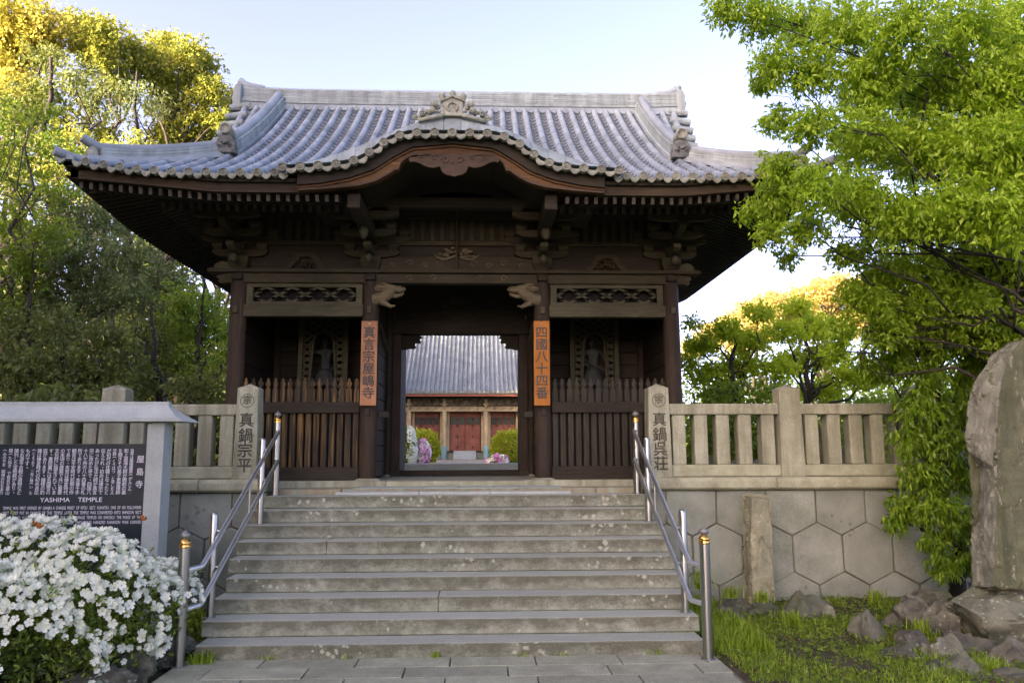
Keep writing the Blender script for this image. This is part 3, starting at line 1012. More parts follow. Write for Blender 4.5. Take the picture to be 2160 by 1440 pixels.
mb = MB()
for s in (-1, 1):
    for cx, cz, r in ((0.22, 4.24, 0.055), (0.42, 4.22, 0.045), (0.62, 4.25, 0.05), (0.30, 4.05, 0.045), (0.62, 4.04, 0.05), (0.85, 4.22, 0.04)):
        scroll(mb, GX + s * cx, GY0 - (0.058 if cz > 4.11 else 0.073), cz, r, 1.0, s, 0.006)
put('beam_scrollwork', mb.mesh('beam_scrollwork', M['wood_carve']), gate)
for s in (-1, 1):
    q = [(2.97, 4.10), (3.05, 4.10), (3.12, 4.085), (3.14, 4.05), (3.10, 4.03), (3.12, 3.995), (3.07, 3.965), (3.02, 3.985), (2.97, 3.975)]
    put('beam_nosing', MB().prism([(GX + s * a, b) for a, b in q], GY0 - 0.05, GY0 + 0.05).mesh('beam_nosing', M['wood_beam']), gate)
    q = [(2.92, 4.157), (3.17, 4.157), (3.175, 4.20), (3.14, 4.245), (3.07, 4.265), (2.99, 4.25), (2.93, 4.2)]
    put('beam_nosing', MB().prism([(GX + s * a, b) for a, b in q], GY0 - 0.06, GY0 + 0.06).mesh('beam_nosing', M['wood_pale']), gate)
    for u in (-2.855, -1.13, 1.13, 2.855):
        pass

# pegs on the pillars
for u in (-2.855, -1.13, 1.13, 2.855):
    put('peg', MB().box(GX + u - 0.028, GX + u + 0.028, GY0 - 0.145, GY0 - 0.1, 3.565, 3.655).mesh('peg', M['wood_pale']), gate, bevel=0.006)
    put('peg', MB().box(GX + u - 0.07, GX + u + 0.07, GY0 - 0.15, GY0 - 0.06, 4.0, 4.08).mesh('peg', M['wood_dark']), gate, bevel=0.02)
    if abs(u) < 2:
        put('peg', MB().box(GX + u - 0.03, GX + u + 0.03, GY0 - 0.145, GY0 - 0.1, 2.24, 2.34).mesh('peg', M['wood_vert']), gate, bevel=0.006)

# wall above the beams: boards with slats, frog-leg carvings
for (a, b) in ((-2.80, -1.16), (-1.06, 1.06), (1.16, 2.80)):
    put('upper_board', MB().box(GX + a, GX + b, GY0 + 0.02, GY0 + 0.05, 4.157, 5.0).mesh('upper_board', M['wood_dark']), gate)
    put('purlin', MB().box(GX + a, GX + b, GY0 - 0.03, GY0 + 0.018, 4.50, 4.56).mesh('purlin', M['wood_beam']), gate, bevel=0.004)
    n = int((b - a) / 0.125)
    for k in range(n):
        x = GX + a + (k + 0.5) * (b - a) / n
        put('wall_slat', MB().box(x - 0.032, x + 0.032, GY0 - 0.02, GY0 + 0.018, 4.565, 4.84).mesh('wall_slat', M['wood_beam']), gate, bevel=0.006)
    put('purlin', MB().box(GX + a, GX + b, GY0 - 0.08, GY0 + 0.018, 4.85, 4.96).mesh('purlin', M['wood_dark']), gate, bevel=0.004)
for cx, w in ((-2.0, 0.30), (2.0, 0.30)):
    o = [(-1, 0), (-0.92, 0.10), (-0.70, 0.35), (-0.52, 0.75), (-0.42, 0.95), (0.42, 0.95), (0.52, 0.75), (0.70, 0.35), (0.92, 0.10), (1, 0), (0.68, 0), (0.5, 0.2), (0.36, 0.55), (0.2, 0.72), (-0.2, 0.72), (-0.36, 0.55), (-0.5, 0.2), (-0.68, 0)]
    fl = put('frog_leg_strut', MB().prism([(GX + cx + a * w, 4.165 + b * 0.23) for a, b in o], GY0 - 0.05, GY0 + 0.019).mesh('frog_leg_strut', M['wood_beam']), gate)
    mb = MB()
    for k in range(16):
        a = random.uniform(-0.55, 0.55)
        mb.ball((GX + cx + a * w, GY0 - 0.01, 4.19 + random.uniform(0, 0.13)), (0.03, 0.03, 0.022), 6, 4)
    scroll(mb, GX + cx - 0.12, GY0 - 0.03, 4.22, 0.05, 1.2, -1, 0.008)
    scroll(mb, GX + cx + 0.12, GY0 - 0.03, 4.22, 0.05, 1.2, 1, 0.008)
    put('foliage_carving', mb.mesh('foliage_carving', M['wood_beam'], True), fl)
mb = MB()
for k in range(26):
    a = random.uniform(-1, 1)
    mb.ball((GX + a * 0.24, GY0 - 0.075, 4.36 + random.uniform(-0.05, 0.11) * (1 - 0.5 * abs(a))), (0.035, 0.03, 0.02), 6, 4)
for s in (-1, 1):
    mb.tube([(GX + s * 0.05, GY0 - 0.08, 4.33), (GX + s * 0.16, GY0 - 0.09, 4.29), (GX + s * 0.24, GY0 - 0.08, 4.31), (GX + s * 0.30, GY0 - 0.07, 4.36)], [0.02, 0.024, 0.02, 0.01], 6)
put('cloud_carving', mb.mesh('cloud_carving', M['wood_carve'], True), gate)
put('king_rod', MB().tube([(GX + 0.0, GY0 - 0.14, 4.16), (GX + 0.0, GY0 - 0.14, 5.0)], 0.012, 8).mesh('king_rod', M['wood_beam'], True), gate)

# dragon nosings on the inner pillars
for s in (-1, 1):
    mb = MB()
    X = lambda a: GX + s * a
    y = GY0 - 0.04
    mb.tube([(X(1.08), y, 3.76), (X(0.99), y - 0.03, 3.77), (X(0.90), y - 0.05, 3.83), (X(0.84), y - 0.05, 3.885)], [0.085, 0.085, 0.08, 0.06], 10)
    mb.tube([(X(1.07), y, 3.90), (X(0.95), y - 0.03, 3.915), (X(0.84), y - 0.05, 3.90), (X(0.74), y - 0.06, 3.885), (X(0.67), y - 0.05, 3.895)], [0.05, 0.06, 0.055, 0.04, 0.018], 9)
    mb.tube([(X(0.88), y - 0.03, 3.82), (X(0.79), y - 0.05, 3.80), (X(0.72), y - 0.05, 3.82), (X(0.69), y - 0.05, 3.845)], [0.04, 0.03, 0.022, 0.008], 8)
    mb.tube([(X(0.98), y - 0.06, 3.72), (X(0.91), y - 0.05, 3.69), (X(0.86), y - 0.05, 3.66), (X(0.80), y - 0.04, 3.675)], [0.05, 0.035, 0.025, 0.01], 8)
    for i in range(9):
        z = 3.95 - i * 0.027
        mb.tube([(X(0.86), y - 0.07, 3.92 - i * 0.01), (X(0.94), y - 0.095, z), (X(1.0 + 0.02 * math.sin(i)), y - 0.08, z - 0.02 + 0.03 * math.cos(i * 2.1)), (X(1.06), y - 0.05, z + 0.01)], [0.010, 0.014, 0.012, 0.004], 5)
    mb.tube([(X(0.87), y - 0.06, 3.94), (X(0.95), y - 0.07, 3.965), (X(1.04), y - 0.05, 3.965)], [0.016, 0.012, 0.005], 6)
    for i in range(7):
        mb.ball((X(0.70 + i * 0.03), y - 0.085, 3.905 + 0.015 * math.sin(i * 1.9)), (0.016, 0.014, 0.013), 6, 4)
    mb.ball((X(0.80), y - 0.10, 3.915), 0.017, 8, 6)
    for i in range(5):
        mb.bar((X(0.70 + i * 0.028), y - 0.07, 3.865), (X(0.70 + i * 0.028), y - 0.07, 3.84), 0.008, 0.008, up=(1, 0, 0))
    put('dragon_carving', mb.mesh('dragon_carving', M['wood_carve'], True), gate)

# bracket sets on the pillar heads
for u in (-2.855, -1.13, 1.13, 2.855):
    x = GX + u
    y = GY0
    br = put('bracket_set', MB().box(x - 0.13, x + 0.13, y - 0.13, y + 0.13, 4.235, 4.33)
             .hexa([(x - 0.09, y - 0.09, 4.157), (x + 0.09, y - 0.09, 4.157), (x + 0.09, y + 0.09, 4.157), (x - 0.09, y + 0.09, 4.157),
                    (x - 0.13, y - 0.13, 4.235), (x + 0.13, y - 0.13, 4.235), (x + 0.13, y + 0.13, 4.235), (x - 0.13, y + 0.13, 4.235)]).mesh('bracket_set', M['wood_beam']), gate, bevel=0.005)

    def arm(c, half, axis, z, h=0.095, wd=0.05):
        o = [(-half, h), (-half, h * 0.45), (-half * 0.8, h * 0.12), (-half * 0.55, 0), (half * 0.55, 0), (half * 0.8, h * 0.12), (half, h * 0.45), (half, h)]
        if axis == 'x':
            return MB().prism([(c[0] + a, z + b) for a, b in o], c[1] - wd, c[1] + wd)
        m = MB().prism([(a, z + b) for a, b in o], -wd, wd)
        m.v = [(c[0] + q[1], c[1] + q[0], q[2]) for q in m.v]
        return m

    def block(cx, cy, z):
        m = MB()
        m.hexa([(cx - .05, cy - .05, z), (cx + .05, cy - .05, z), (cx + .05, cy + .05, z), (cx - .05, cy + .05, z),
                (cx - .072, cy - .072, z + .04), (cx + .072, cy - .072, z + .04), (cx + .072, cy + .072, z + .04), (cx - .072, cy + .072, z + .04)])
        m.box(cx - .072, cx + .072, cy - .072, cy + .072, z + .041, z + .085)
        return m
    for half, yy, z in ((0.36, y, 4.332), (0.36, y - 0.36, 4.52), (0.5, y, 4.52), (0.42, y - 0.68, 4.66)):
        put('bracket_arm', arm((x, yy, 0), half, 'x', z).mesh('bracket_arm', M['wood_beam']), br, bevel=0.004)
        for q in (-half + 0.07, 0, half - 0.07):
            put('bearing_block', block(x + q, yy, z + 0.097).mesh('bearing_block', M['wood_beam']), br, bevel=0.003)
    put('bracket_arm', arm((x, y - 0.06, 0), 0.42, 'y', 4.338).mesh('bracket_arm', M['wood_pale']), br, bevel=0.004)
    put('bracket_arm', arm((x, y - 0.2, 0), 0.62, 'y', 4.525, 0.11).mesh('bracket_arm', M['wood_beam']), br, bevel=0.004)
    put('nosing_ball', MB().ball((x, y - 0.30, 4.255), (0.05, 0.07, 0.06), 10, 8).mesh('nosing_ball', M['wood_pale'], True), br)
put('eave_purlin', MB().box(GX - 3.9, GX + 3.9, GY0 - 0.75, GY0 - 0.61, 4.80, 4.93).mesh('eave_purlin', M['wood_dark']), gate, bevel=0.006)
for s in (-1, 1):
    # cantilever arms carrying the curved gable, and diagonal corner beams
    put('cantilever_beam', MB().box(GX + s * 1.12 - 0.075, GX + s * 1.12 + 0.075, 8.75, 10.35, 4.50, 4.68).mesh('cantilever_beam', M['wood_dark']), gate, bevel=0.02)
    put('beam_cap', MB().ball((GX + s * 1.12, 9.55, 4.45), (0.06, 0.08, 0.09), 10, 8).mesh('beam_cap', M['wood_pale'], True), gate)
    put('corner_beam', MB().bar((GX + s * 2.75, 10.45, 4.98), (GX + s * 4.05, 8.80, 4.80), 0.13, 0.17).mesh('corner_beam', M['wood_dark']), gate, bevel=0.01)
    put('corner_beam', MB().bar((GX + s * 2.75, 14.15, 4.98), (GX + s * 4.05, 15.85, 4.74), 0.13, 0.17).mesh('corner_beam', M['wood_dark']), gate, bevel=0.01)
    put('beam_nosing', MB().bar((GX + s * 3.95, 15.72, 4.66), (GX + s * 4.3, 16.05, 4.70), 0.12, 0.14).mesh('beam_nosing', M['wood_pale']), gate, bevel=0.03)
    # side wall plate, upper side wall
    put('wall_plate', MB().box(GX + s * 2.855 - 0.13, GX + s * 2.855 + 0.13, GY0 + 0.14, GY1 + 0.3, 4.107, 4.155).mesh('wall_plate', M['wood_beam']), gate, bevel=0.005)
    put('upper_board', MB().box(GX + s * 2.855 - 0.02, GX + s * 2.855 + 0.02, GY0 + 0.06, GY1, 4.157, 5.15).mesh('upper_board', M['wood_dark']), gate)
    put('eave_purlin', MB().box(GX + s * 3.5 - 0.07, GX + s * 3.5 + 0.07, GY0 - 0.6, GY1 + 0.6, 4.80, 4.93).mesh('eave_purlin', M['wood_dark']), gate, bevel=0.006)
put('upper_board', MB().box(GX - 2.85, GX + 2.85, GY1 - 0.02, GY1 + 0.02, 4.2, 5.15).mesh('upper_board', M['wood_dark']), gate)

# ---------------- eaves: soffit boards, rafters, fascias


def sof(e):
    return 4.66 + 0.30 * (e - 0.1)


def eave_lift(u, v):
    ef, es = VE - abs(v), UE - abs(u)
    a = 0.115 * max(0.0, (abs(u) - 2.85) / 1.2) ** 2 * max(0, 1 - ef / 1.7)
    b = 0.115 * max(0.0, (abs(v) - 2.30) / 1.2) ** 2 * max(0, 1 - es / 1.7)
    return max(a, b)


def soffit():
    V, F, idx = [], [], {}
    us = np.concatenate([np.linspace(-4.25, -1.16, 24), np.linspace(1.16, 4.25, 24)])
    us2 = np.linspace(-4.25, 4.25, 50)
    vs = np.linspace(-3.7, 3.7, 46)

    def sheet(us):
        o = len(V)
        for v in vs:
            for u in us:
                e = min(VE - abs(v), UE - abs(u))
                V.append(W(u, v, sof(min(e, 2.1)) + eave_lift(u, v)))
        n = len(us)
        for j in range(len(vs) - 1):
            for i in range(n - 1):
                u, v = (us[i] + us[i + 1]) / 2, (vs[j] + vs[j + 1]) / 2
                if v < -1.8 and abs(u) < 1.16:
                    continue
                if abs(u) < 2.75 and abs(v) < 1.8:
                    continue
                F.append((o + j * n + i, o + j * n + i + 1, o + (j + 1) * n + i + 1, o + (j + 1) * n + i))
    sheet(us)
    m = MB()
    m.add(V, F)
    return m


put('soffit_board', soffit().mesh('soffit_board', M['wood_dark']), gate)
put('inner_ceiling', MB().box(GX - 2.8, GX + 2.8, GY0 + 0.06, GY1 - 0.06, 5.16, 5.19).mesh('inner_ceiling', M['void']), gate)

raf = MB().box(-0.020, 0.020, 0, 1, -0.038, 0.038)
me_fly = raf.mesh('flying_rafter', [M['wood_vert'], M['rafter_end']])
me_fly.polygons[2].material_index = 1
raf = MB().box(-0.024, 0.024, 0, 1, -0.045, 0.045)
me_base = raf.mesh('base_rafter', [M['wood_vert'], M['rafter_end']])
me_base.polygons[2].material_index = 1


def rafter(name, me, p0, p1):
    d = Vector(p1) - Vector(p0)
    L = d.length
    o = put(name, me, gate, loc=p0, scale=(1, L, 1))
    yaw = math.atan2(-d.x, d.y)
    o.rotation_euler = (math.asin(d.z / L), 0, yaw)


n = 38
for i in range(-n, n + 1):
    u = i * 0.108
    if abs(u) < 1.20:
        continue
    L0 = eave_lift(u, -3.65)
    hip = max(0.16, UE - abs(u))
    ef = min(0.95, hip + 0.12)
    rafter('flying_rafter', me_fly, W(u, -(VE - 0.17), 4.585 + L0), W(u, -(VE - ef), 4.585 + 0.28 * (ef - 0.17) + eave_lift(u, -(VE - ef))))
    if abs(u) < 3.55:
        eb = min(2.0, hip + 0.15)
        L1 = eave_lift(u, -(VE - 0.80))
        if eb > 0.95:
            rafter('base_rafter', me_base, W(u, -(VE - 0.80), 4.665 + L1), W(u, -(VE - eb), 4.665 + 0.34 * (eb - 0.80)))
for s in (-1, 1):
    for j in range(-32, 33):
        v = j * 0.108
        hip = VE - abs(v)
        L0 = eave_lift(s * 4.2, v)
        es = min(0.95, hip + 0.12)
        rafter('flying_rafter', me_fly, W(s * (UE - 0.17), v, 4.585 + L0), W(s * (UE - es), v, 4.585 + 0.28 * (es - 0.17) + eave_lift(s * (UE - es), v)))
        if hip > 0.85:
            eb = min(1.55, hip + 0.1)
            rafter('base_rafter', me_base, W(s * (UE - 0.80), v, 4.665), W(s * (UE - eb), v, 4.665 + 0.34 * (eb - 0.8)))


def eave_strip(name, e0, e1, z0, z1, mat, gap, side=True):
    """curved board running along the eave between distances e0..e1 from the edge"""
    for s in (-1, 1):
        m = MB()
        us = np.linspace(gap, UE - e0, 26)
        for a, b in zip(us[:-1], us[1:]):
            la, lb = eave_lift(a, -(VE - e0)), eave_lift(b, -(VE - e0))
            P = [W(s * a, -(VE - e0), z0 + la), W(s * b, -(VE - e0), z0 + lb), W(s * min(b, UE - e1), -(VE - e1), z0 + lb), W(s * min(a, UE - e1), -(VE - e1), z0 + la),
                 W(s * a, -(VE - e0), z1 + la), W(s * b, -(VE - e0), z1 + lb), W(s * min(b, UE - e1), -(VE - e1), z1 + lb), W(s * min(a, UE - e1), -(VE - e1), z1 + la)]
            m.hexa(P)
        put(name, m.mesh(name, mat), gate)
        if side:
            m = MB()
            vs = np.linspace(-(VE - e0), VE - e0, 50)
            for a, b in zip(vs[:-1], vs[1:]):
                la, lb = eave_lift(UE - e0, a), eave_lift(UE - e0, b)
                q0, q1 = s * (UE - e0 - 0.002), s * (UE - e1)
                m.hexa([W(q0, a, z0 + la), W(q0, b, z0 + lb), W(q1, b, z0 + lb), W(q1, a, z0 + la), W(q0, a, z1 + la), W(q0, b, z1 + lb), W(q1, b, z1 + lb), W(q1, a, z1 + la)])
            put(name, m.mesh(name, mat), gate)


eave_strip('eave_fascia', 0.105, 0.19, 4.628, 4.728, M['wood_fascia'], 1.62)
eave_strip('eave_board', 0.05, 0.15, 4.73, 4.775, M['wood_dark'], 1.72)
eave_strip('rafter_fascia', 0.765, 0.86, 4.71, 4.80, M['wood_dark'], 1.2)

# ---------------- roof planes under the tiles
RH = 3.50     # half length of the ridge
KU = [0, 0.30, 0.47, 0.66, 0.82, 0.95, 1.10, 1.30, 1.50, 1.65, 1.82]
KZ = [5.25, 5.25, 5.245, 5.19, 5.08, 4.975, 4.905, 4.87, 4.855, 4.845, 4.835]


def kz(u):
    return float(np.interp(abs(u), KU, KZ))


def e_of(z):
    """distance from the eave at which the main roof reaches height z"""
    return (-0.45 + math.sqrt(max(0, 0.45 ** 2 + 4 * 0.0555 * (z - 4.80)))) / (2 * 0.0555) if z > 4.80 else 0.0


def verge(e):
    """the gable edge draws in towards the foot of the descending ridge"""
    return 3.02 + (RH - 3.02) * max(0.0, min(1.0, (e - 1.45) / 2.2)) ** 0.8


def row_u(u, e):
    if 2.98 < abs(u) and e > 1.42:
        return math.copysign(2.9 + (abs(u) - 2.9) * (verge(e) - 2.9) / (RH - 2.9), u)
    return u


def roof_sheet():
    V, F = [], []

    def add(P):
        o = len(V)
        V.extend(P)
        F.append(tuple(range(o, o + 4)))
    for sv in (-1, 1):
        us = np.linspace(-UE, UE, 60)
        for a, b in zip(us[:-1], us[1:]):
            es = np.linspace(0, 1, 12)
            top = 1.45
            for e0, e1 in zip(es[:-1], es[1:]):
                def P(u, t):
                    m = min(top, UE - abs(u))
                    lo = max(0.0, e_of(kz(u) + 0.02) - 0.12) if (sv < 0 and abs(u) < 1.84) else 0.0
                    e = lo + t * (m - lo)
                    return W(u, sv * (VE - e), g_h(e) + lift(u, e) - 0.015)
                add([P(a, e0), P(b, e0), P(b, e1), P(a, e1)])
        us = np.linspace(-RH, RH, 30)
        for a, b in zip(us[:-1], us[1:]):
            es = np.linspace(1.40, VE, 14)
            for e0, e1 in zip(es[:-1], es[1:]):
                k0, k1 = verge(e0) / RH, verge(e1) / RH
                add([W(a * k0, sv * (VE - e0), g_h(e0) - 0.015), W(b * k0, sv * (VE - e0), g_h(e0) - 0.015), W(b * k1, sv * (VE - e1), g_h(e1) - 0.015), W(a * k1, sv * (VE - e1), g_h(e1) - 0.015)])
    for su in (-1, 1):
        vs = np.linspace(-VE, VE, 60)
        for a, b in zip(vs[:-1], vs[1:]):
            es = np.linspace(0, 1, 8)
            for e0, e1 in zip(es[:-1], es[1:]):
                def P(v, t):
                    m = min(1.45, VE - abs(v))
                    e = t * m
                    return W(su * (UE - e), v, g_h(e) + eave_lift(UE - e, v) - 0.015)
                add([P(a, e0), P(b, e0), P(b, e1), P(a, e1)])
    return MB().add(V, F)


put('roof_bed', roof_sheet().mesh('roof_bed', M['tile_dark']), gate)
for s in (-1, 1):
    tri = [W(s * 2.95, -2.3, 5.35), W(s * 2.95, 2.3, 5.35), W(s * 2.95, 0, 7.2), W(s * 2.90, -2.3, 5.35), W(s * 2.90, 2.3, 5.35), W(s * 2.90, 0, 7.2)]
    put('gable_wall', MB().add(tri, [(0, 1, 2), (3, 5, 4), (0, 3, 4, 1), (1, 4, 5, 2), (2, 5, 3, 0)]).mesh('gable_wall', M['wood_dark']), gate)
    m = MB()
    vs = np.linspace(-2.35, 2.35, 24)
    for a, b in zip(vs[:-1], vs[1:]):
        za, zb = g_h(VE - abs(a)), g_h(VE - abs(b))
        ua, ub = s * (verge(VE - abs(a)) - 0.03), s * (verge(VE - abs(b)) - 0.03)
        d = s * 0.06
        m.hexa([W(ua - d, a, za - 0.22), W(ub - d, b, zb - 0.22), W(ub, b, zb - 0.22), W(ua, a, za - 0.22), W(ua - d, a, za - 0.02), W(ub - d, b, zb - 0.02), W(ub, b, zb - 0.02), W(ua, a, za - 0.02)])
    put('bargeboard', m.mesh('bargeboard', M['wood_dark']), gate)

# ---------------- tiles
SEG = 0.36


def barrel_mesh(name, r, L, mat, n=8):
    """half round cover tile lying along +y, slightly wider at its lower end, closed lip below"""
    vs, fs = [], []
    prof = [(0.0, r * 1.04), (0.025, r * 1.04), (0.026, r), (L, r * 0.95)]
    for yy, rr in prof:
        for k in range(n + 1):
            a = math.pi * k / n
            vs.append((rr * math.cos(a), yy, rr * math.sin(a) * 1.05 - 0.005))
    for i in range(len(prof) - 1):
        for k in range(n):
            fs.append((i * (n + 1) + k, (i + 1) * (n + 1) + k, (i + 1) * (n + 1) + k + 1, i * (n + 1) + k + 1))
    fs.append(tuple(range(n + 1)))
    m = MB()
    m.add(vs, fs)
    return m


me_barrel = barrel_mesh('barrel_tile', 0.046, SEG + 0.03, None).mesh('barrel_tile', M['tile'], True)


def pan_geo(w, L):
    vs, fs = [], []
    n = 4
    for yy, dz in ((0.0, 0.022), (L, 0.0)):
        for k in range(n + 1):
            t = k / n * 2 - 1
            vs.append((t * w / 2, yy, dz - 0.034 * (1 - t * t) + 0.008))
    q = len(vs)
    for dz in (0.030, -0.004):
        for k in range(n + 1):
            t = k / n * 2 - 1
            vs.append((t * w / 2, 0.0, -0.034 * (1 - t * t) + dz))
    for k in range(n):
        fs.append((k, k + 1, n + 1 + k + 1, n + 1 + k))
        fs.append((q + k, q + n + 1 + k, q + n + 1 + k + 1, q + k + 1))
    return vs, fs


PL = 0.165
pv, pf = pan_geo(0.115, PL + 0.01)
me_pan = MB().add(pv, pf).mesh('pan_tile', M['tile_pan_shaded'], True)


def slope_basis(p0, p1):
    d = (p1 - p0)
    L = d.length
    d.normalize()
    x = Vector((1, 0, 0))
    x = (x - d * x.dot(d)).normalized()
    z = x.cross(d)
    return Matrix((x, d, z)).transposed(), L


PITCH_U = 0.185
cand_b, cand_p = [], []
NB = 23
bar_us = [(i + 0.5) * PITCH_U for i in range(-NB, NB)]


def e_start(u):
    if abs(u) < 1.84:
        return max(0.0, e_of(kz(u) + 0.02) - 0.05)
    return 0.0


def rows_for(u):
    """stretches (e0, e1) of front slope present at this u"""
    a = abs(u)
    if a < 2.82:
        return [(e_start(u), 3.72)]
    out = [(0.0, max(0.0, min(1.40, UE - a - 0.06)))]
    if 2.98 < a < 3.46:
        out.append((1.5 + 0.1 * (a > 3.2), 3.72))
    return out


for u in bar_us:
    for e0, e1 in rows_for(u):
        e = e0
        while e < e1 - 0.06:
            sl = math.hypot(1, 0.45 + 0.111 * e)
            de = SEG / sl
            q1 = min(e + de, e1)
            p0 = W(row_u(u, e), -(VE - e), g_h(e) + lift(u, e) + 0.012)
            p1 = W(row_u(u, q1), -(VE - q1), g_h(q1) + lift(u, q1) + 0.012)
            cand_b.append((p0, p1))
            e = q1
for u in [b + PITCH_U / 2 for b in bar_us[:-1]]:
    for e0, e1 in rows_for(u):
        e = e0
        while e < e1 - 0.04:
            sl = math.hypot(1, 0.45 + 0.111 * e)
            de = PL / sl
            q1 = min(e + de, e1)
            cand_p.append((W(row_u(u, e), -(VE - e), g_h(e) + lift(u, e) - 0.002), W(row_u(u, q1), -(VE - q1), g_h(q1) + lift(u, q1) - 0.002)))
            e = q1


def lay(name, cands, me, base_len, stuff_name, mat):
    cands = sorted(cands, key=lambda c: (c[0] - Vector((0, 0, CAM_H))).length)
    for p0, p1 in cands[:300]:
        R, L = slope_basis(p0, p1)
        put(name, me, gate, loc=p0, rot=R, scale=(1, (L + 0.02) / base_len, 1))
    co = np.array([v.co[:] for v in me.vertices])
    fs = [tuple(p.vertices) for p in me.polygons]
    V, F = [], []
    for p0, p1 in cands[300:]:
        R, L = slope_basis(p0, p1)
        A = np.array(R)
        c = co * np.array([1, (L + 0.02) / base_len, 1])
        o = len(V) * len(co)
        V.append(c @ A.T + np.array(p0))
        F += [tuple(i + o for i in f) for f in fs]
    V = np.concatenate(V)
    m = bpy.data.meshes.new(stuff_name)
    m.from_pydata(V.tolist(), [], F)
    m.materials.append(mat)
    m.polygons.foreach_set('use_smooth', [True] * len(m.polygons))
    put(stuff_name, m, gate, kind='stuff')


lay('barrel_tile', cand_b, me_barrel, SEG + 0.03, 'barrel_tiles', M['tile'])
lay('pan_tile', cand_p, me_pan, PL + 0.01, 'pan_tiles', M['tile_pan_shaded'])

# eave discs with raised rim and three-comma swirl, and crescent lips between them
mb = MB()
mb.lathe([(0.048, 0.05), (0.048, -0.012), (0.044, -0.02), (0.038, -0.02), (0.035, -0.006), (0.001, -0.006)], (0, 0, 0), 20, 'y')
for k in range(3):
    a = 2 * math.pi * k / 3 + 0.5
    pts = []
    for i in range(6):
        t = i / 5
        q = 0.010 + 0.021 * t
        b = a + 2.0 * t
        pts.append((q * math.cos(b), -0.010, q * math.sin(b)))
    mb.tube(pts, [0.010, 0.009, 0.007, 0.005, 0.004, 0.002], 5)
me_disc = mb.mesh('eave_disc', M['tile_old'])
mb = MB()
n = 6
top, bot = [], []
for k in range(n + 1):
    t = k / n * 2 - 1
    top.append((t * 0.055, -0.020 * (1 - t * t) + 0.002))
    bot.append((t * 0.055, -0.052 - 0.022 * (1 - t * t) + 0.030 * t * t))
mb.ribbon(top, bot, -0.008, 0.02)
for k in range(n):
    t = (k + 0.5) / n * 2 - 1
    mb.ball((t * 0.05, -0.010, -0.036 - 0.018 * (1 - t * t)), (0.006, 0.004, 0.006), 5, 4)
me_lip = mb.mesh('eave_lip', M['tile_old'])

for u in bar_us:
    if abs(u) < 1.84 or abs(u) > 4.12:
        continue
    put('eave_disc', me_disc, gate, loc=W(u, -VE - 0.01, g_h(0) + lift(u) + 0.012))
for u in [b + PITCH_U / 2 for b in bar_us[:-1]] + [-bar_us[-1] - PITCH_U / 2 + 0.0]:
    if abs(u) < 1.80:
        continue
    put('eave_lip', me_lip, gate, loc=W(u, -VE - 0.005, g_h(0) + lift(u) + 0.012), rot=(0, -math.copysign(math.atan(2 * 0.115 * max(0, abs(u) - 2.85) / 1.44), u), 0))
# side eaves: discs and short cover tiles
for s in (-1, 1):
    for j in range(-20, 21):
        v = j * PITCH_U
        if abs(v) > VE - 0.08:
            continue
        z = g_h(0) + eave_lift(UE, v) + 0.012
        put('eave_disc', me_disc, gate, loc=W(s * (UE + 0.01), v, z), rot=(0, 0, s * math.pi / 2))
    m = MB()
    for j in range(-20, 21):
        v = j * PITCH_U
        lim = min(1.4, VE - abs(v) - 0.05)
        if lim < 0.15:
            continue
        es = np.linspace(0, lim, 6)
        pts = [W(s * (UE - e), v, g_h(e) + eave_lift(UE - e, v) + 0.015) for e in es]
        m.tube(pts, 0.047, 8)
    put('side_barrel_tiles', m.mesh('side_barrel_tiles', M['tile'], True), gate, kind='stuff')

# curved front gable: tiles follow the hump
us = np.linspace(-1.86, 1.86, 63)
V, F = [], []
for u in us:
    z = kz(u) + 0.01
    e1 = e_of(z) + 0.1
    V += [W(u, -VE - 0.09, z - 0.01), W(u, -VE + 0.12, z + 0.03), W(u, -VE + max(e1, 0.2), z + 0.045)]
for i in range(len(us) - 1):
    for j in range(2):
        F.append((i * 3 + j, i * 3 + j + 1, (i + 1) * 3 + j + 1, (i + 1) * 3 + j))
put('hump_bed', MB().add(V, F).mesh('hump_bed', M['tile_pale'], True), gate)
# discs spaced evenly along the curve
fine = np.linspace(-1.84, 1.84, 400)
zf = np.array([kz(u) for u in fine])
arc = np.concatenate([[0], np.cumsum(np.hypot(np.diff(fine), np.diff(zf)))])
ND = 21
dus = [float(np.interp(arc[-1] * k / (ND - 1), arc, fine)) for k in range(ND)]
for u in dus:
    put('eave_disc', me_disc, gate, loc=W(u, -VE - 0.10, kz(u) + 0.008), scale=(1.06, 1, 1.06))
for a, b in zip(dus[:-1], dus[1:]):
    za, zb = kz(a), kz(b)
    L = math.hypot(b - a, zb - za)
    put('eave_lip', me_lip, gate, loc=W((a + b) / 2, -VE - 0.095, kz((a + b) / 2) + 0.008), rot=(0, -math.atan2(zb - za, b - a), 0), scale=((L - 0.06) / 0.11, 1, 1))
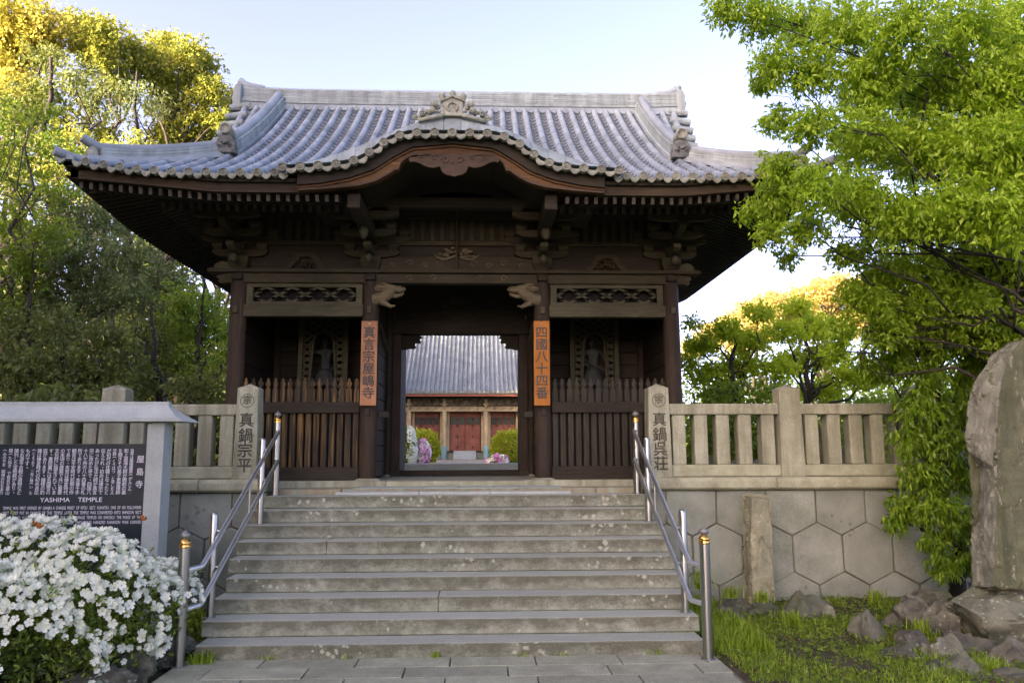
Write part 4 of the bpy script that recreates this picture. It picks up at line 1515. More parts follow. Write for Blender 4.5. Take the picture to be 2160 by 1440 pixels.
# pale verge plates lying over the discs, thicker at the crown
TU = [0, 0.36, 0.71, 0.97, 1.25, 1.52, 1.84]
TZ = [5.50, 5.435, 5.305, 5.165, 5.055, 4.965, 4.90]
edges = np.linspace(-1.84, 1.84, 20)
for a, b in zip(edges[:-1], edges[1:]):
    m = MB()
    sub = np.linspace(a + 0.002, b - 0.002, 4)
    for p, q in zip(sub[:-1], sub[1:]):
        tp, tq = float(np.interp(abs(p), TU, TZ)), float(np.interp(abs(q), TU, TZ))
        bp, bq = kz(p) + 0.035, kz(q) + 0.035
        m.hexa([W(p, -VE - 0.11, bp), W(q, -VE - 0.11, bq), W(q, -VE + 0.55, bq + 0.02), W(p, -VE + 0.55, bp + 0.02),
                W(p, -VE + 0.02, tp), W(q, -VE + 0.02, tq), W(q, -VE + 0.60, tq + 0.02), W(p, -VE + 0.60, tp + 0.02)])
    put('verge_plate', m.mesh('verge_plate', M['tile_pale']), gate)

# curved bargeboard of the hump, its shadow board and the carved pendant
HU_T = [(0, 5.185), (0.45, 5.14), (0.60, 5.055), (0.71, 4.985), (0.87, 4.875), (1.13, 4.78), (1.45, 4.715), (1.72, 4.69)]
HU_B = [(0, 5.03), (0.06, 5.048), (0.11, 5.052), (0.28, 5.062), (0.44, 5.053), (0.50, 5.025), (0.57, 4.965), (0.60, 4.885), (0.64, 4.880), (0.70, 4.835), (0.85, 4.748), (1.03, 4.697), (1.33, 4.662), (1.72, 4.632)]
q = sorted(set([round(x, 3) for x in np.linspace(0, 1.70, 40)] + [0.06, 0.11, 0.57, 0.60, 0.64]))
for s in (-1, 1):
    tp = [(GX + s * a, float(np.interp(a, [p[0] for p in HU_T], [p[1] for p in HU_T]))) for a in q]
    bt = [(GX + s * a, float(np.interp(a, [p[0] for p in HU_B], [p[1] for p in HU_B]))) for a in q]
    hb = put('curved_bargeboard', MB().ribbon(tp, bt, EY + 0.06, EY + 0.15).mesh('curved_bargeboard', M['wood_hafu']), gate)
    # moulded upper and lower edges
    up_t = [(x, z + 0.004) for x, z in tp]
    up_b = [(x, z - 0.035) for x, z in tp]
    put('board_moulding', MB().ribbon(up_t, up_b, EY + 0.035, EY + 0.06).mesh('board_moulding', M['wood_hafu']), hb)
    lo_t = [(x, z + 0.022) for x, z in bt]
    put('board_moulding', MB().ribbon(lo_t, [(x, z - 0.003) for x, z in bt], EY + 0.045, EY + 0.06).mesh('board_moulding', M['wood_gegyo']), hb)
    gt = [(GX + s * a, kz(a) - 0.015) for a in q]
    put('hump_board', MB().ribbon(gt, [(x, z - 0.01) for x, z in tp], EY + 0.0, EY + 0.20).mesh('hump_board', M['wood_dark']), gate)
    # vaulted boards behind
    gs = [(GX + s * a, float(np.interp(a, [p[0] for p in HU_T], [p[1] for p in HU_T])) - 0.0) for a in q]
    put('vault_board', MB().ribbon([(x, z + 0.03) for x, z in gs], [(x, z) for x, z in gs], EY + 0.16, EY + 1.7).mesh('vault_board', M['wood_dark']), gate)
PX = [(728, 265), (740, 286), (775, 284), (800, 290), (838, 312), (870, 322), (905, 326), (945, 316), (955, 345), (968, 362), (992, 374), (1020, 378), (1042, 386),
      (1064, 378), (1092, 374), (1116, 362), (1130, 345), (1140, 316), (1180, 326), (1214, 322), (1246, 312), (1284, 290), (1310, 284), (1345, 288), (1358, 265), (1345, 252), (1240, 242), (1042, 240), (845, 242), (740, 252)]
poly = []
for a, b in PX:
    p = at(640 + a / 3.273, 260 + b / 3.273, EY + 0.1)
    poly.append((p.x, p.z))
pend = put('gable_pendant', MB().prism(poly, EY + 0.02, EY + 0.058).mesh('gable_pendant', M['wood_gegyo']), gate, bevel=0.006)
mb = MB()
for s in (-1, 1):
    scroll(mb, GX + 0.005 + s * 0.085, EY + 0.018, 4.985, 0.045, 1.3, s, 0.009)
    scroll(mb, GX + 0.005 + s * 0.21, EY + 0.018, 5.01, 0.036, 1.2, s, 0.008)
    scroll(mb, GX + 0.005 + s * 0.36, EY + 0.018, 5.02, 0.028, 1.1, -s, 0.007)
mb.ball((GX + 0.005, EY + 0.02, 4.955), (0.014, 0.012, 0.02), 8, 6)
put('scrollwork', mb.mesh('scrollwork', M['wood_gegyo'], True), pend)

# ---------------- ridges


def ridge_z(u):
    return 0.035 * max(0, (abs(u) - 2.2) / 1.3) ** 2


def sweep_along(us, y0, y1, z0, z1):
    m = MB()
    for a, b in zip(us[:-1], us[1:]):
        la, lb = ridge_z(a), ridge_z(b)
        m.hexa([W(a, y0, z0 + la), W(b, y0, z0 + lb), W(b, y1, z0 + lb), W(a, y1, z0 + la), W(a, y0, z1 + la), W(b, y0, z1 + lb), W(b, y1, z1 + lb), W(a, y1, z1 + la)])
    return m


us = np.linspace(-RH, RH, 30)
put('ridge_base', sweep_along(us, -0.17, 0.17, 7.14, 7.255).mesh('ridge_base', M['tile']), gate)
me_rp = MB().tube([(0, -0.19, 0), (0, 0.0, 0)], 0.048, 10).mesh('ridge_plug', M['tile'], True)
for u in [b + PITCH_U / 2 for b in bar_us[:-1]]:
    if abs(u) < RH - 0.1:
        put('ridge_plug', me_rp, gate, loc=W(u, -0.02, 7.175), scale=(1, 1, 0.8))
put('ridge_course', sweep_along(us, -0.185, 0.185, 7.257, 7.285).mesh('ridge_course', M['tile_pale']), gate)
for k in range(6):
    z = 7.285 + k * 0.037
    w = 0.155 - 0.004 * k
    # each course is a row of flat tiles laid end to end
    xs_ = list(np.arange(-RH + (0.2 if k % 2 else 0.0), RH, 0.5)) + [RH]
    if xs_[0] > -RH:
        xs_ = [-RH] + xs_
    for a, b in zip(xs_[:-1], xs_[1:]):
        if b - a < 0.05:
            continue
        dw = random.uniform(-0.003, 0.003)
        put('ridge_tile', sweep_along(np.linspace(a + 0.003, b - 0.003, 3), -w + dw, w, z, z + 0.032).mesh('ridge_tile', M['tile_pale']), gate)
m = MB()
m.tube([W(u, 0, 7.515 + ridge_z(u)) for u in us], 0.066, 12)
put('ridge_cap', m.mesh('ridge_cap', M['tile'], True), gate)
for s in (-1, 1):
    o = [(3.48, 7.12), (3.60, 7.12), (3.64, 7.17), (3.60, 7.24), (3.63, 7.33), (3.60, 7.38), (3.61, 7.46), (3.57, 7.55), (3.50, 7.59), (3.48, 7.57)]
    on = put('ridge_end_tile', MB().prism([(GX + s * a, b) for a, b in o], GYM - 0.22, GYM + 0.22).mesh('ridge_end_tile', M['tile_pale']), gate, bevel=0.02)
    put('ridge_horn', MB().tube([W(s * 3.18, 0, 7.565), W(s * 3.38, 0, 7.60), W(s * 3.50, 0, 7.645), W(s * 3.57, 0, 7.715)], [0.062, 0.066, 0.062, 0.055], 12).mesh('ridge_horn', M['tile'], True), on)
    # descending ridge
    es = np.linspace(1.42, 3.62, 14)
    uc = s * 2.90

    def desc(w, z0, z1, name, mat):
        m = MB()
        for e0, e1 in zip(es[:-1], es[1:]):
            a, b = g_h(e0), g_h(e1)
            m.hexa([W(uc - w, -(VE - e0), a + z0), W(uc + w, -(VE - e0), a + z0), W(uc + w, -(VE - e1), b + z0), W(uc - w, -(VE - e1), b + z0),
                    W(uc - w, -(VE - e0), a + z1), W(uc + w, -(VE - e0), a + z1), W(uc + w, -(VE - e1), b + z1), W(uc - w, -(VE - e1), b + z1)])
        return put(name, m.mesh(name, mat), gate)
    desc(0.125, -0.02, 0.065, 'descending_ridge', M['tile'])
    for k in range(4):
        desc(0.105 - 0.004 * k, 0.068 + k * 0.037, 0.101 + k * 0.037, 'ridge_course', M['tile_pale'])
    m = MB()
    m.tube([W(uc, -(VE - e), g_h(e) + 0.235) for e in es], 0.062, 12)
    put('ridge_cap', m.mesh('ridge_cap', M['tile'], True), gate)
    # ornament at its foot
    e = 1.27
    z = g_h(e) + 0.07
    y = -(VE - e)
    o = [(-0.13, -0.03), (0.13, -0.03), (0.125, 0.08), (0.10, 0.16), (0.055, 0.215), (-0.055, 0.215), (-0.10, 0.16), (-0.125, 0.08)]
    om = put('ridge_ornament', MB().prism([(GX + uc + a, z + b) for a, b in o], GYM + y - 0.07, GYM + y + 0.06).mesh('ridge_ornament', M['tile_dark']), gate, bevel=0.015)
    mb = MB()
    for k in range(6):
        mb.ball((GX + uc - 0.06 + 0.024 * k, GYM + y - 0.08, z + 0.07 + 0.045 * abs(math.sin(k * 1.3))), (0.02, 0.02, 0.02), 6, 5)
    scroll(mb, GX + uc - 0.06, GYM + y - 0.075, z + 0.06, 0.035, 1.2, -1, 0.008)
    scroll(mb, GX + uc + 0.06, GYM + y - 0.075, z + 0.06, 0.035, 1.2, 1, 0.008)
    put('face_relief', mb.mesh('face_relief', M['tile_dark'], True), om)
    put('crest_disc', MB().lathe([(0.074, 0.12), (0.074, -0.09), (0.066, -0.10), (0.056, -0.10), (0.052, -0.085), (0.001, -0.085)], (GX + uc, GYM + y, z + 0.285), 20, 'y').mesh('crest_disc', M['tile_old'], True), om)
    # corner ridge
    ts = np.linspace(0.03, 1.42, 12)

    def corner(w, z0, z1, name, mat, t0=0.20):
        m = MB()
        tt = np.linspace(t0, 1.42, 12)
        nx, ny = s * 0.7071, 0.7071
        for e0, e1 in zip(tt[:-1], tt[1:]):
            pts = []
            for zz in (z0, z1):
                for e_, sg in ((e0, -1), (e0, 1), (e1, 1), (e1, -1)):
                    p = W(s * (UE - e_), -(VE - e_), g_h(e_) + lift(UE - e_, e_) + zz)
                    pts.append(p + Vector((s * 0.7071 * w * sg, -0.7071 * w * sg * -1, 0)) if False else p + Vector((s * w * sg * 0.7071, w * sg * 0.7071, 0)))
            m.hexa(pts)
        return put(name, m.mesh(name, mat), gate)
    corner(0.10, -0.02, 0.05, 'corner_ridge', M['tile'], 0.20)
    for k in range(3):
        corner(0.085 - 0.004 * k, 0.053 + k * 0.035, 0.084 + k * 0.035, 'ridge_course', M['tile_pale'], 0.30)
    m = MB()
    m.tube([W(s * (UE - e), -(VE - e), g_h(e) + lift(UE - e, e) + 0.17) for e in np.linspace(0.30, 1.42, 10)], 0.055, 12)
    put('ridge_cap', m.mesh('ridge_cap', M['tile'], True), gate)
    zc = g_h(0.2) + lift(UE - 0.2, 0.2)
    en = put('corner_ornament', MB().ball(W(s * (UE - 0.25), -(VE - 0.25), zc + 0.09), (0.075, 0.075, 0.10), 10, 8).mesh('corner_ornament', M['tile_old'], True), gate)
    put('corner_horn', MB().tube([W(s * (UE - 0.46), -(VE - 0.46), zc + 0.17), W(s * (UE - 0.32), -(VE - 0.32), zc + 0.185), W(s * (UE - 0.24), -(VE - 0.24), zc + 0.215), W(s * (UE - 0.17), -(VE - 0.17), zc + 0.26)], [0.052, 0.054, 0.054, 0.052], 12).mesh('corner_horn', M['tile'], True), en)
    zc = g_h(0) + lift(UE - 0.0, 0)
    put('corner_horn', MB().tube([W(s * (UE - 0.25), -(VE - 0.25), zc + 0.05), W(s * (UE - 0.12), -(VE - 0.12), zc + 0.03), W(s * (UE + 0.02), -(VE + 0.02), zc + 0.065)], [0.05, 0.055, 0.056], 12).mesh('corner_horn', M['tile'], True), en)
    # verge tiles poking out along the gable edge
    for k in range(6):
        e = 1.75 + k * 0.375
        for sv in (-1, 1):
            v = sv * (VE - e)
            put('verge_tile', MB().tube([W(s * (verge(e) - 0.16), v, g_h(e) + 0.045), W(s * (verge(e) + 0.15), v, g_h(e) + 0.0)], 0.060, 12).mesh('verge_tile', M['tile_pale'], True), gate)

# ornament on the crown of the hump
zo = 5.49
y = -VE + 0.02
o = [(-0.115, -0.01), (0.115, -0.01), (0.115, 0.145), (0.13, 0.165), (0.0, 0.225), (-0.13, 0.165), (-0.115, 0.145)]
orn = put('crown_ornament', MB().prism([(GX + a, zo + b) for a, b in o], GYM + y - 0.06, GYM + y + 0.1).mesh('crown_ornament', M['tile_old']), gate, bevel=0.008)
mb = MB()
for a in (-0.12, 0.0, 0.12):
    b = 0.205 if a else 0.235
    mb.lathe([(0.022, zo + b - 0.04), (0.024, zo + b), (0.036, zo + b + 0.035), (0.030, zo + b + 0.065), (0.004, zo + b + 0.08)], (GX + a, GYM + y, 0), 12)
for s in (-1, 1):
    mb.tube([(GX + s * 0.02, GYM + y, zo + 0.225), (GX + s * 0.06, GYM + y, zo + 0.235), (GX + s * 0.11, GYM + y, zo + 0.205)], 0.014, 6)
    mb.bar((GX + s * 0.0, GYM + y - 0.065, zo + 0.215), (GX + s * 0.13, GYM + y - 0.065, zo + 0.158), 0.02, 0.025, up=(0, 1, 0))
    for a, b, r in ((0.20, 0.125, 0.042), (0.225, 0.055, 0.042), (0.145, 0.045, 0.02)):
        mb.ball((GX + s * a, GYM + y - 0.05, zo + b), (r, r * 0.8, r), 12, 8)
    for k in range(7):
        t = k / 6
        mb.ball((GX + s * (0.17 + 0.25 * t), GYM + y - 0.02, zo + 0.10 - 0.13 * t + 0.02 * math.sin(k * 2.4)), (0.035, 0.03, 0.028), 7, 5)
    scroll(mb, GX + s * 0.33, GYM + y - 0.055, zo + 0.015, 0.035, 1.2, s, 0.010)
    scroll(mb, GX + s * 0.40, GYM + y - 0.045, zo - 0.04, 0.03, 1.2, s, 0.009)
    mb.bar((GX + s * 0.10, GYM + y - 0.06, zo - 0.004), (GX + s * 0.38, GYM + y - 0.06, zo - 0.075), 0.04, 0.035, up=(0, 1, 0))
pts = [(GX + 0.055 * math.cos(t), GYM + y - 0.068, zo + 0.085 + 0.055 * math.sin(t)) for t in np.linspace(-0.9, math.pi + 0.9, 16)]
mb.tube(pts, 0.010, 6)
put('ornament_relief', mb.mesh('ornament_relief', M['tile_old'], True), orn)

# ---------------- niches with pierced screens
for cx, nm in ((-2.03, 'l'), (2.03, 'r')):
    y = 11.9
    x = GX + cx
    sc_ = put('niche_screen', MB().box(x - 0.37, x - 0.30, y - 0.04, y + 0.04, 2.30, 3.95).box(x + 0.30, x + 0.37, y - 0.04, y + 0.04, 2.30, 3.95).mesh('niche_screen', M['wood_pale']), gate, bevel=0.006)
    arch = []
    for k in range(25):
        a = math.pi * k / 24
        arch.append((x + 0.155 * math.cos(a), y - 0.01, 3.38 + 0.17 * math.sin(a)))
    arch = [(x + 0.20, y - 0.01, 2.35), (x + 0.185, y - 0.01, 3.0)] + arch + [(x - 0.185, y - 0.01, 3.0), (x - 0.20, y - 0.01, 2.35)]
    put('arch_frame', MB().tube(arch, 0.022, 8).mesh('arch_frame', M['wood_pale'], True), sc_)
    mb = MB()
    st = 0.10

    def inside(px, pz):
        if abs(px - x) > 0.30:
            return False
        if pz > 3.38:
            return ((px - x) / 0.165) ** 2 + ((pz - 3.38) / 0.18) ** 2 > 1
        return abs(px - x) > 0.185
    for k in range(-30, 30):
        for sg in (-1, 1):
            run = []
            for i in range(61):
                t = -0.30 + 0.01 * i
                pz = 2.9 + k * st + sg * t * 0.62
                ok = inside(x + t, pz) and 2.32 < pz < 3.93
                if ok:
                    run.append((x + t, y + 0.004 * sg, pz))
                if (not ok or i == 60) and len(run) > 1:
                    mb.bar(run[0], run[-1], 0.03, 0.026, up=(0, 1, 0))
                if not ok:
                    run = []
    put('pierced_lattice', mb.mesh('pierced_lattice', M['wood_pale']), sc_)

# ------------------------------------------------------------------ guardian statues


def skin_body(name, joints, edges, mat, parent, sub=2):
    me = bpy.data.meshes.new(name)
    me.from_pydata([j[0] for j in joints], edges, [])
    me.materials.append(mat)
    o = put(name, me, parent)
    md = o.modifiers.new('Skin', 'SKIN')
    sv = me.skin_vertices[0].data
    for i, j in enumerate(joints):
        sv[i].radius = (j[1], j[2] if len(j) > 2 else j[1])
        sv[i].use_root = (i == 0)
    md.use_smooth_shade = True
    sb = o.modifiers.new('Sub', 'SUBSURF')
    sb.levels = sb.render_levels = sub
    return o


def guardian(cx, label, raised):
    x, y, z = GX + cx, 12.08, 2.62
    root = thing('guardian_statue', (x, y, z), label, 'statue', 'guardian statues in the gate')
    put('plinth', MB().box(x - 0.24, x + 0.24, y - 0.1, y + 0.1, 2.305, 2.44).ball((x - 0.05, y, 2.47), (0.2, 0.09, 0.09), 9, 6).ball((x + 0.11, y - 0.02, 2.45), (0.13, 0.08, 0.07), 9, 6).mesh('plinth', M['rock']), root)
    s = -1 if raised else 1

    def P(a, b, c):
        return (x + a, y + b, 2.50 + c)
    J = [(P(0, 0, 0.48), .070, .055), (P(0.0, -.01, 0.60), .066, .05), (P(0.01, -.01, 0.72), .088, .06), (P(0.01, -.01, 0.80), .05, .04), (P(0.0, -.02, 0.84), .03), (P(-.005, -.03, 0.91), .052, .055), (P(-.005, -.03, .975), .035, .04),
         (P(-.12, -.01, .775), .042), (P(.14, -.01, .775), .042),
         (P(-.065, 0, .40), .052), (P(-.085, -.03, .22), .040), (P(-.075, 0, .05), .028), (P(-.09, -.06, .015), .026),
         (P(.07, 0, .40), .052), (P(.11, -.03, .23), .040), (P(.13, 0, .05), .028), (P(.15, -.06, .015), .026)]
    E_ = [(0, 1), (1, 2), (2, 3), (3, 4), (4, 5), (5, 6), (3, 7), (3, 8), (0, 9), (9, 10), (10, 11), (11, 12), (0, 13), (13, 14), (14, 15), (15, 16)]
    if raised:
        J += [(P(-.22, -.02, .80), .034), (P(-.25, -.04, .93), .028), (P(-.24, -.05, .99), .022), (P(.19, -.03, .64), .034), (P(.15, -.10, .53), .028), (P(.12, -.13, .50), .022)]
    else:
        J += [(P(-.19, -.03, .66), .034), (P(-.13, -.11, .58), .028), (P(-.09, -.14, .57), .022), (P(.21, -.03, .63), .034), (P(.24, -.09, .51), .028), (P(.25, -.11, .46), .022)]
    E_ += [(7, 17), (17, 18), (18, 19), (8, 20), (20, 21), (21, 22)]
    skin_body('body', J, E_, M['statue'], root)
    # five fingers on each hand
    mb = MB()
    for hi, (d0, d1) in ((19, (18, 19)), (22, (21, 22))):
        a, b = Vector(J[d0][0]), Vector(J[d1][0])
        d = (b - a).normalized()
        sd = d.cross(Vector((0, 1, 0))).normalized()
        for k in range(4):
            p = b + sd * (k - 1.5) * 0.011
            L = (0.032, 0.038, 0.036, 0.028)[k]
            mb.tube([p, p + d * L * 0.6, p + d * L + Vector((0, -0.012, 0))], [0.006, 0.0055, 0.004], 6)
        p = b - sd * 0.018 - d * 0.01
        mb.tube([p, p - sd * 0.012 + d * 0.012, p - sd * 0.014 + d * 0.028], [0.007, 0.006, 0.004], 6)
    put('fingers', mb.mesh('fingers', M['statue'], True), root)
    # skirt with folds, topknot, face
    mb = MB()
    n = 24
    vs, fs = [], []
    for zz, r in ((0.53, 0.085), (0.46, 0.115), (0.36, 0.15), (0.26, 0.185)):
        for k in range(n):
            a = 2 * math.pi * k / n
            q = r * (1 + 0.07 * math.sin(a * 8))
            vs.append(P(q * math.cos(a) * 1.05, q * math.sin(a) * 0.72, zz + 0.02 * math.sin(a * 3)))
    for i in range(3):
        for k in range(n):
            fs.append((i * n + k, i * n + (k + 1) % n, (i + 1) * n + (k + 1) % n, (i + 1) * n + k))
    mb.add(vs, fs)
    mb.tube([P(0.1 * math.cos(a), 0.075 * math.sin(a), 0.52) for a in np.linspace(0, 2 * math.pi, 16)], 0.014, 6)
    put('skirt', mb.mesh('skirt', M['statue'], True), root)
    mb = MB().ball(P(-.005, -.02, 1.0), (0.028, 0.028, 0.032), 10, 8)
    mb.ball(P(-.005, -.085, .905), (0.011, 0.014, 0.018), 8, 6)
    for q in (-1, 1):
        mb.ball(P(-.005 + q * .021, -.078, .925), (0.011, 0.009, 0.006), 8, 5)
        mb.ball(P(-.005 + q * .055, -.03, .915), (0.008, 0.014, 0.02), 7, 5)
        mb.tube([P(-.005 + q * .008, -.082, .938), P(-.005 + q * .034, -.074, .946)], 0.006, 5)
    mb.tube([P(-.025, -.076, .878), P(-.005, -.082, .874), P(.015, -.076, .878)], 0.006, 5)
    put('face', mb.mesh('face', M['statue'], True), root)
    if not raised:
        put('club', MB().tube([P(-.15, -.15, .66), P(.05, -.16, .54), P(.26, -.13, .44)], [0.010, 0.013, 0.011], 8).mesh('club', M['statue'], True), root)
    mb = MB()
    mb.tube([P(-.17 * s, .0, .55), P(-.24 * s, .03, .7), P(-.2 * s, .05, .9), P(0, .06, 1.06), P(.2 * s, .05, .9), P(.24 * s, .03, .7), P(.18 * s, 0, .5)], [0.01, .016, .018, .016, .018, .016, .01], 6)
    put('scarf', mb.mesh('scarf', M['statue'], True), root)


guardian(-2.03, 'grey guardian statue with one arm raised, beyond the orange streaked pickets', True)
guardian(2.03, 'grey guardian statue holding a slanting staff, beyond the darker pickets', False)

# ------------------------------------------------------------------ hanging name boards


def name_board(px, yt, yb, w_, label, chars, mat):
    y = GY0 - 0.20
    t = at(px, yt, y)
    b = at(px, yb, y)
    cx, zt, zb = t.x, t.z, b.z
    root = thing('name_board', (cx, y, zb), label, 'sign', 'name boards on the gate pillars')
    put('board', MB().box(cx - w_ / 2, cx + w_ / 2, y - 0.014, y + 0.014, zb, zt).mesh('board', mat), root, bevel=0.004)
    items = []
    n = len(chars)
    H_ = (zt - zb)
    z0 = zt - H_ * 0.075
    st = H_ * 0.86 / n
    for i, ch in enumerate(chars):
        items.append((text_mesh('stroke', ch, min(0.165, st * 1.02), M['ink'], bold=0.0035), Vector((cx, y - 0.0165, z0 - (i + 0.5) * st))))
    put('lettering', join_meshes('lettering', items, M['ink']), root)
    put('nail', MB().lathe([(0.006, -0.02), (0.006, -0.006), (0.002, 0.0)], (cx, y - 0.002, zt - 0.035), 8, 'y').mesh('nail', M['steel'], True), root)
    put('hook', MB().tube([(cx, y - 0.016, zt - 0.05), (cx, y - 0.018, zt + 0.01), (cx, y + 0.05, zt + 0.08)], 0.004, 6).mesh('hook', M['iron']), root)


name_board(780, 677, 855, 0.205, 'faded pinkish name board on the pillar nearer the information board', '真言宗屋嶋寺', M['plaque_pale'])
name_board(1142, 677, 855, 0.205, 'bright orange name board on the pillar nearer the leafy tree', '四國八十四番', M['plaque'])

# ------------------------------------------------------------------ information board
SY = 7.6
sx1 = -2.95
sx0 = -5.45
info = thing('information_board', ((sx0 + sx1) / 2, SY, 0.08), 'black stone information board under a pale granite roof behind white azaleas', 'sign')
for xx in (sx0, sx1 - 0.155):
    put('post', MB().box(xx, xx + 0.155, SY - 0.03, SY + 0.19, 0.0, 2.045).mesh('post', M['granite']), info, bevel=0.006)
bl, br_ = sx0 + 0.156, sx1 - 0.156
bd = put('board', MB().box(bl, br_, SY + 0.02, SY + 0.12, 0.55, 1.86).mesh('board', M['board']), info, bevel=0.006)
# curved roof slab with upturned ends
prof = [(-0.13, 2.04), (-0.13, 2.075), (-0.085, 2.10), (-0.03, 2.145), (0.02, 2.215), (0.04, 2.215), (0.04, 2.252), (0.12, 2.252), (0.12, 2.215), (0.14, 2.215), (0.19, 2.145), (0.245, 2.10), (0.29, 2.075), (0.29, 2.04)]
m = MB()
rx0, rx1 = sx0 - 0.22, sx1 + 0.0
vs, fs = [], []
n = len(prof)
for i, (a, b) in enumerate(prof):
    t = (2.26 - b) / 0.22
    flare = 0.21 * t ** 1.6 if b < 2.21 else 0.0
    vs.append((rx1 + flare, SY + a, b + 0.02 * (flare > 0.15)))
for i, (a, b) in enumerate(prof):
    t = (2.26 - b) / 0.22
    flare = 0.21 * t ** 1.6 if b < 2.21 else 0.0
    vs.append((rx0 - flare + 0.2, SY + a, b + 0.02 * (flare > 0.15)))
fs = [tuple(range(n)), tuple(range(2 * n - 1, n - 1, -1))] + [(i, i + n, (i + 1) % n + n, (i + 1) % n) for i in range(n)]
put('roof', m.add(vs, fs).mesh('roof', M['granite']), info, bevel=0.005)
cols = ['当寺は唐僧鑑真(がんじん)', '和上過海大師が開創の基', 'を開きその弟子恵雲律師', '空鉢(くうはつ)と号した人', 'が初代の住職となったと', '伝えられ、初めは律宗で', 'あったが弘法大師が真言',
        '宗に改めた寺で、四国八', '十八ケ所の八十四番の札', '所であります。本尊千手', '観音は平安時代前期の作', 'であり、本堂は鎌倉時代', 'の末頃の建築で共に重要', '文化財に指定されていま',
        'す。書院裏には名園雪の', '庭があります。鐘楼の釣', '鐘は鎌倉時代の初め貞応', '(じょうおう)二年に鋳(い)た', 'ものです。', 'なお源平合戦の遺物など', '陳列した宝物館があり、', '狸(たぬき)で有名な蓑山', '(みのやま)明神の社もあり']
fy = SY + 0.018
items = []
vert = {'(': '︵', ')': '︶', '、': '﹅', '。': '。'}


def col_text(body, x, z_top, size, pitch, squeeze=None):
    n = len(body)
    p = squeeze / n if squeeze and n * pitch > squeeze else pitch
    for i, ch in enumerate(body):
        if ch in '()':
            mb_ = MB()
            s_ = 1 if ch == '(' else -1
            zc = z_top - (i + 0.5) * p
            for k in range(5):
                a0, a1 = math.pi * k / 5, math.pi * (k + 1) / 5
                mb_.add([(x + 0.018 * math.cos(a0), fy, zc + s_ * (0.010 * math.sin(a0) - 0.004)), (x + 0.018 * math.cos(a1), fy, zc + s_ * (0.010 * math.sin(a1) - 0.004)),
                         (x + 0.018 * math.cos(a1), fy, zc + s_ * (0.013 * math.sin(a1) - 0.004) + 0.002), (x + 0.018 * math.cos(a0), fy, zc + s_ * (0.013 * math.sin(a0) - 0.004) + 0.002)], [(0, 1, 2, 3)])
            items.append((mb_.mesh('s', M['white']), Vector((0, 0, 0))))
            continue
        dx, dz = (0.018, 0.012) if ch in '、。' else (0, 0)
        items.append((text_mesh('s', ch, min(size, p * 1.15), M['white']), Vector((x + dx, fy, z_top - (i + 0.5) * p + dz))))


for i, c in enumerate(cols):
    p = at((1330 - i * 58.6) / 4.8, 840 + 512 / 4.8, SY)
    col_text(c, p.x, p.z, 0.043, 0.0385, 0.418)
p = at(1418 / 4.8, 840 + 570 / 4.8, SY)
for i, ch in enumerate('屋島寺'):
    items.append((text_mesh('s', ch, 0.074, M['white']), Vector((p.x, fy, p.z - 0.045 - i * 0.115))))
p = at(710 / 4.8, 840 + 1028 / 4.8, SY)
items.append((text_mesh('s', 'YASHIMA    TEMPLE', 0.058, M['white'], xscale=1.12), Vector((p.x, fy, p.z))))
eng = ['TEMPLE  WAS  FIRST  OPENED  BY  GANJIN. A  CHINESE  PRIEST  OF  RITSU   SECT.  KUHATSU.  ONE  OF  HIS  FOLLOWERS',
       'FIRST  PRIEST  PUT  IN  CHARGE  OF  THIS  TEMPLE.  LATER  THE  TEMPLE  WAS  CONVERTED  INTO  SHINGON  SECT',
       'PRIEST  KOBO.  YASHIMA  IS  84TH  TEMPLE  OF  THE  88  PILGRIMAGE  TEMPLES  ON  SHIKOKU.  THE  IMAGE  OF  THE',
       'GODDESS  KANNON  OR  THE  THOUSAND  HANDED  KANNON  WAS  CARVED']
for i, ln in enumerate(eng):
    pr = at(1422 / 4.8, 840 + (1105 + i * 49.5) / 4.8, SY)
    tm = text_mesh('s', ln, 0.040, M['white'], align='RIGHT')
    w_ = max(v.co.x for v in tm.vertices) - min(v.co.x for v in tm.vertices)
    pl_ = at((18, 18, 28, 320)[i] / 4.8, 840 + (1105 + i * 49.5) / 4.8, SY)
    k = (pr.x - pl_.x) / w_
    for v in tm.vertices:
        v.co.x *= k
    items.append((tm, Vector((pr.x, fy, pr.z))))
put('lettering', join_meshes('lettering', items, M['white']), bd)

# ------------------------------------------------------------------ leaves and trees (numpy)


def unit(a):
    return a / np.maximum(np.linalg.norm(a, axis=-1, keepdims=True), 1e-9)


def leaves_geo(P, D, L, Wd, fold=0.25, n4=True):
    """leaf blades: base P, direction D, length L, width Wd; returns verts and triangles"""
    n = len(P)
    r = unit(rng.normal(size=(n, 3)) + np.array([0, 0, 0.9]))
    S = unit(np.cross(D, r))
    N = unit(np.cross(S, D))
    L = L[:, None]
    Wd = Wd[:, None]
    a = P + D * L * 0.45 + S * Wd * 0.5 + N * Wd * fold
    b = P + D * L * 0.45 - S * Wd * 0.5 + N * Wd * fold
    tip = P + D * L - N * L * 0.08
    V = np.stack([P, a, tip, b], 1).reshape(-1, 3)
    i = np.arange(n) * 4
    F = np.concatenate([np.stack([i, i + 1, i + 2], 1), np.stack([i, i + 2, i + 3], 1)])
    return V, F


def spray_points(clumps, dens, flat=0.85, shell=0.45):
    """twig ends spread through ellipsoid clumps; dens = twig ends per square metre of clump outline"""
    P, O = [], []
    for c, r in clumps:
        n = max(4, int(dens * math.pi * r * r))
        d = unit(rng.normal(size=(n, 3)))
        q = r * rng.random(n) ** shell
        q *= 0.75 + 0.5 * rng.random(n)
        p = np.array(c) + d * q[:, None] * np.array([1, 1, flat])
        P.append(p)
        O.append(d)
    return np.concatenate(P), np.concatenate(O)


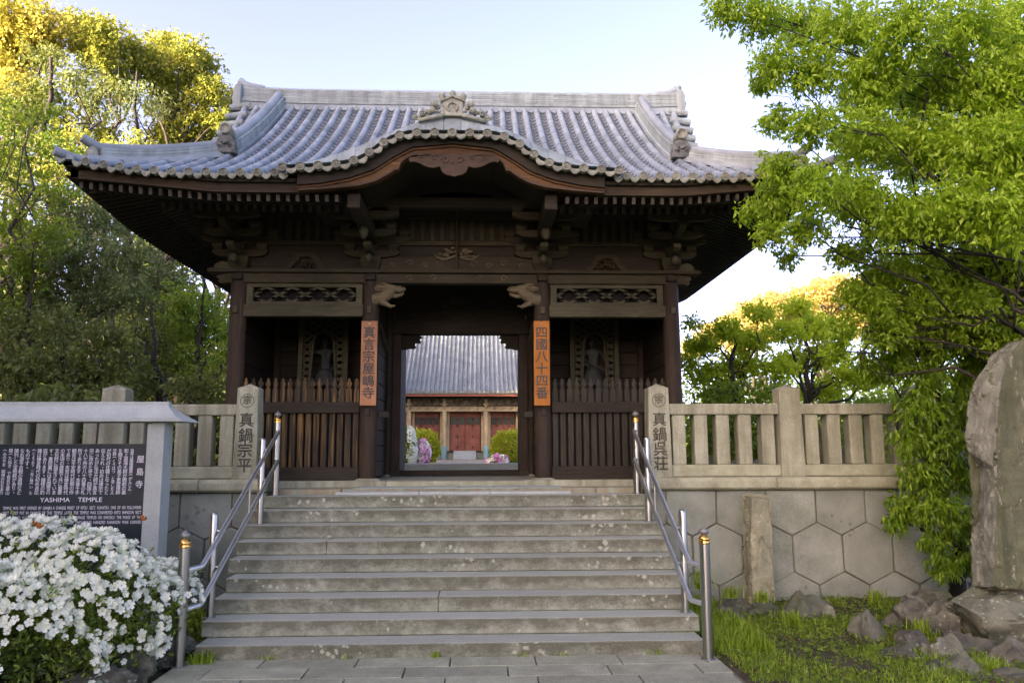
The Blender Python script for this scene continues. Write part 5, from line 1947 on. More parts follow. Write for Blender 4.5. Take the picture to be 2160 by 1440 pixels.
def foliage(clumps, dens, k, L, Wd, droop=0.4, spread=0.9, flat=0.85, shell=0.45, tw=0.5, jit=0.6):
    P, O = spray_points(clumps, dens, flat, shell)
    n = len(P)
    Pk = np.repeat(P, k, 0) + rng.normal(size=(n * k, 3)) * L * jit
    D = unit(np.repeat(O, k, 0) * tw + rng.normal(size=(n * k, 3)) * spread + np.array([0, 0, -droop]))
    s = 0.65 + 0.6 * rng.random(n * k)
    return leaves_geo(Pk, D, L * s, Wd * s)


def wiggle(a, b, n=6, amp=0.12, sag=0.0):
    a, b = Vector(a), Vector(b)
    L = (b - a).length
    out = []
    for i in range(n + 1):
        t = i / n
        p = a.lerp(b, t)
        w = math.sin(math.pi * t)
        p += Vector((random.uniform(-1, 1), random.uniform(-1, 1), random.uniform(-0.6, 0.6))) * amp * L * 0.25 * w
        p.z += sag * L * w
        out.append(p)
    return out


def tree(name, base, top, r0, clumps, label, group, leafm, barkm, dens, k, L, Wd, droop=0.4, twigs=3, fork=(0.25, 0.75), sag=0.08, cat='tree', parts=0, lean=0.06, limb=0.5, **kw):
    root = thing(name, base, label, cat, group)
    base, top = Vector(base), Vector(top)
    mb = MB()
    tp = wiggle(base, top, 9, lean * 4)
    mb.tube(tp, [r0 * (1.25 if i == 0 else 1) * (1 - 0.8 * i / 9) for i in range(10)], 9)
    zs = [p.z for p in tp]
    for c, r in clumps:
        c = Vector(c)
        f = random.uniform(*fork)
        z = base.z + (top.z - base.z) * f
        z = min(z, max(base.z + 0.3, c.z - 0.35 * (Vector((c.x, c.y, 0)) - Vector((base.x, base.y, 0))).length))
        i = min(range(len(tp)), key=lambda q: abs(zs[q] - z))
        s = tp[i]
        rr = r0 * (1 - 0.8 * i / 9) * limb
        path = wiggle(s, c, 6, 0.5, sag)
        mb.tube(path, [max(0.006, rr * (1 - 0.78 * j / 6)) for j in range(7)], 6, caps=False)
        for q in range(twigs):
            d = Vector(unit(rng.normal(size=3))) * r * 0.9
            st = path[random.choice((4, 5, 6))]
            mb.tube(wiggle(st, c + d, 4, 0.5), [max(0.004, rr * 0.25), 0.6 * max(0.004, rr * 0.25), 0.4 * max(0.004, rr * 0.25), 0.003, 0.002], 4, caps=False)
    put('trunk', mb.mesh('trunk', M[barkm], True), root)
    V, F = foliage(clumps, dens, k, L, Wd, droop, **kw)
    if parts:
        # the nearest, largest looking leaves are pieces of their own
        nl = len(V) // 4
        cen = V.reshape(nl, 4, 3)
        d = np.linalg.norm(cen[:, 0] - np.array([0, 0, CAM_H]), axis=1)
        order = np.argsort(d)
        pick = order[:parts]
        for q in pick:
            o4 = cen[q]
            me = bpy.data.meshes.new('leaf')
            c0 = o4[0]
            me.from_pydata([tuple(v - c0) for v in o4], [], [(0, 1, 2), (0, 2, 3)])
            me.materials.append(M[leafm])
            put('leaf', me, root, loc=tuple(c0))
        keep = np.ones(nl, bool)
        keep[pick] = False
        cen = cen[keep]
        V = cen.reshape(-1, 3)
        i = np.arange(len(cen)) * 4
        F = np.concatenate([np.stack([i, i + 1, i + 2], 1), np.stack([i, i + 2, i + 3], 1)])
    put('crown', np_mesh('crown', V - np.array(base), F, M[leafm]), root, loc=base, kind='stuff')
    return root


def px_clumps(lst, Y, dy=1.0, scale=1.0):
    """clumps given where the photograph shows them, spread in depth about distance Y"""
    out = []
    for q in lst:
        x, y, r = q[:3]
        yy = (q[3] if len(q) > 3 else Y) + random.uniform(-dy, dy)
        p = at(x, y, yy)
        out.append(((p.x, p.y, p.z), r * yy / FPX * scale))
    return out


def base_at(x, Y, z=1.27):
    p = at(x, 900, Y)
    return (p.x, Y, z)


# ---- woods on the left, behind the wall
def ltree(x, Y, ytop, r0, cl, label, leafm, dens, k, L, Wd, dy=1.2, bark='bark', **kw):
    t = at(x + random.uniform(-12, 12), ytop, Y)
    c = px_clumps(cl, Y, dy)
    # the far side of the crown, seen only through its gaps
    return tree('tree', base_at(x, Y), (t.x, Y, t.z), r0, c, label, 'woods beside the gate', leafm, bark, dens, k, L, Wd, **kw)


ltree(40, 27, 60, 0.28, [(30, 40, 75), (95, 65, 62), (20, 120, 70), (-60, 60, 90), (-80, 160, 90), (70, 110, 50), (30, 190, 60)],
      'golden crowned tree, tallest of the woods at the edge of the view', 'leaf_gold', 80, 9, 0.16, 0.095, droop=0.3)
ltree(110, 23, 120, 0.24, [(95, 120, 45), (160, 155, 50), (120, 195, 52), (60, 215, 60), (195, 205, 42), (25, 250, 55)],
      'dark evergreen with upright bare limbs rising before the golden trees', 'leaf_ever', 60, 9, 0.12, 0.065, bark='bark_dark')
ltree(225, 28, 60, 0.26, [(165, 55, 40), (215, 70, 45), (265, 110, 50), (215, 120, 50), (300, 130, 45), (180, 100, 42), (250, 180, 40)],
      'olive crowned tree rising above the dark evergreen', 'leaf_camphor', 80, 9, 0.16, 0.095)
ltree(285, 25, 150, 0.18, [(235, 190, 42), (290, 200, 45), (330, 225, 36), (200, 235, 36), (270, 255, 36)],
      'brownish thin leaved tree with slender forked limbs above the corner of the roof', 'leaf_grey', 24, 8, 0.14, 0.07, bark='bark_dark')
ltree(385, 30, 100, 0.30, [(350, 105, 46), (395, 110, 44), (425, 140, 42), (440, 190, 44), (390, 170, 50), (330, 165, 45), (360, 230, 46), (420, 245, 42), (345, 285, 45), (400, 300, 46), (460, 250, 30)],
      'yellow green camphor with rounded crown behind the corner of the roof', 'leaf_camphor', 70, 10, 0.16, 0.10)
ltree(480, 31, 200, 0.18, [(480, 215, 32), (505, 245, 34), (470, 280, 36), (515, 290, 34), (440, 310, 40), (520, 220, 22)],
      'small yellow green tree peeping out beside the gable end', 'leaf_camphor', 60, 9, 0.16, 0.095)
ltree(130, 25, 250, 0.16, [(60, 280, 60), (140, 262, 52), (220, 280, 48), (300, 330, 44), (350, 350, 40), (30, 360, 60), (110, 360, 50), (190, 345, 46), (250, 400, 44)],
      'mid green tree filling the gap beneath the golden crowns', 'leaf_camphor', 46, 9, 0.13, 0.08)
ltree(170, 21, 290, 0.10, [(150, 300, 46), (215, 320, 40), (260, 350, 45), (120, 350, 48), (200, 395, 48), (290, 310, 36), (300, 390, 40)],
      'pale leaved young tree with grey limbs just above the long eave', 'leaf_camphor', 48, 9, 0.13, 0.08)
ltree(60, 17, 230, 0.08, [(30, 250, 46), (95, 240, 36), (20, 330, 58), (100, 310, 46), (60, 400, 60), (130, 405, 46), (25, 480, 60), (100, 490, 55), (50, 560, 60), (150, 330, 36), (10, 640, 56)],
      'bright green leafy tree nearest the edge of the view, above the board', 'leaf_mid', 70, 8, 0.11, 0.062)
ltree(190, 18, 440, 0.12, [(160, 470, 70), (240, 470, 60), (130, 540, 74), (215, 550, 76), (290, 540, 62), (330, 600, 58), (260, 620, 70), (170, 630, 76), (90, 620, 62), (380, 600, 42), (360, 660, 60)],
      'grey green bushy tree filling the space under the long eave', 'leaf_grey', 150, 9, 0.085, 0.044)
ltree(420, 16.5, 600, 0.10, [(385, 640, 50), (440, 640, 42), (420, 700, 52), (360, 700, 52), (460, 700, 40), (480, 760, 40), (400, 770, 55)],
      'deep green broadleaf tree beside the dark pillar of the gate', 'leaf_mid', 120, 8, 0.10, 0.055, bark='bark_dark')
ltree(60, 15.5, 620, 0.14, [(40, 700, 70), (130, 700, 66), (60, 780, 66), (150, 780, 60), (230, 720, 62), (250, 790, 56), (-30, 760, 70)],
      'shadowy evergreen low behind the board roof', 'leaf_ever', 120, 8, 0.11, 0.055, bark='bark_dark')
ltree(330, 15.5, 640, 0.11, [(310, 720, 56), (350, 780, 52), (300, 800, 50), (400, 820, 46), (460, 830, 44), (240, 840, 50), (150, 840, 56), (60, 840, 56)],
      'dark shrub tree directly behind the fence post beside the board', 'leaf_ever', 130, 8, 0.10, 0.05, bark='bark_dark')
for i, (x, Y, r) in enumerate(((20, 20, .16), (98, 22, .11), (262, 19, .09), (345, 21, .13), (425, 19, .08), (150, 26, .2))):
    t = at(x + 15, 380, Y)
    c = px_clumps([(x + random.uniform(-50, 50), random.uniform(330, 520), 42) for _ in range(5)], Y, 1.0)
    tree('tree', base_at(x, Y), (t.x, Y, t.z), r, c,
         ['bare slender trunk, first from the edge of the view', 'thin trunk behind the middle of the board roof', 'leaning thin trunk among the dark shrubs', 'stout trunk behind the dark shrub tree', 'slim trunk close to the gate pillar', 'thick trunk in the depth of the woods'][i],
         'woods beside the gate', 'leaf_ever', 'bark_dark', 26, 8, 0.11, 0.05)

# trees out to the side, which close the woods and shade the forecourt from the low sun
for i, (x, y, h) in enumerate(((-16, 20, 8.0), (-15.5, 15.5, 8.5), (-19, 25, 8.5), (-12.4, 10.6, 8.0), (-13.2, 8.6, 8), (-14.0, 12.8, 8.5))):
    cl = []
    for _ in range(18):
        a = random.uniform(0, 2 * math.pi)
        q = random.uniform(0.3, 2.6)
        cl.append(((x + q * math.cos(a) * 0.8, y + q * math.sin(a), 1.3 + h * random.uniform(0.06, 0.95)), random.uniform(0.8, 1.25)))
    zb = 1.27 if y > 9.4 else 0.05
    tree('tree', (x, y, zb), (x, y, zb + h * 0.85), 0.28, cl,
         ['broad evergreen beyond the edge of the view, among the side woods', 'tall evergreen of the side woods facing the forecourt', 'evergreen deep in the side woods', 'evergreen beside the end of the hexagonal wall, outside the view',
          'evergreen level with the azaleas, outside the view', 'second row evergreen behind the end of the hexagonal wall'][i],
         'side woods', 'leaf_ever', 'bark_dark', 22, 8, 0.26, 0.13)


def wood_mass(name, x0, x1, y0, y1, z0, z1, n, mat, label, L=0.30, Wd=0.17):
    P = np.stack([rng.uniform(x0, x1, n), rng.uniform(y0, y1, n), z0 + (z1 - z0) * rng.random(n) ** 1.2], 1)
    P[:, 2] *= (0.75 if L < 0.4 else 0.88) + (0.25 if L < 0.4 else 0.12) * np.sin(P[:, 0] * 1.1 + P[:, 1] * 0.7)
    D = unit(rng.normal(size=(n, 3)) + np.array([0, 0, -0.2]))
    s = 0.7 + 0.6 * rng.random(n)
    V, F = leaves_geo(P, D, L * s, Wd * s)
    o = put(name, np_mesh(name, V, F, mat), kind='stuff')
    return tag(o, label, 'undergrowth')


wood_mass('far_woods', -26, -6.6, 30, 38, 1.2, 11.5, 70000, M['leaf_ever'], 'dark far woods closing the view between the trunks')
wood_mass('sun_blocker_leaves', -24, -11, -20, 7.5, 0.0, 15.5, 52000, M['leaf_ever'], 'added leaf mass outside the view, blocking the low sun', 0.55, 0.34)  # unseen leaves added only to keep the low sun off the foreground
wood_mass('undergrowth', -9.5, -3.4, 11.0, 14.5, 1.2, 2.7, 42000, M['leaf_ever'], 'dark undergrowth behind the granite fence and the board', 0.13, 0.07)

# ---- maples and sunlit trees on the right, behind the fence
RT = [
    ('tree', 1545, 14.5, 650, 0.10, [(1480, 730, 42), (1530, 700, 44), (1590, 720, 48), (1560, 770, 52), (1485, 790, 44), (1640, 780, 44), (1520, 830, 44), (1600, 660, 36), (1460, 680, 22), (1450, 760, 26)],
     'lime green maple with dark forked limbs beside the gate', 'leaf_maple', 230, 9, 0.075, 0.05),
    ('tree', 1700, 15.5, 640, 0.11, [(1660, 700, 48), (1720, 690, 50), (1680, 760, 52), (1745, 750, 50), (1790, 790, 48), (1640, 830, 46), (1730, 825, 50), (1840, 800, 48), (1680, 650, 36), (1860, 720, 46), (1760, 700, 40)],
     'lime green maple over the second fence post', 'leaf_maple', 230, 9, 0.075, 0.05),
    ('tree', 1600, 36, 640, 0.22, [(1500, 710, 34), (1540, 690, 36), (1580, 665, 38), (1625, 645, 38), (1600, 700, 40), (1560, 720, 36), (1460, 735, 26)],
     'sunlit yellow tree showing over the nearer maple', 'leaf_peach', 90, 9, 0.18, 0.11),
    ('tree', 1740, 38, 600, 0.24, [(1680, 640, 40), (1730, 620, 40), (1780, 610, 40), (1820, 625, 38), (1700, 680, 42), (1760, 670, 42), (1650, 655, 32), (1800, 680, 40), (1870, 640, 46)],
     'peach tinted sunlit tree glowing behind the leafy branches', 'leaf_peach', 90, 9, 0.18, 0.11),
]
for nm, x, Y, yt, r0, cl, label, lm, dens, k, L, Wd in RT:
    t = at(x, yt + 40, Y)
    tree(nm, base_at(x, Y), (t.x, Y, t.z), r0, px_clumps(cl, Y, 0.8), label, 'trees behind the fence', lm, 'bark_dark' if Y < 20 else 'bark', dens, k, L, Wd, droop=0.15, flat=0.55 if Y < 20 else 0.85)
wood_mass('undergrowth', 4.0, 11.0, 13.0, 17.0, 1.2, 3.0, 52000, M['leaf_mid'], 'green undergrowth behind the granite fence and the maples', 0.12, 0.065)
wood_mass('far_woods', 9.5, 34, 42, 52, 1.2, 8.0, 22000, M['leaf_mid'], 'distant green woods beyond the maples')

# ---- the broad leaved tree close on the right
up = [(1530, 20, 46), (1610, 30, 60), (1690, 50, 70), (1790, 55, 84), (1910, 60, 90), (2040, 60, 100), (2150, 60, 100), (2230, 120, 110),
      (1635, 135, 58), (1600, 180, 28), (1715, 150, 66), (1840, 170, 84), (1970, 180, 92), (2110, 190, 100),
      (1640, 250, 40), (1720, 262, 60), (1830, 290, 76), (1950, 310, 88), (2080, 310, 92), (2200, 330, 110),
      (1645, 350, 46), (1640, 415, 54), (1583, 448, 30), (1720, 390, 66), (1625, 490, 40), (1700, 480, 52), (1800, 410, 66), (1890, 460, 70), (2000, 440, 84), (2120, 450, 100),
      (1660, 540, 26)]
up = [(x, y, r, 6.5 + 0.9 * ((x * 7 + y * 3) % 17) / 17 + (0.6 if x < 1700 else 0)) for x, y, r in up]
mid = [(1930, 640, 60), (2040, 640, 66), (2140, 700, 80), (2130, 540, 80), (1850, 640, 44), (1790, 535, 44), (1870, 575, 66), (1980, 575, 76), (2100, 580, 84), (2190, 620, 90), (1800, 625, 36), (1775, 690, 36), (1870, 690, 52), (1980, 690, 66), (2090, 680, 74), (1765, 740, 26)]
mid = [(x, y, r, 7.7 + 0.5 * ((x * 5 + y) % 11) / 11) for x, y, r in mid]
inner = [(x, y + 10, r * 1.05, Y + 1.5) for x, y, r, Y in up if x > 1760 and y > 120] + [(x + 30, y, r, Y + 0.5) for x, y, r, Y in mid if x > 1850]
low = [(1850, 770, 48), (1900, 740, 50), (1960, 720, 56), (2040, 700, 60), (1945, 780, 56), (2050, 780, 60), (1940, 860, 54), (2040, 860, 56), (1915, 930, 38), (1990, 930, 54), (1950, 1000, 50), (2030, 1000, 50), (1915, 1070, 40), (1985, 1075, 50), (1895, 1100, 24), (2040, 1100, 46), (1970, 1150, 34), (1990, 1195, 30), (2030, 1180, 36), (2110, 760, 60), (2110, 900, 60)]
low = [(x, y, r, 8.35 + 0.35 * ((x * 5 + y) % 11) / 11) for x, y, r in low]
tb = at(2250, 1200, 8.6)
tree('broadleaf_tree', (6.4, 8.0, 0.08), (6.1, 7.6, 6.8), 0.11, px_clumps(up, 7, 0.25) + px_clumps(mid, 8, 0.15) + px_clumps(inner, 8.4, 0.2),
     'fresh green broad leaved tree reaching over the end of the gate roof', None, 'leaf_near', 'bark_dark', 780, 7, 0.068, 0.027, droop=0.75, twigs=6, limb=0.26, fork=(0.3, 0.85), parts=300, tw=0.35, spread=0.7, jit=0.35, shell=0.5)
tree('hanging_shrub', (5.15, 8.75, 0.08), (5.0, 8.6, 3.2), 0.09, px_clumps(low, 8.5, 0.08),
     'deep green drooping shrub hanging over the fence beside the tall stone', 'shrub', 'leaf_low', 'bark_dark', 560, 7, 0.082, 0.030, droop=1.3, twigs=3, fork=(0.3, 0.9), parts=300, tw=0.45, spread=0.6, jit=0.3, cat='shrub', shell=0.5)
COL.objects['hanging_shrub'].pop('group', None) if 'hanging_shrub' in COL.objects else None

# ------------------------------------------------------------------ rocks and standing stones


def rock_mesh(name, size, seed, mat, sub=3, rough=0.35, flat=0.0, angular=0.5):
    bm = bmesh.new()
    bmesh.ops.create_icosphere(bm, subdivisions=sub, radius=1.0)
    off = Vector((seed * 3.17, seed * 1.73, seed * 2.41))
    rs = random.Random(seed)
    planes = [(Vector((rs.uniform(-1, 1), rs.uniform(-1, 1), rs.uniform(-0.4, 1))).normalized(), rs.uniform(0.62, 0.9)) for _ in range(9)]
    for v in bm.verts:
        p = v.co.copy()
        p *= 1 + rough * 1.3 * noise.fractal(p * 1.3 + off, 1.0, 2.0, 4)
        for n_, d in planes:
            e = p.dot(n_) - d
            if e > 0:
                p -= n_ * e * 0.96
        p *= 1 + 0.11 * noise.fractal(p * 4 + off, 0.8, 2.0, 4)
        v.co = Vector((p.x * size[0], p.y * size[1], p.z * size[2]))
    bm.normal_update()
    for ed in bm.edges:
        if len(ed.link_faces) == 2 and ed.calc_face_angle(0) > 0.42:
            ed.smooth = False
    me = bpy.data.meshes.new(name)
    bm.to_mesh(me)
    bm.free()
    me.materials.append(mat)
    me.polygons.foreach_set('use_smooth', [True] * len(me.polygons))
    return me


def rock(name, px, py, Y, wpx, hpx, label, group, seed, mat='rock', depth=0.9, rough=0.35, sub=4, cat='rock'):
    p = at(px, py, Y)
    sx, sz = wpx * Y / FPX / 2, hpx * Y / FPX / 2
    o = put(name, rock_mesh(name, (sx * 1.2, sx * depth * 1.15, sz * 1.5), seed, M[mat], sub, rough), loc=p - Vector((0, 0, sz * 0.15)), rot=(0, 0, seed))
    return tag(o, label, cat, group)


rr = [
    ('rock', 1540, 1310, 8.35, 85, 60, 'dark rock nearest the right handrail', 11, 'rock'),
    ('rock', 1545, 1282, 8.7, 70, 40, 'low dark rock behind the rock nearest the handrail', 12, 'rock'),
    ('rock', 1625, 1330, 8.3, 70, 50, 'small squat rock in front of the rough upright stone', 13, 'rock'),
    ('rock', 1690, 1295, 8.4, 105, 70, 'largest lichened rock at the foot of the rough upright stone', 14, 'rock_light'),
    ('rock', 1740, 1318, 8.3, 60, 50, 'grey pointed rock at the outer end of the group by the rough upright stone', 15, 'rock_light'),
    ('rock', 1610, 1295, 8.55, 90, 45, 'bluish black rock leaning at the base of the rough upright stone', 16, 'rock'),
    ('rock', 1834, 1335, 7.45, 62, 78, 'upright grey rock standing alone in the grass', 17, 'rock_light'),
    ('rock', 1960, 1270, 7.9, 80, 50, 'reddish rock wedged beneath the hanging shrub', 18, 'rock'),
    ('rock', 1985, 1325, 7.5, 110, 85, 'dark angular rock under the boulder of the tall stone', 19, 'rock'),
    ('rock', 1920, 1365, 7.1, 80, 60, 'rounded mossy rock in the grass below the rock pile', 20, 'rock'),
    ('rock', 2060, 1385, 6.9, 120, 70, 'broad flat rock in the middle of the rock pile', 21, 'rock'),
    ('rock', 2130, 1400, 6.6, 110, 80, 'brown rock at the edge of the view in the rock pile', 22, 'rock'),
    ('rock', 2040, 1430, 6.3, 130, 70, 'pale brown rock nearest the viewer in the rock pile', 23, 'rock_light'),
    ('rock', 2140, 1450, 6.1, 120, 70, 'lowest rock at the corner of the rock pile', 24, 'rock'),
    ('rock', 1900, 1310, 7.7, 60, 40, 'small rock between the shrub and the lone upright rock', 25, 'rock'),
    ('rock', 1890, 1400, 6.75, 90, 60, 'mossy rock at the front of the rock pile, beside the grass', 27, 'rock'),
    ('rock', 2000, 1395, 6.75, 90, 70, 'grey rock in the middle of the pile, under the dark angular one', 28, 'rock_light'),
    ('rock', 1960, 1440, 6.35, 110, 70, 'dark rock at the near corner of the rock pile', 29, 'rock'),
    ('rock', 1930, 1300, 7.7, 90, 60, 'dark rock at the top of the pile below the shrub', 30, 'rock'),
    ('rock', 2165, 1345, 7.0, 90, 60, 'dark rock tucked under the boulder at the edge of the view', 26, 'rock'),
]
for nm, x, y, Y, w, h, lab, sd, mt in rr:
    rock(nm, x, y, Y, w, h, lab, 'rocks in the grass bed', sd, mt)
bo = rock('boulder', 2130, 1292, 7.25, 250, 96, 'great rounded boulder carrying the tall inscribed stone', None, 41, 'rock_light', 0.85, 0.06, 4, 'boulder')

lab_l = ['squared edging stone beside the foot of the handrail', 'mossy edging stone, second from the handrail', 'rounded edging stone, third from the handrail', 'long grey edging stone under the azalea blossoms', 'edging stone nearest the viewer under the azaleas', 'small wedge stone between the larger edging stones']
for i, (x, y, Y, w, h) in enumerate(((372, 1345, 7.1, 90, 66), (345, 1362, 6.75, 70, 60), (285, 1385, 6.35, 100, 80), (205, 1420, 6.0, 150, 80), (110, 1460, 5.7, 150, 70), (330, 1335, 7.3, 60, 50))):
    rock('edging_stone', x, y + 20, Y, w * 0.85, h * 0.58, lab_l[i], 'edging stones of the azalea bed', 60 + i, 'rock', 0.8, 0.25, 4, 'stone')


def slab_stone(name, outline, y0, y1, mat, amp, seed, loc_label, cat, cut=7, outline2=None):
    """standing stone: front outline (x, z), real thickness, hammered surface"""
    bm = bmesh.new()
    m = MB().prism(outline, y0, y1)
    if outline2:
        k = len(outline)
        m.v = m.v[:k] + [(x, y1, z) for x, z in outline2]
    vs = [bm.verts.new(v) for v in m.v]
    for f in m.f:
        bm.faces.new([vs[i] for i in f])
    bmesh.ops.triangulate(bm, faces=bm.faces[:])
    for it in range(cut):
        ed = [e for e in bm.edges if e.calc_length() > 0.042]
        if not ed:
            break
        bmesh.ops.subdivide_edges(bm, edges=ed, cuts=1)
        bmesh.ops.triangulate(bm, faces=[f for f in bm.faces if len(f.verts) > 3])
    for _ in range(1):
        bmesh.ops.smooth_vert(bm, verts=bm.verts[:], factor=0.5, use_axis_x=True, use_axis_y=True, use_axis_z=True)
    bmesh.ops.recalc_face_normals(bm, faces=bm.faces[:])
    bm.normal_update()
    off = Vector((seed, seed * 2.1, 0))
    for v in bm.verts:
        n_ = noise.fractal(Vector((v.co.x * 4, v.co.y * 4, v.co.z * 2.5)) + off, 1.0, 2.0, 5)
        q = noise.noise(Vector((v.co.x * 1.6, v.co.y * 1.6, v.co.z * 1.6)) + off)
        c_ = noise.cell(Vector((v.co.x * 9 + n_ * 1.5, v.co.y * 9, v.co.z * 5 + n_ * 2.0)) + off)
        v.co += v.normal * (amp * 1.5 * n_ + amp * 1.5 * q + amp * 0.45 * c_)
    me = bpy.data.meshes.new(name)
    bm.to_mesh(me)
    bm.free()
    me.materials.append(M[mat])
    if outline2:
        me.materials.append(M['flank'])
        for p in me.polygons:
            if p.normal.x < -0.6:
                p.material_index = 1
    o = put(name, me)
    return tag(o, loc_label, cat)


front = ((2098, 1240), (2097, 1180), (2098, 1100), (2100, 1040), (2102, 985), (2101, 950), (2103, 915), (2106, 850), (2112, 800), (2128, 752), (2150, 722), (2175, 716), (2250, 730), (2330, 800), (2370, 950), (2360, 1100), (2350, 1240))
back = ((2052, 1236), (2050, 1180), (2057, 1100), (2062, 1040), (2066, 985), (2040, 950), (2030, 915), (2036, 850), (2055, 800), (2085, 752), (2125, 722), (2165, 714), (2240, 728), (2320, 800), (2360, 950), (2350, 1100), (2340, 1236))
ol = [at(x, y, 6.98) for x, y in front]
ol2 = [at(x, y, 7.32) for x, y in back]
mon = slab_stone('stone_monument', [(p.x, p.z) for p in ol], 6.98, 7.32, 'monument', 0.021, 3.0, 'tall brown inscribed stone standing on a boulder at the edge of the view', 'monument', outline2=[(p.x, p.z) for p in ol2])
mb = MB()
for i in range(26):
    p = at(random.uniform(2125, 2175), random.uniform(990, 1200), 6.9)
    a = random.uniform(0, 6.28)
    L = random.uniform(0.02, 0.06)
    mb.tube([(p.x - L * math.cos(a), p.y + 0.05, p.z - L * math.sin(a)), (p.x, p.y + 0.045, p.z + 0.01), (p.x + L * math.cos(a), p.y + 0.05, p.z + L * math.sin(a))], [0.005, 0.009, 0.005], 5)
ol = []
for x, y in ((1579, 1272), (1578, 1200), (1576, 1120), (1575, 1044), (1598, 1042), (1616, 1045), (1617, 1120), (1621, 1200), (1624, 1272)):
    p = at(x, y, 8.75)
    ol.append((p.x, p.z))
slab_stone('upright_stone', ol, 8.62, 8.9, 'rough', 0.026, 9.0, 'rough buff upright stone standing before the hexagonal wall', 'stone post', 8)

# stones stacked behind the fence
for i, (x, y, Y, w, h) in enumerate(((1480, 985, 11.2, 44, 60), (1500, 990, 11.0, 26, 50), (1560, 995, 11.3, 60, 50), (1735, 960, 11.0, 30, 90), (1780, 985, 11.4, 50, 60), (1600, 990, 11.6, 50, 40))):
    rock('stone', x, y, Y, w, h, ['leaning flat stone seen through the first gap of the fence', 'thin pale stone seen through the second gap of the fence', 'dark stone seen low between the fence balusters', 'tall narrow stone seen past the second fence post', 'brown stone seen through the farther fence section', 'low stone seen through the fourth gap of the fence'][i],
         'stones behind the fence', 80 + i, 'rock_light', 0.4, 0.2, 2, 'stone')

# ------------------------------------------------------------------ grass and weeds


def blades(P, hmin, hmax, w, lean=0.5):
    n = len(P)
    h = rng.uniform(hmin, hmax, n)[:, None]
    a = rng.uniform(0, 2 * math.pi, n)
    dx = np.stack([np.cos(a), np.sin(a), np.zeros(n)], 1)
    sd = np.stack([-np.sin(a), np.cos(a), np.zeros(n)], 1)
    l = (rng.random(n) * lean)[:, None]
    W_ = w * (0.6 + 0.8 * rng.random(n))[:, None]
    a0, b0 = P - sd * W_ / 2, P + sd * W_ / 2
    mid_ = P + np.array([0, 0, 1]) * h * 0.6 + dx * h * l * 0.35
    a1, b1 = mid_ - sd * W_ * 0.4, mid_ + sd * W_ * 0.4
    tip = P + np.array([0, 0, 1]) * h * (1 - 0.3 * l) + dx * h * l
    V = np.stack([a0, b0, b1, a1, tip], 1).reshape(-1, 3)
    i = np.arange(n) * 5
    F = np.concatenate([np.stack([i, i + 1, i + 2], 1), np.stack([i, i + 2, i + 3], 1), np.stack([i + 3, i + 2, i + 4], 1)])
    return V, F


def grass_patch(label, n, x0, x1, y0, y1, hmin, hmax, thr=-0.1):
    P = np.stack([rng.uniform(x0, x1, n), rng.uniform(y0, y1, n), np.zeros(n)], 1)
    nz = np.array([noise.noise(Vector((p[0] * 1.6, p[1] * 1.6, 4.0))) for p in P])
    ok = (nz > thr) & ~((P[:, 0] > -2.45) & (P[:, 0] < 2.0) & (P[:, 1] < 7.0))
    P, nz = P[ok], nz[ok]
    P[:, 2] = [ground_z(p[0], p[1]) - 0.005 for p in P]
    V, F = blades(P, hmin, hmax, 0.007, 1.0)
    return V, F


parts_ = [grass_patch('', 36000, 1.99, 4.7, 4.6, 9.1, 0.012, 0.055, -0.2), grass_patch('', 5000, 2.0, 4.4, 4.6, 9.0, 0.04, 0.12, 0.1), grass_patch('', 5000, 1.99, 2.5, 6.9, 9.1, 0.05, 0.2, -0.3)]
Vs, Fs, o = [], [], 0
for V, F in parts_:
    Vs.append(V)
    Fs.append(F + o)
    o += len(V)
tag(put('grass', np_mesh('grass', np.concatenate(Vs), np.concatenate(Fs), M['grass']), kind='stuff'), 'bright short grass growing on the bed beside the path', 'grass')
# small broad leaved plants among the grass
n = 8200
P = np.stack([rng.uniform(1.99, 4.6, n), rng.uniform(4.8, 9.1, n), np.zeros(n)], 1)
P[:, 2] = [ground_z(p[0], p[1]) + 0.01 + 0.04 * random.random() for p in P]
D = unit(rng.normal(size=(n, 3)) * np.array([1, 1, 0.35]) + np.array([0, 0, 0.35]))
V, F = leaves_geo(P, D, rng.uniform(0.02, 0.05, n), rng.uniform(0.012, 0.028, n))
tag(put('ground_cover', np_mesh('ground_cover', V, F, M['leaf_mid']), kind='stuff'), 'small leafy weeds mixed into the grass bed', 'ground cover')


n = 420
P = np.stack([rng.uniform(1.99, 4.6, n), rng.uniform(5.0, 9.15, n), np.zeros(n)], 1)
P[:, 2] = [ground_z(p[0], p[1]) + 0.012 for p in P]
D = unit(rng.normal(size=(n, 3)) * np.array([1, 1, 0.15]))
V, F = leaves_geo(P, D, rng.uniform(0.04, 0.08, n), rng.uniform(0.02, 0.035, n))
tag(put('leaf_litter', np_mesh('leaf_litter', V, F, M['litter']), kind='stuff'), 'dry brown leaves fallen on the grass bed', 'leaf litter')


def tuft(x, y, z, n, h, label, name='weed', group='weeds at the foot of the stairs', mat='grass', w=0.006, spread=0.03):
    P = np.stack([x + rng.normal(size=n) * spread, y + rng.normal(size=n) * spread * 0.5, np.full(n, z)], 1)
    V, F = blades(P, h * 0.5, h, w, 1.1)
    base = np.array([x, y, z])
    tag(put(name, np_mesh(name, V - base, F, M[mat]), loc=base), label, 'weed', group)


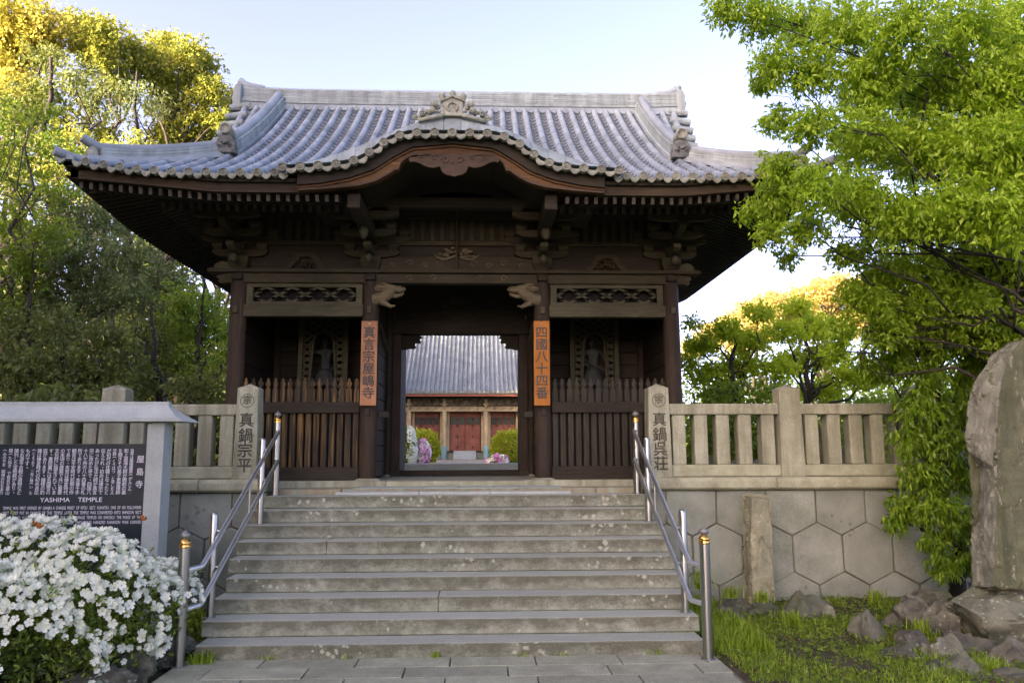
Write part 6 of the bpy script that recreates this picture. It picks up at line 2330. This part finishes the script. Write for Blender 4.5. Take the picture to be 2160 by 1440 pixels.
wl = ['leafy weed in the joint under the first step, near the azalea side', 'faint weed under the first step, second from the azalea side', 'spiky grass tuft under the middle of the first step', 'small tuft under the first step, right of its middle', 'tiny weed under the first step, next to the tuft right of its middle', 'tall single weed against the first step near the right handrail']
for i, (px, h) in enumerate(((566, 0.07), (728, 0.06), (918, 0.085), (1104, 0.06), (1186, 0.045), (1386, 0.08))):
    p = at(px, 1376, 6.82)
    tuft(p.x, 6.83, 0.11, 16 if i != 2 else 26, h, wl[i])
M_moss = M['leaf_mid']
n = 900
k_ = rng.integers(0, 9, n)
xs_ = np.where(rng.random(n) < 0.5, np.array(SL)[k_] + rng.exponential(0.16, n), np.array(SR)[k_] - rng.exponential(0.16, n))
xs_ = np.where(rng.random(n) < 0.3, rng.uniform(-2.2, 1.8, n), xs_)
P = np.stack([xs_, 6.85 + 0.287 * k_ - 0.008 - 0.012 * rng.random(n), np.where(k_ > 0, np.array(STEP_T)[k_ - 1], 0.11) + 0.003], 1)
D = unit(rng.normal(size=(n, 3)) * np.array([1, 0.6, 0.3]) + np.array([0, -0.5, 0.5]))
V, F = leaves_geo(P, D, rng.uniform(0.006, 0.020, n), rng.uniform(0.004, 0.011, n))
tag(put('moss', np_mesh('moss', V, F, M_moss), kind='stuff'), 'specks of moss and seedlings in the corners of the steps', 'moss')
for i, (px, py, Y, h, lab) in enumerate(((1672, 1338, 7.9, 0.22, 'bright grass clump before the lichened rock'), (1610, 1270, 8.5, 0.16, 'weed clump at the foot of the rough upright stone'), (1540, 1260, 8.7, 0.18, 'leafy weed between the handrail and the rough upright stone'),
                                    (1850, 1270, 8.6, 0.2, 'tall grass clump under the hexagonal wall'), (1940, 1340, 7.3, 0.2, 'grass clump among the rocks of the pile'), (1480, 1200, 8.2, 0.3, 'dry grass stalks beside the right handrail'), (2090, 1420, 6.2, 0.18, 'grass clump between the nearest rocks'))):
    p = at(px, py, Y)
    tuft(p.x, Y, max(0.08, min(p.z, 0.4)), 70, h, lab, 'grass_clump', 'grass clumps in the bed', 'grass', 0.010, 0.05)

# ------------------------------------------------------------------ white azalea
AZ = thing('azalea_bush', (-3.8, 6.1, 0.1), 'white azalea bush in full bloom before the information board', 'bush')
az_cl = []
for x, y, z, r in ((-3.3, 5.35, 0.34, 0.28), (-3.6, 5.15, 0.30, 0.3), (-4.0, 5.0, 0.28, 0.3), (-4.5, 5.0, 0.3, 0.34), (-2.95, 5.9, 0.36, 0.3), (-2.75, 6.3, 0.34, 0.28), (-2.75, 6.45, 0.62, 0.40), (-2.95, 6.2, 0.78, 0.46), (-3.35, 6.3, 0.80, 0.52), (-3.75, 6.3, 0.82, 0.52), (-4.2, 6.3, 0.82, 0.52), (-4.7, 6.3, 0.80, 0.52), (-5.2, 6.2, 0.75, 0.52),
                   (-3.2, 5.85, 0.62, 0.42), (-3.55, 5.7, 0.66, 0.46), (-3.95, 5.65, 0.64, 0.48), (-4.35, 5.6, 0.62, 0.5), (-4.8, 5.6, 0.6, 0.5), (-2.62, 6.75, 0.6, 0.35),
                   (-3.55, 5.35, 0.50, 0.34), (-3.95, 5.25, 0.46, 0.36), (-4.35, 5.2, 0.48, 0.38), (-4.8, 5.2, 0.46, 0.4)):
    az_cl.append((np.array([x - 0.03 * (x > -2.8), y, z - (0.06 if z > 0.55 else 0.0)]), r))


def az_dist(p):
    """how far outside every clump but the nearest (negative = buried)"""
    return min(np.linalg.norm((p - c) / np.array([1, 1, 0.95])) - r for c, r in az_cl)


mb = MB()
for c, r in az_cl:
    for _ in range(3):
        d = unit(rng.normal(size=3)) * r * 0.8
        mb.tube(wiggle((c[0] * 0.5 - 1.9, c[1], 0.08), tuple(c + d), 5, 0.6), [0.018, 0.015, 0.012, 0.009, 0.006, 0.003], 5, caps=False)
put('branches', mb.mesh('branches', M['bark_dark'], True), AZ)
V, F = foliage([(tuple(c), r) for c, r in az_cl], 480, 6, 0.046, 0.020, droop=-0.35, tw=0.7, spread=0.7, shell=0.3, jit=0.5, flat=0.95)
put('leaves', np_mesh('leaves', V - np.array(AZ.location), F, M['leaf_azalea']), AZ, loc=AZ.location, kind='stuff')


def flower_mesh(name, mat, R, n=5, cup=0.35):
    vs, fs = [], []
    for k in range(n):
        a = 2 * math.pi * k / n
        ca, sa = math.cos(a), math.sin(a)

        def pt(r, t, z):
            return (R * (r * ca - t * sa), R * (r * sa + t * ca), R * z)
        o = len(vs)
        vs += [pt(0.05, 0, -0.25), pt(0.45, -0.36, 0.16), pt(0.45, 0.36, 0.10), pt(0.55, 0, 0.02), pt(0.85, -0.40, cup - 0.10), pt(0.85, 0.38, cup - 0.22), pt(1.0, 0, cup - 0.35)]
        fs += [(o, o + 1, o + 3), (o, o + 3, o + 2), (o + 1, o + 4, o + 3), (o + 3, o + 5, o + 2), (o + 3, o + 4, o + 6), (o + 3, o + 6, o + 5)]
    m = MB().add(vs, fs)
    return m.mesh(name, mat, True)


fl_me = [flower_mesh('blossom', M['petal'], 0.032, cup=c) for c in (0.45, 0.7, 0.95)]
cand = []
tries = 0
while len(cand) < 3500 and tries < 110000:
    tries += 1
    c, r = az_cl[int(rng.integers(len(az_cl)))]
    d = unit(rng.normal(size=3))
    if d[1] > 0.55:
        continue
    p = c + d * r * np.array([1, 1, 0.95]) * rng.uniform(0.95, 1.14)
    if az_dist(p) < -0.03 or p[2] < 0.16:
        continue
    nz = noise.noise(Vector(p * 2.6) + Vector((3, 1, 8)))
    want = 0.02 + 1.25 * max(0, min(1, (p[2] - 0.48) / 0.45)) + 0.75 * nz
    if rng.random() > want:
        continue
    cand.append((p, d))
cand.sort(key=lambda q: np.linalg.norm(q[0] - np.array([0, 0, CAM_H])) + (3 if q[0][0] < -4.6 else 0))
rest = []
for i, (p, d) in enumerate(cand):
    dd = Vector(d) * 0.8 + Vector((random.uniform(-.4, .4), -0.45 + random.uniform(-.3, .3), 0.35 + random.uniform(-.3, .3)))
    q = dd.to_track_quat('Z', 'Y')
    q = q @ Matrix.Rotation(random.uniform(0, 6.28), 4, 'Z').to_quaternion()
    s = random.uniform(0.65, 1.25)
    if i < 300:
        put('blossom', fl_me[i % 3], AZ, loc=tuple(p), rot=q.to_matrix(), scale=(s, s, s))
    else:
        rest.append((fl_me[i % 3], Matrix.Translation(Vector(p)) @ q.to_matrix().to_4x4() @ Matrix.Scale(s, 4)))


def join_xf(name, lst, mat, off):
    V, F = [], []
    o = 0
    for me, mx in lst:
        for v in me.vertices:
            V.append(tuple(mx @ v.co - Vector(off)))
        for p in me.polygons:
            F.append(tuple(i + o for i in p.vertices))
        o += len(me.vertices)
    m = bpy.data.meshes.new(name)
    m.from_pydata(V, [], F)
    m.materials.append(mat)
    m.polygons.foreach_set('use_smooth', [True] * len(m.polygons))
    return m


put('blossoms', join_xf('blossoms', rest, M['petal'], AZ.location), AZ, loc=AZ.location, kind='stuff')
fw = flower_mesh('withered_blossom', M['rust'], 0.03, 5, 0.9)
for x, y in ((72, 1105), (82, 1112), (300, 1095)):
    put('withered_blossom', fw, AZ, loc=at(x, y, 5.95), rot=(0.6, 0.3, random.uniform(0, 3)))
# weeds and ferns under the bush and beside the handrail
n = 2600
P = np.stack([rng.uniform(-4.8, -2.42, n), rng.uniform(5.0, 8.6, n), np.zeros(n)], 1)
P = P[(P[:, 0] < -2.9) | (P[:, 1] > 6.6)]
n = len(P)
P[:, 2] = 0.09 + 0.10 * rng.random(n) * (P[:, 1] > 6.6) + 0.06 * rng.random(n)
D = unit(rng.normal(size=(n, 3)) * np.array([1, 1, 0.4]) + np.array([0, 0, 0.3]))
V, F = leaves_geo(P, D, rng.uniform(0.03, 0.08, n), rng.uniform(0.012, 0.03, n))
tag(put('ground_cover', np_mesh('ground_cover', V, F, M['leaf_mid']), kind='stuff'), 'low leafy weeds under the azalea and beside the handrail', 'ground cover')
for i, (px, py, Y, h, lab) in enumerate(((420, 1360, 6.75, 0.14, 'leafy weed behind the foot of the left handrail'), (440, 1250, 7.6, 0.3, 'green weed clump between the handrail and the wall stones'), (345, 1300, 6.9, 0.16, 'fern clump under the end of the azalea'), (420, 1190, 8.2, 0.25, 'weed clump in the corner of wall and stairs'))):
    p = at(px, py, Y)
    tuft(p.x, Y, 0.1, 60, h, lab, 'grass_clump', 'weed clumps beside the left handrail', 'grass', 0.014, 0.06)

# ------------------------------------------------------------------ inner court and main hall
put('court_step', MB().box(-6, 6, 17.2, 17.65, 1.2, 1.535).mesh('court_step', M['granite']), kind='structure', bevel=0.01)
put('court_step', MB().box(-6, 6, 16.75, 17.19, 1.2, 1.41).mesh('court_step', M['coping']), kind='structure', bevel=0.01)
put('court', MB().add([(-14, 17.65, 1.425), (14, 17.65, 1.425), (14, 60, 1.425), (-14, 60, 1.425)], [(0, 1, 2, 3)]).mesh('court', M['ground_up']), kind='structure')
HY = 40.0
hz0 = 1.425
hc = at(981, 900, HY).x
hall = thing('main_hall', (hc, HY, hz0), 'red doored temple hall with grey tiled roof seen through the gateway', 'hall')
PITCH_H = 2.07
cols_u = [-1.5 * PITCH_H - 0.0 + 0.35, -PITCH_H / 2, PITCH_H / 2, 1.5 * PITCH_H]
cols_u = [-2.80, -PITCH_H / 2, PITCH_H / 2, 2.80, -4.6, 4.6]
put('platform', MB().box(hc - 6, hc + 6, HY + 0.2, HY + 9, 1.3, 1.78).mesh('platform', M['coping']), hall)
for i in range(3):
    put('stair', MB().box(hc - 0.55, hc + 0.55, HY - 0.75 + 0.2 * i, HY + 0.2, 1.42, 1.60 + 0.12 * i).mesh('stair', M['granite']), hall, bevel=0.01)
for u in cols_u:
    c = put('pillar', MB().lathe([(0.125, 1.40), (0.12, 3.80)], (hc + u, HY, 0), 16).mesh('pillar', M['cream'], True), hall)
    put('pillar_foot', MB().lathe([(0.135, 1.38), (0.135, 2.08), (0.128, 2.09)], (hc + u, HY, 0), 16).mesh('pillar_foot', M['teal'], True), c)
    put('bracket', MB().box(hc + u - 0.07, hc + u + 0.07, HY - 0.25, HY - 0.02, 4.02, 4.40).box(hc + u - 0.16, hc + u + 0.16, HY - 0.2, HY - 0.05, 4.10, 4.18).mesh('bracket', M['cream']), hall, bevel=0.01)
put('lintel', MB().box(hc - 6, hc + 6, HY - 0.10, HY + 0.10, 3.79, 4.02).mesh('lintel', M['cream']), hall)
mb = MB()
for u in np.arange(-4.4, 4.5, 0.42):
    scroll(mb, hc + u, HY - 0.105, 3.93, 0.07, 1.3, random.choice((-1, 1)), 0.012)
    mb.tube([(hc + u - 0.18, HY - 0.105, 3.86), (hc + u, HY - 0.105, 3.92), (hc + u + 0.2, HY - 0.105, 3.96)], 0.010, 5)
put('scrollwork', mb.mesh('scrollwork', M['frieze']), hall)
mb = MB()
mb.box(hc - 6, hc + 6, HY - 0.02, HY + 0.1, 4.022, 4.47)
for k in range(220):
    mb.ball((hc + random.uniform(-4, 4), HY - 0.03, random.uniform(4.08, 4.40)), (random.uniform(.05, .13), 0.05, random.uniform(.03, .07)), 7, 5)
put('carved_frieze', mb.mesh('carved_frieze', M['frieze'], True), hall)
put('eave_board', MB().box(hc - 7, hc + 7, HY - 1.25, HY - 1.1, 4.47, 4.58).mesh('eave_board', M['red_fascia']), hall)
put('soffit', MB().hexa([(hc - 7, HY - 1.2, 4.55), (hc + 7, HY - 1.2, 4.55), (hc + 7, HY + 0.1, 4.47), (hc - 7, HY + 0.1, 4.47), (hc - 7, HY - 1.2, 4.58), (hc + 7, HY - 1.2, 4.58), (hc + 7, HY + 0.1, 4.6), (hc - 7, HY + 0.1, 4.6)]).mesh('soffit', M['wood_dark']), hall)
put('wall', MB().box(hc - 6, hc + 6, HY + 0.75, HY + 0.9, 1.6, 4.5).mesh('wall', M['red']), hall)
put('porch_floor', MB().box(hc - 6, hc + 6, HY + 0.1, HY + 0.75, 1.785, 1.82).mesh('porch_floor', M['wood_vert']), hall)
for c0, c1 in ((-2.68, -1.16), (-0.92, 0.92), (1.16, 2.68)):
    nd = 2
    w = (c1 - c0 - 0.3) / nd
    put('door_frame', MB().box(hc + c0, hc + c0 + 0.12, HY + 0.55, HY + 0.74, 1.83, 3.79).box(hc + c1 - 0.12, hc + c1, HY + 0.55, HY + 0.74, 1.83, 3.79).mesh('door_frame', M['cream']), hall)
    for k in range(nd):
        x0 = hc + c0 + 0.15 + k * w
        x1 = x0 + w - 0.02
        d = put('door', MB().box(x0, x1, HY + 0.60, HY + 0.68, 1.84, 3.75).mesh('door', M['red']), hall, bevel=0.01)
        xc = (x0 + x1) / 2
        for zz in (2.02, 2.55, 3.10, 3.42):
            put('hinge_fitting', MB().box(xc - 0.012, xc + 0.012, HY + 0.565, HY + 0.598, zz - 0.10, zz + 0.10).box(xc - 0.09, xc + 0.09, HY + 0.57, HY + 0.596, zz - 0.012, zz + 0.012).mesh('hinge_fitting', M['iron']), d)
        for q in (-1, 1):
            a, b = (x0 + 0.04, xc - 0.04) if q < 0 else (xc + 0.04, x1 - 0.04)
            g = put('lattice_window', MB().box(a, b, HY + 0.575, HY + 0.597, 3.16, 3.52).mesh('lattice_window', M['grille']), d)
            mb = MB()
            for t in np.linspace(a, b, 6):
                mb.box(t - 0.008, t + 0.008, HY + 0.560, HY + 0.574, 3.16, 3.52)
            put('bars', mb.mesh('bars', M['wood_vert']), g)
            put('door_rail', MB().box(a, b, HY + 0.59, HY + 0.606, 2.50, 2.54).mesh('door_rail', M['red']), d)
# roof of the hall
HE0 = HY - 1.35


def hall_z(e):
    return 4.62 + 0.55 * e + 0.05 * e * e


V, F = [], []
es = np.linspace(0, 5.6, 16)
for i, e in enumerate(es):
    V += [(hc - 7.4, HE0 + e, hall_z(e)), (hc + 7.4, HE0 + e, hall_z(e))]
for i in range(len(es) - 1):
    F.append((2 * i, 2 * i + 1, 2 * i + 3, 2 * i + 2))
V2 = [(x, 2 * (HE0 + 5.6) - y, z) for x, y, z in V]
put('roof_bed', MB().add(V, F).add(V2, F).mesh('roof_bed', M['tile_dark']), hall)
mb = MB()
# pan courses between the cover rows, joined; each cover row is a piece
step = 0.24
e = 0.0
while e < 5.5:
    e1 = e + step
    mb.hexa([(hc - 7.4, HE0 + e, hall_z(e) + 0.01), (hc + 7.4, HE0 + e, hall_z(e) + 0.01), (hc + 7.4, HE0 + e1, hall_z(e1) + 0.005), (hc - 7.4, HE0 + e1, hall_z(e1) + 0.005),
             (hc - 7.4, HE0 + e, hall_z(e) + 0.055), (hc + 7.4, HE0 + e, hall_z(e) + 0.055), (hc + 7.4, HE0 + e1, hall_z(e1) + 0.015), (hc - 7.4, HE0 + e1, hall_z(e1) + 0.015)])
    e += step
put('pan_tiles', mb.mesh('pan_tiles', M['tile_far']), hall, kind='stuff')
mb = MB()
es = np.linspace(0, 5.5, 14)
mb.tube([(0, HE0 + e - HE0, hall_z(e) - 4.62 + 0.05) for e in es], 0.065, 8)
me_row = mb.mesh('cover_tile_row', M['tile_far'], True)
PH = 0.2265
for k in range(-32, 33):
    r_ = put('cover_tile_row', me_row, hall, loc=(hc + k * PH + 0.05, HE0, 4.62))
    put('eave_disc', MB().lathe([(0.075, 0.03), (0.075, -0.03), (0.06, -0.035), (0.05, -0.025), (0.001, -0.025)], (0, 0, 0), 12, 'y').mesh('eave_disc', M['tile_old']) if k == -32 else bpy.data.meshes['hall_disc'], r_, loc=(hc + k * PH + 0.05, HE0 - 0.02, 4.66))
    if k == -32:
        r_.children[0].data.name = 'hall_disc'
put('ridge', MB().box(hc - 7.4, hc + 7.4, HE0 + 5.35, HE0 + 5.85, 9.2, 9.75).mesh('ridge', M['tile_far']), hall, bevel=0.05)
put('eave_edge', MB().box(hc - 7.4, hc + 7.4, HE0 - 0.0, HE0 + 0.12, 4.565, 4.64).mesh('eave_edge', M['tile_old']), hall)


def bush(name, px, py, Y, rx, rz, label, lm, n, L, Wd, flowers=None, group='bushes of the inner court'):
    p = at(px, py, Y)
    c = np.array([p.x, p.y, p.z])
    root = thing(name, (p.x, p.y, hz0), label, 'bush', group)
    d = unit(rng.normal(size=(n, 3)))
    bump = np.array([noise.noise(Vector(q * 3.0) + Vector((px, 0, 0))) for q in d])
    r = (0.72 + 0.3 * rng.random(n)) * (1 + 0.22 * bump)
    P = c + d * r[:, None] * np.array([rx, rx, rz])
    P = P[P[:, 2] > hz0]
    k = len(P)
    D = unit((P - c) * 1.2 / rx + rng.normal(size=(k, 3)) * 0.8 + np.array([0, 0, 0.3]))
    s = 0.7 + 0.6 * rng.random(k)
    V, F = leaves_geo(P, D, L * s, Wd * s)
    put('leaves', np_mesh('leaves', V - np.array(root.location), F, M[lm]), root, loc=root.location, kind='stuff')
    mb = MB()
    for _ in range(7):
        e = unit(rng.normal(size=3)) * np.array([rx, rx, rz]) * 0.7
        mb.tube(wiggle((p.x, p.y, hz0 - 0.02), tuple(c + e), 4, 0.4), [0.03, 0.025, 0.018, 0.012, 0.006], 5, caps=False)
    put('branches', mb.mesh('branches', M['bark_dark']), root)
    if flowers:
        for mat, nf, side in flowers:
            me = flower_mesh('blossom', M[mat], 0.085)
            lst = []
            while len(lst) < nf:
                q = unit(rng.normal(size=3))
                if q[1] > 0.3 or side(q):
                    continue
                pp = c + q * np.array([rx, rx, rz]) * rng.uniform(0.95, 1.1)
                if pp[2] < hz0:
                    continue
                qq = (Vector(q) + Vector((0, -0.5, 0.2))).to_track_quat('Z', 'Y')
                lst.append((me, Matrix.Translation(Vector(pp)) @ qq.to_matrix().to_4x4() @ Matrix.Scale(random.uniform(0.7, 1.2), 4)))
            put('blossoms', join_xf('blossoms', lst, M[mat], root.location), root, loc=root.location, kind='stuff')


bush('clipped_bush', 893, 945, 27.0, 0.55, 0.62, 'lime green clipped bush beside the pink azalea in the court', 'leaf_lime', 5200, 0.07, 0.045)
bush('clipped_bush', 1075, 944, 26.0, 0.62, 0.56, 'lime green bush before the right hand hall doors', 'leaf_lime', 5600, 0.07, 0.045)
bush('flowering_bush', 856, 945, 24.0, 0.30, 0.62, 'green bush edged with white blossoms, half hidden by the door jamb', 'leaf_mid', 3600, 0.06, 0.03, [('petal', 70, lambda q: q[0] < 0.35)])
bush('flowering_bush', 888, 957, 24.3, 0.26, 0.42, 'pink and white azalea before the clipped bush', 'leaf_azalea', 2200, 0.06, 0.03, [('petal_pink', 62, lambda q: False), ('petal', 40, lambda q: q[0] < 0.0)])
bush('flowering_bush', 1050, 972, 24.3, 0.30, 0.18, 'low pink blossoms at the foot of the lime green bush', 'leaf_azalea', 1200, 0.06, 0.03, [('petal_pink', 22, lambda q: False), ('petal', 16, lambda q: False)])
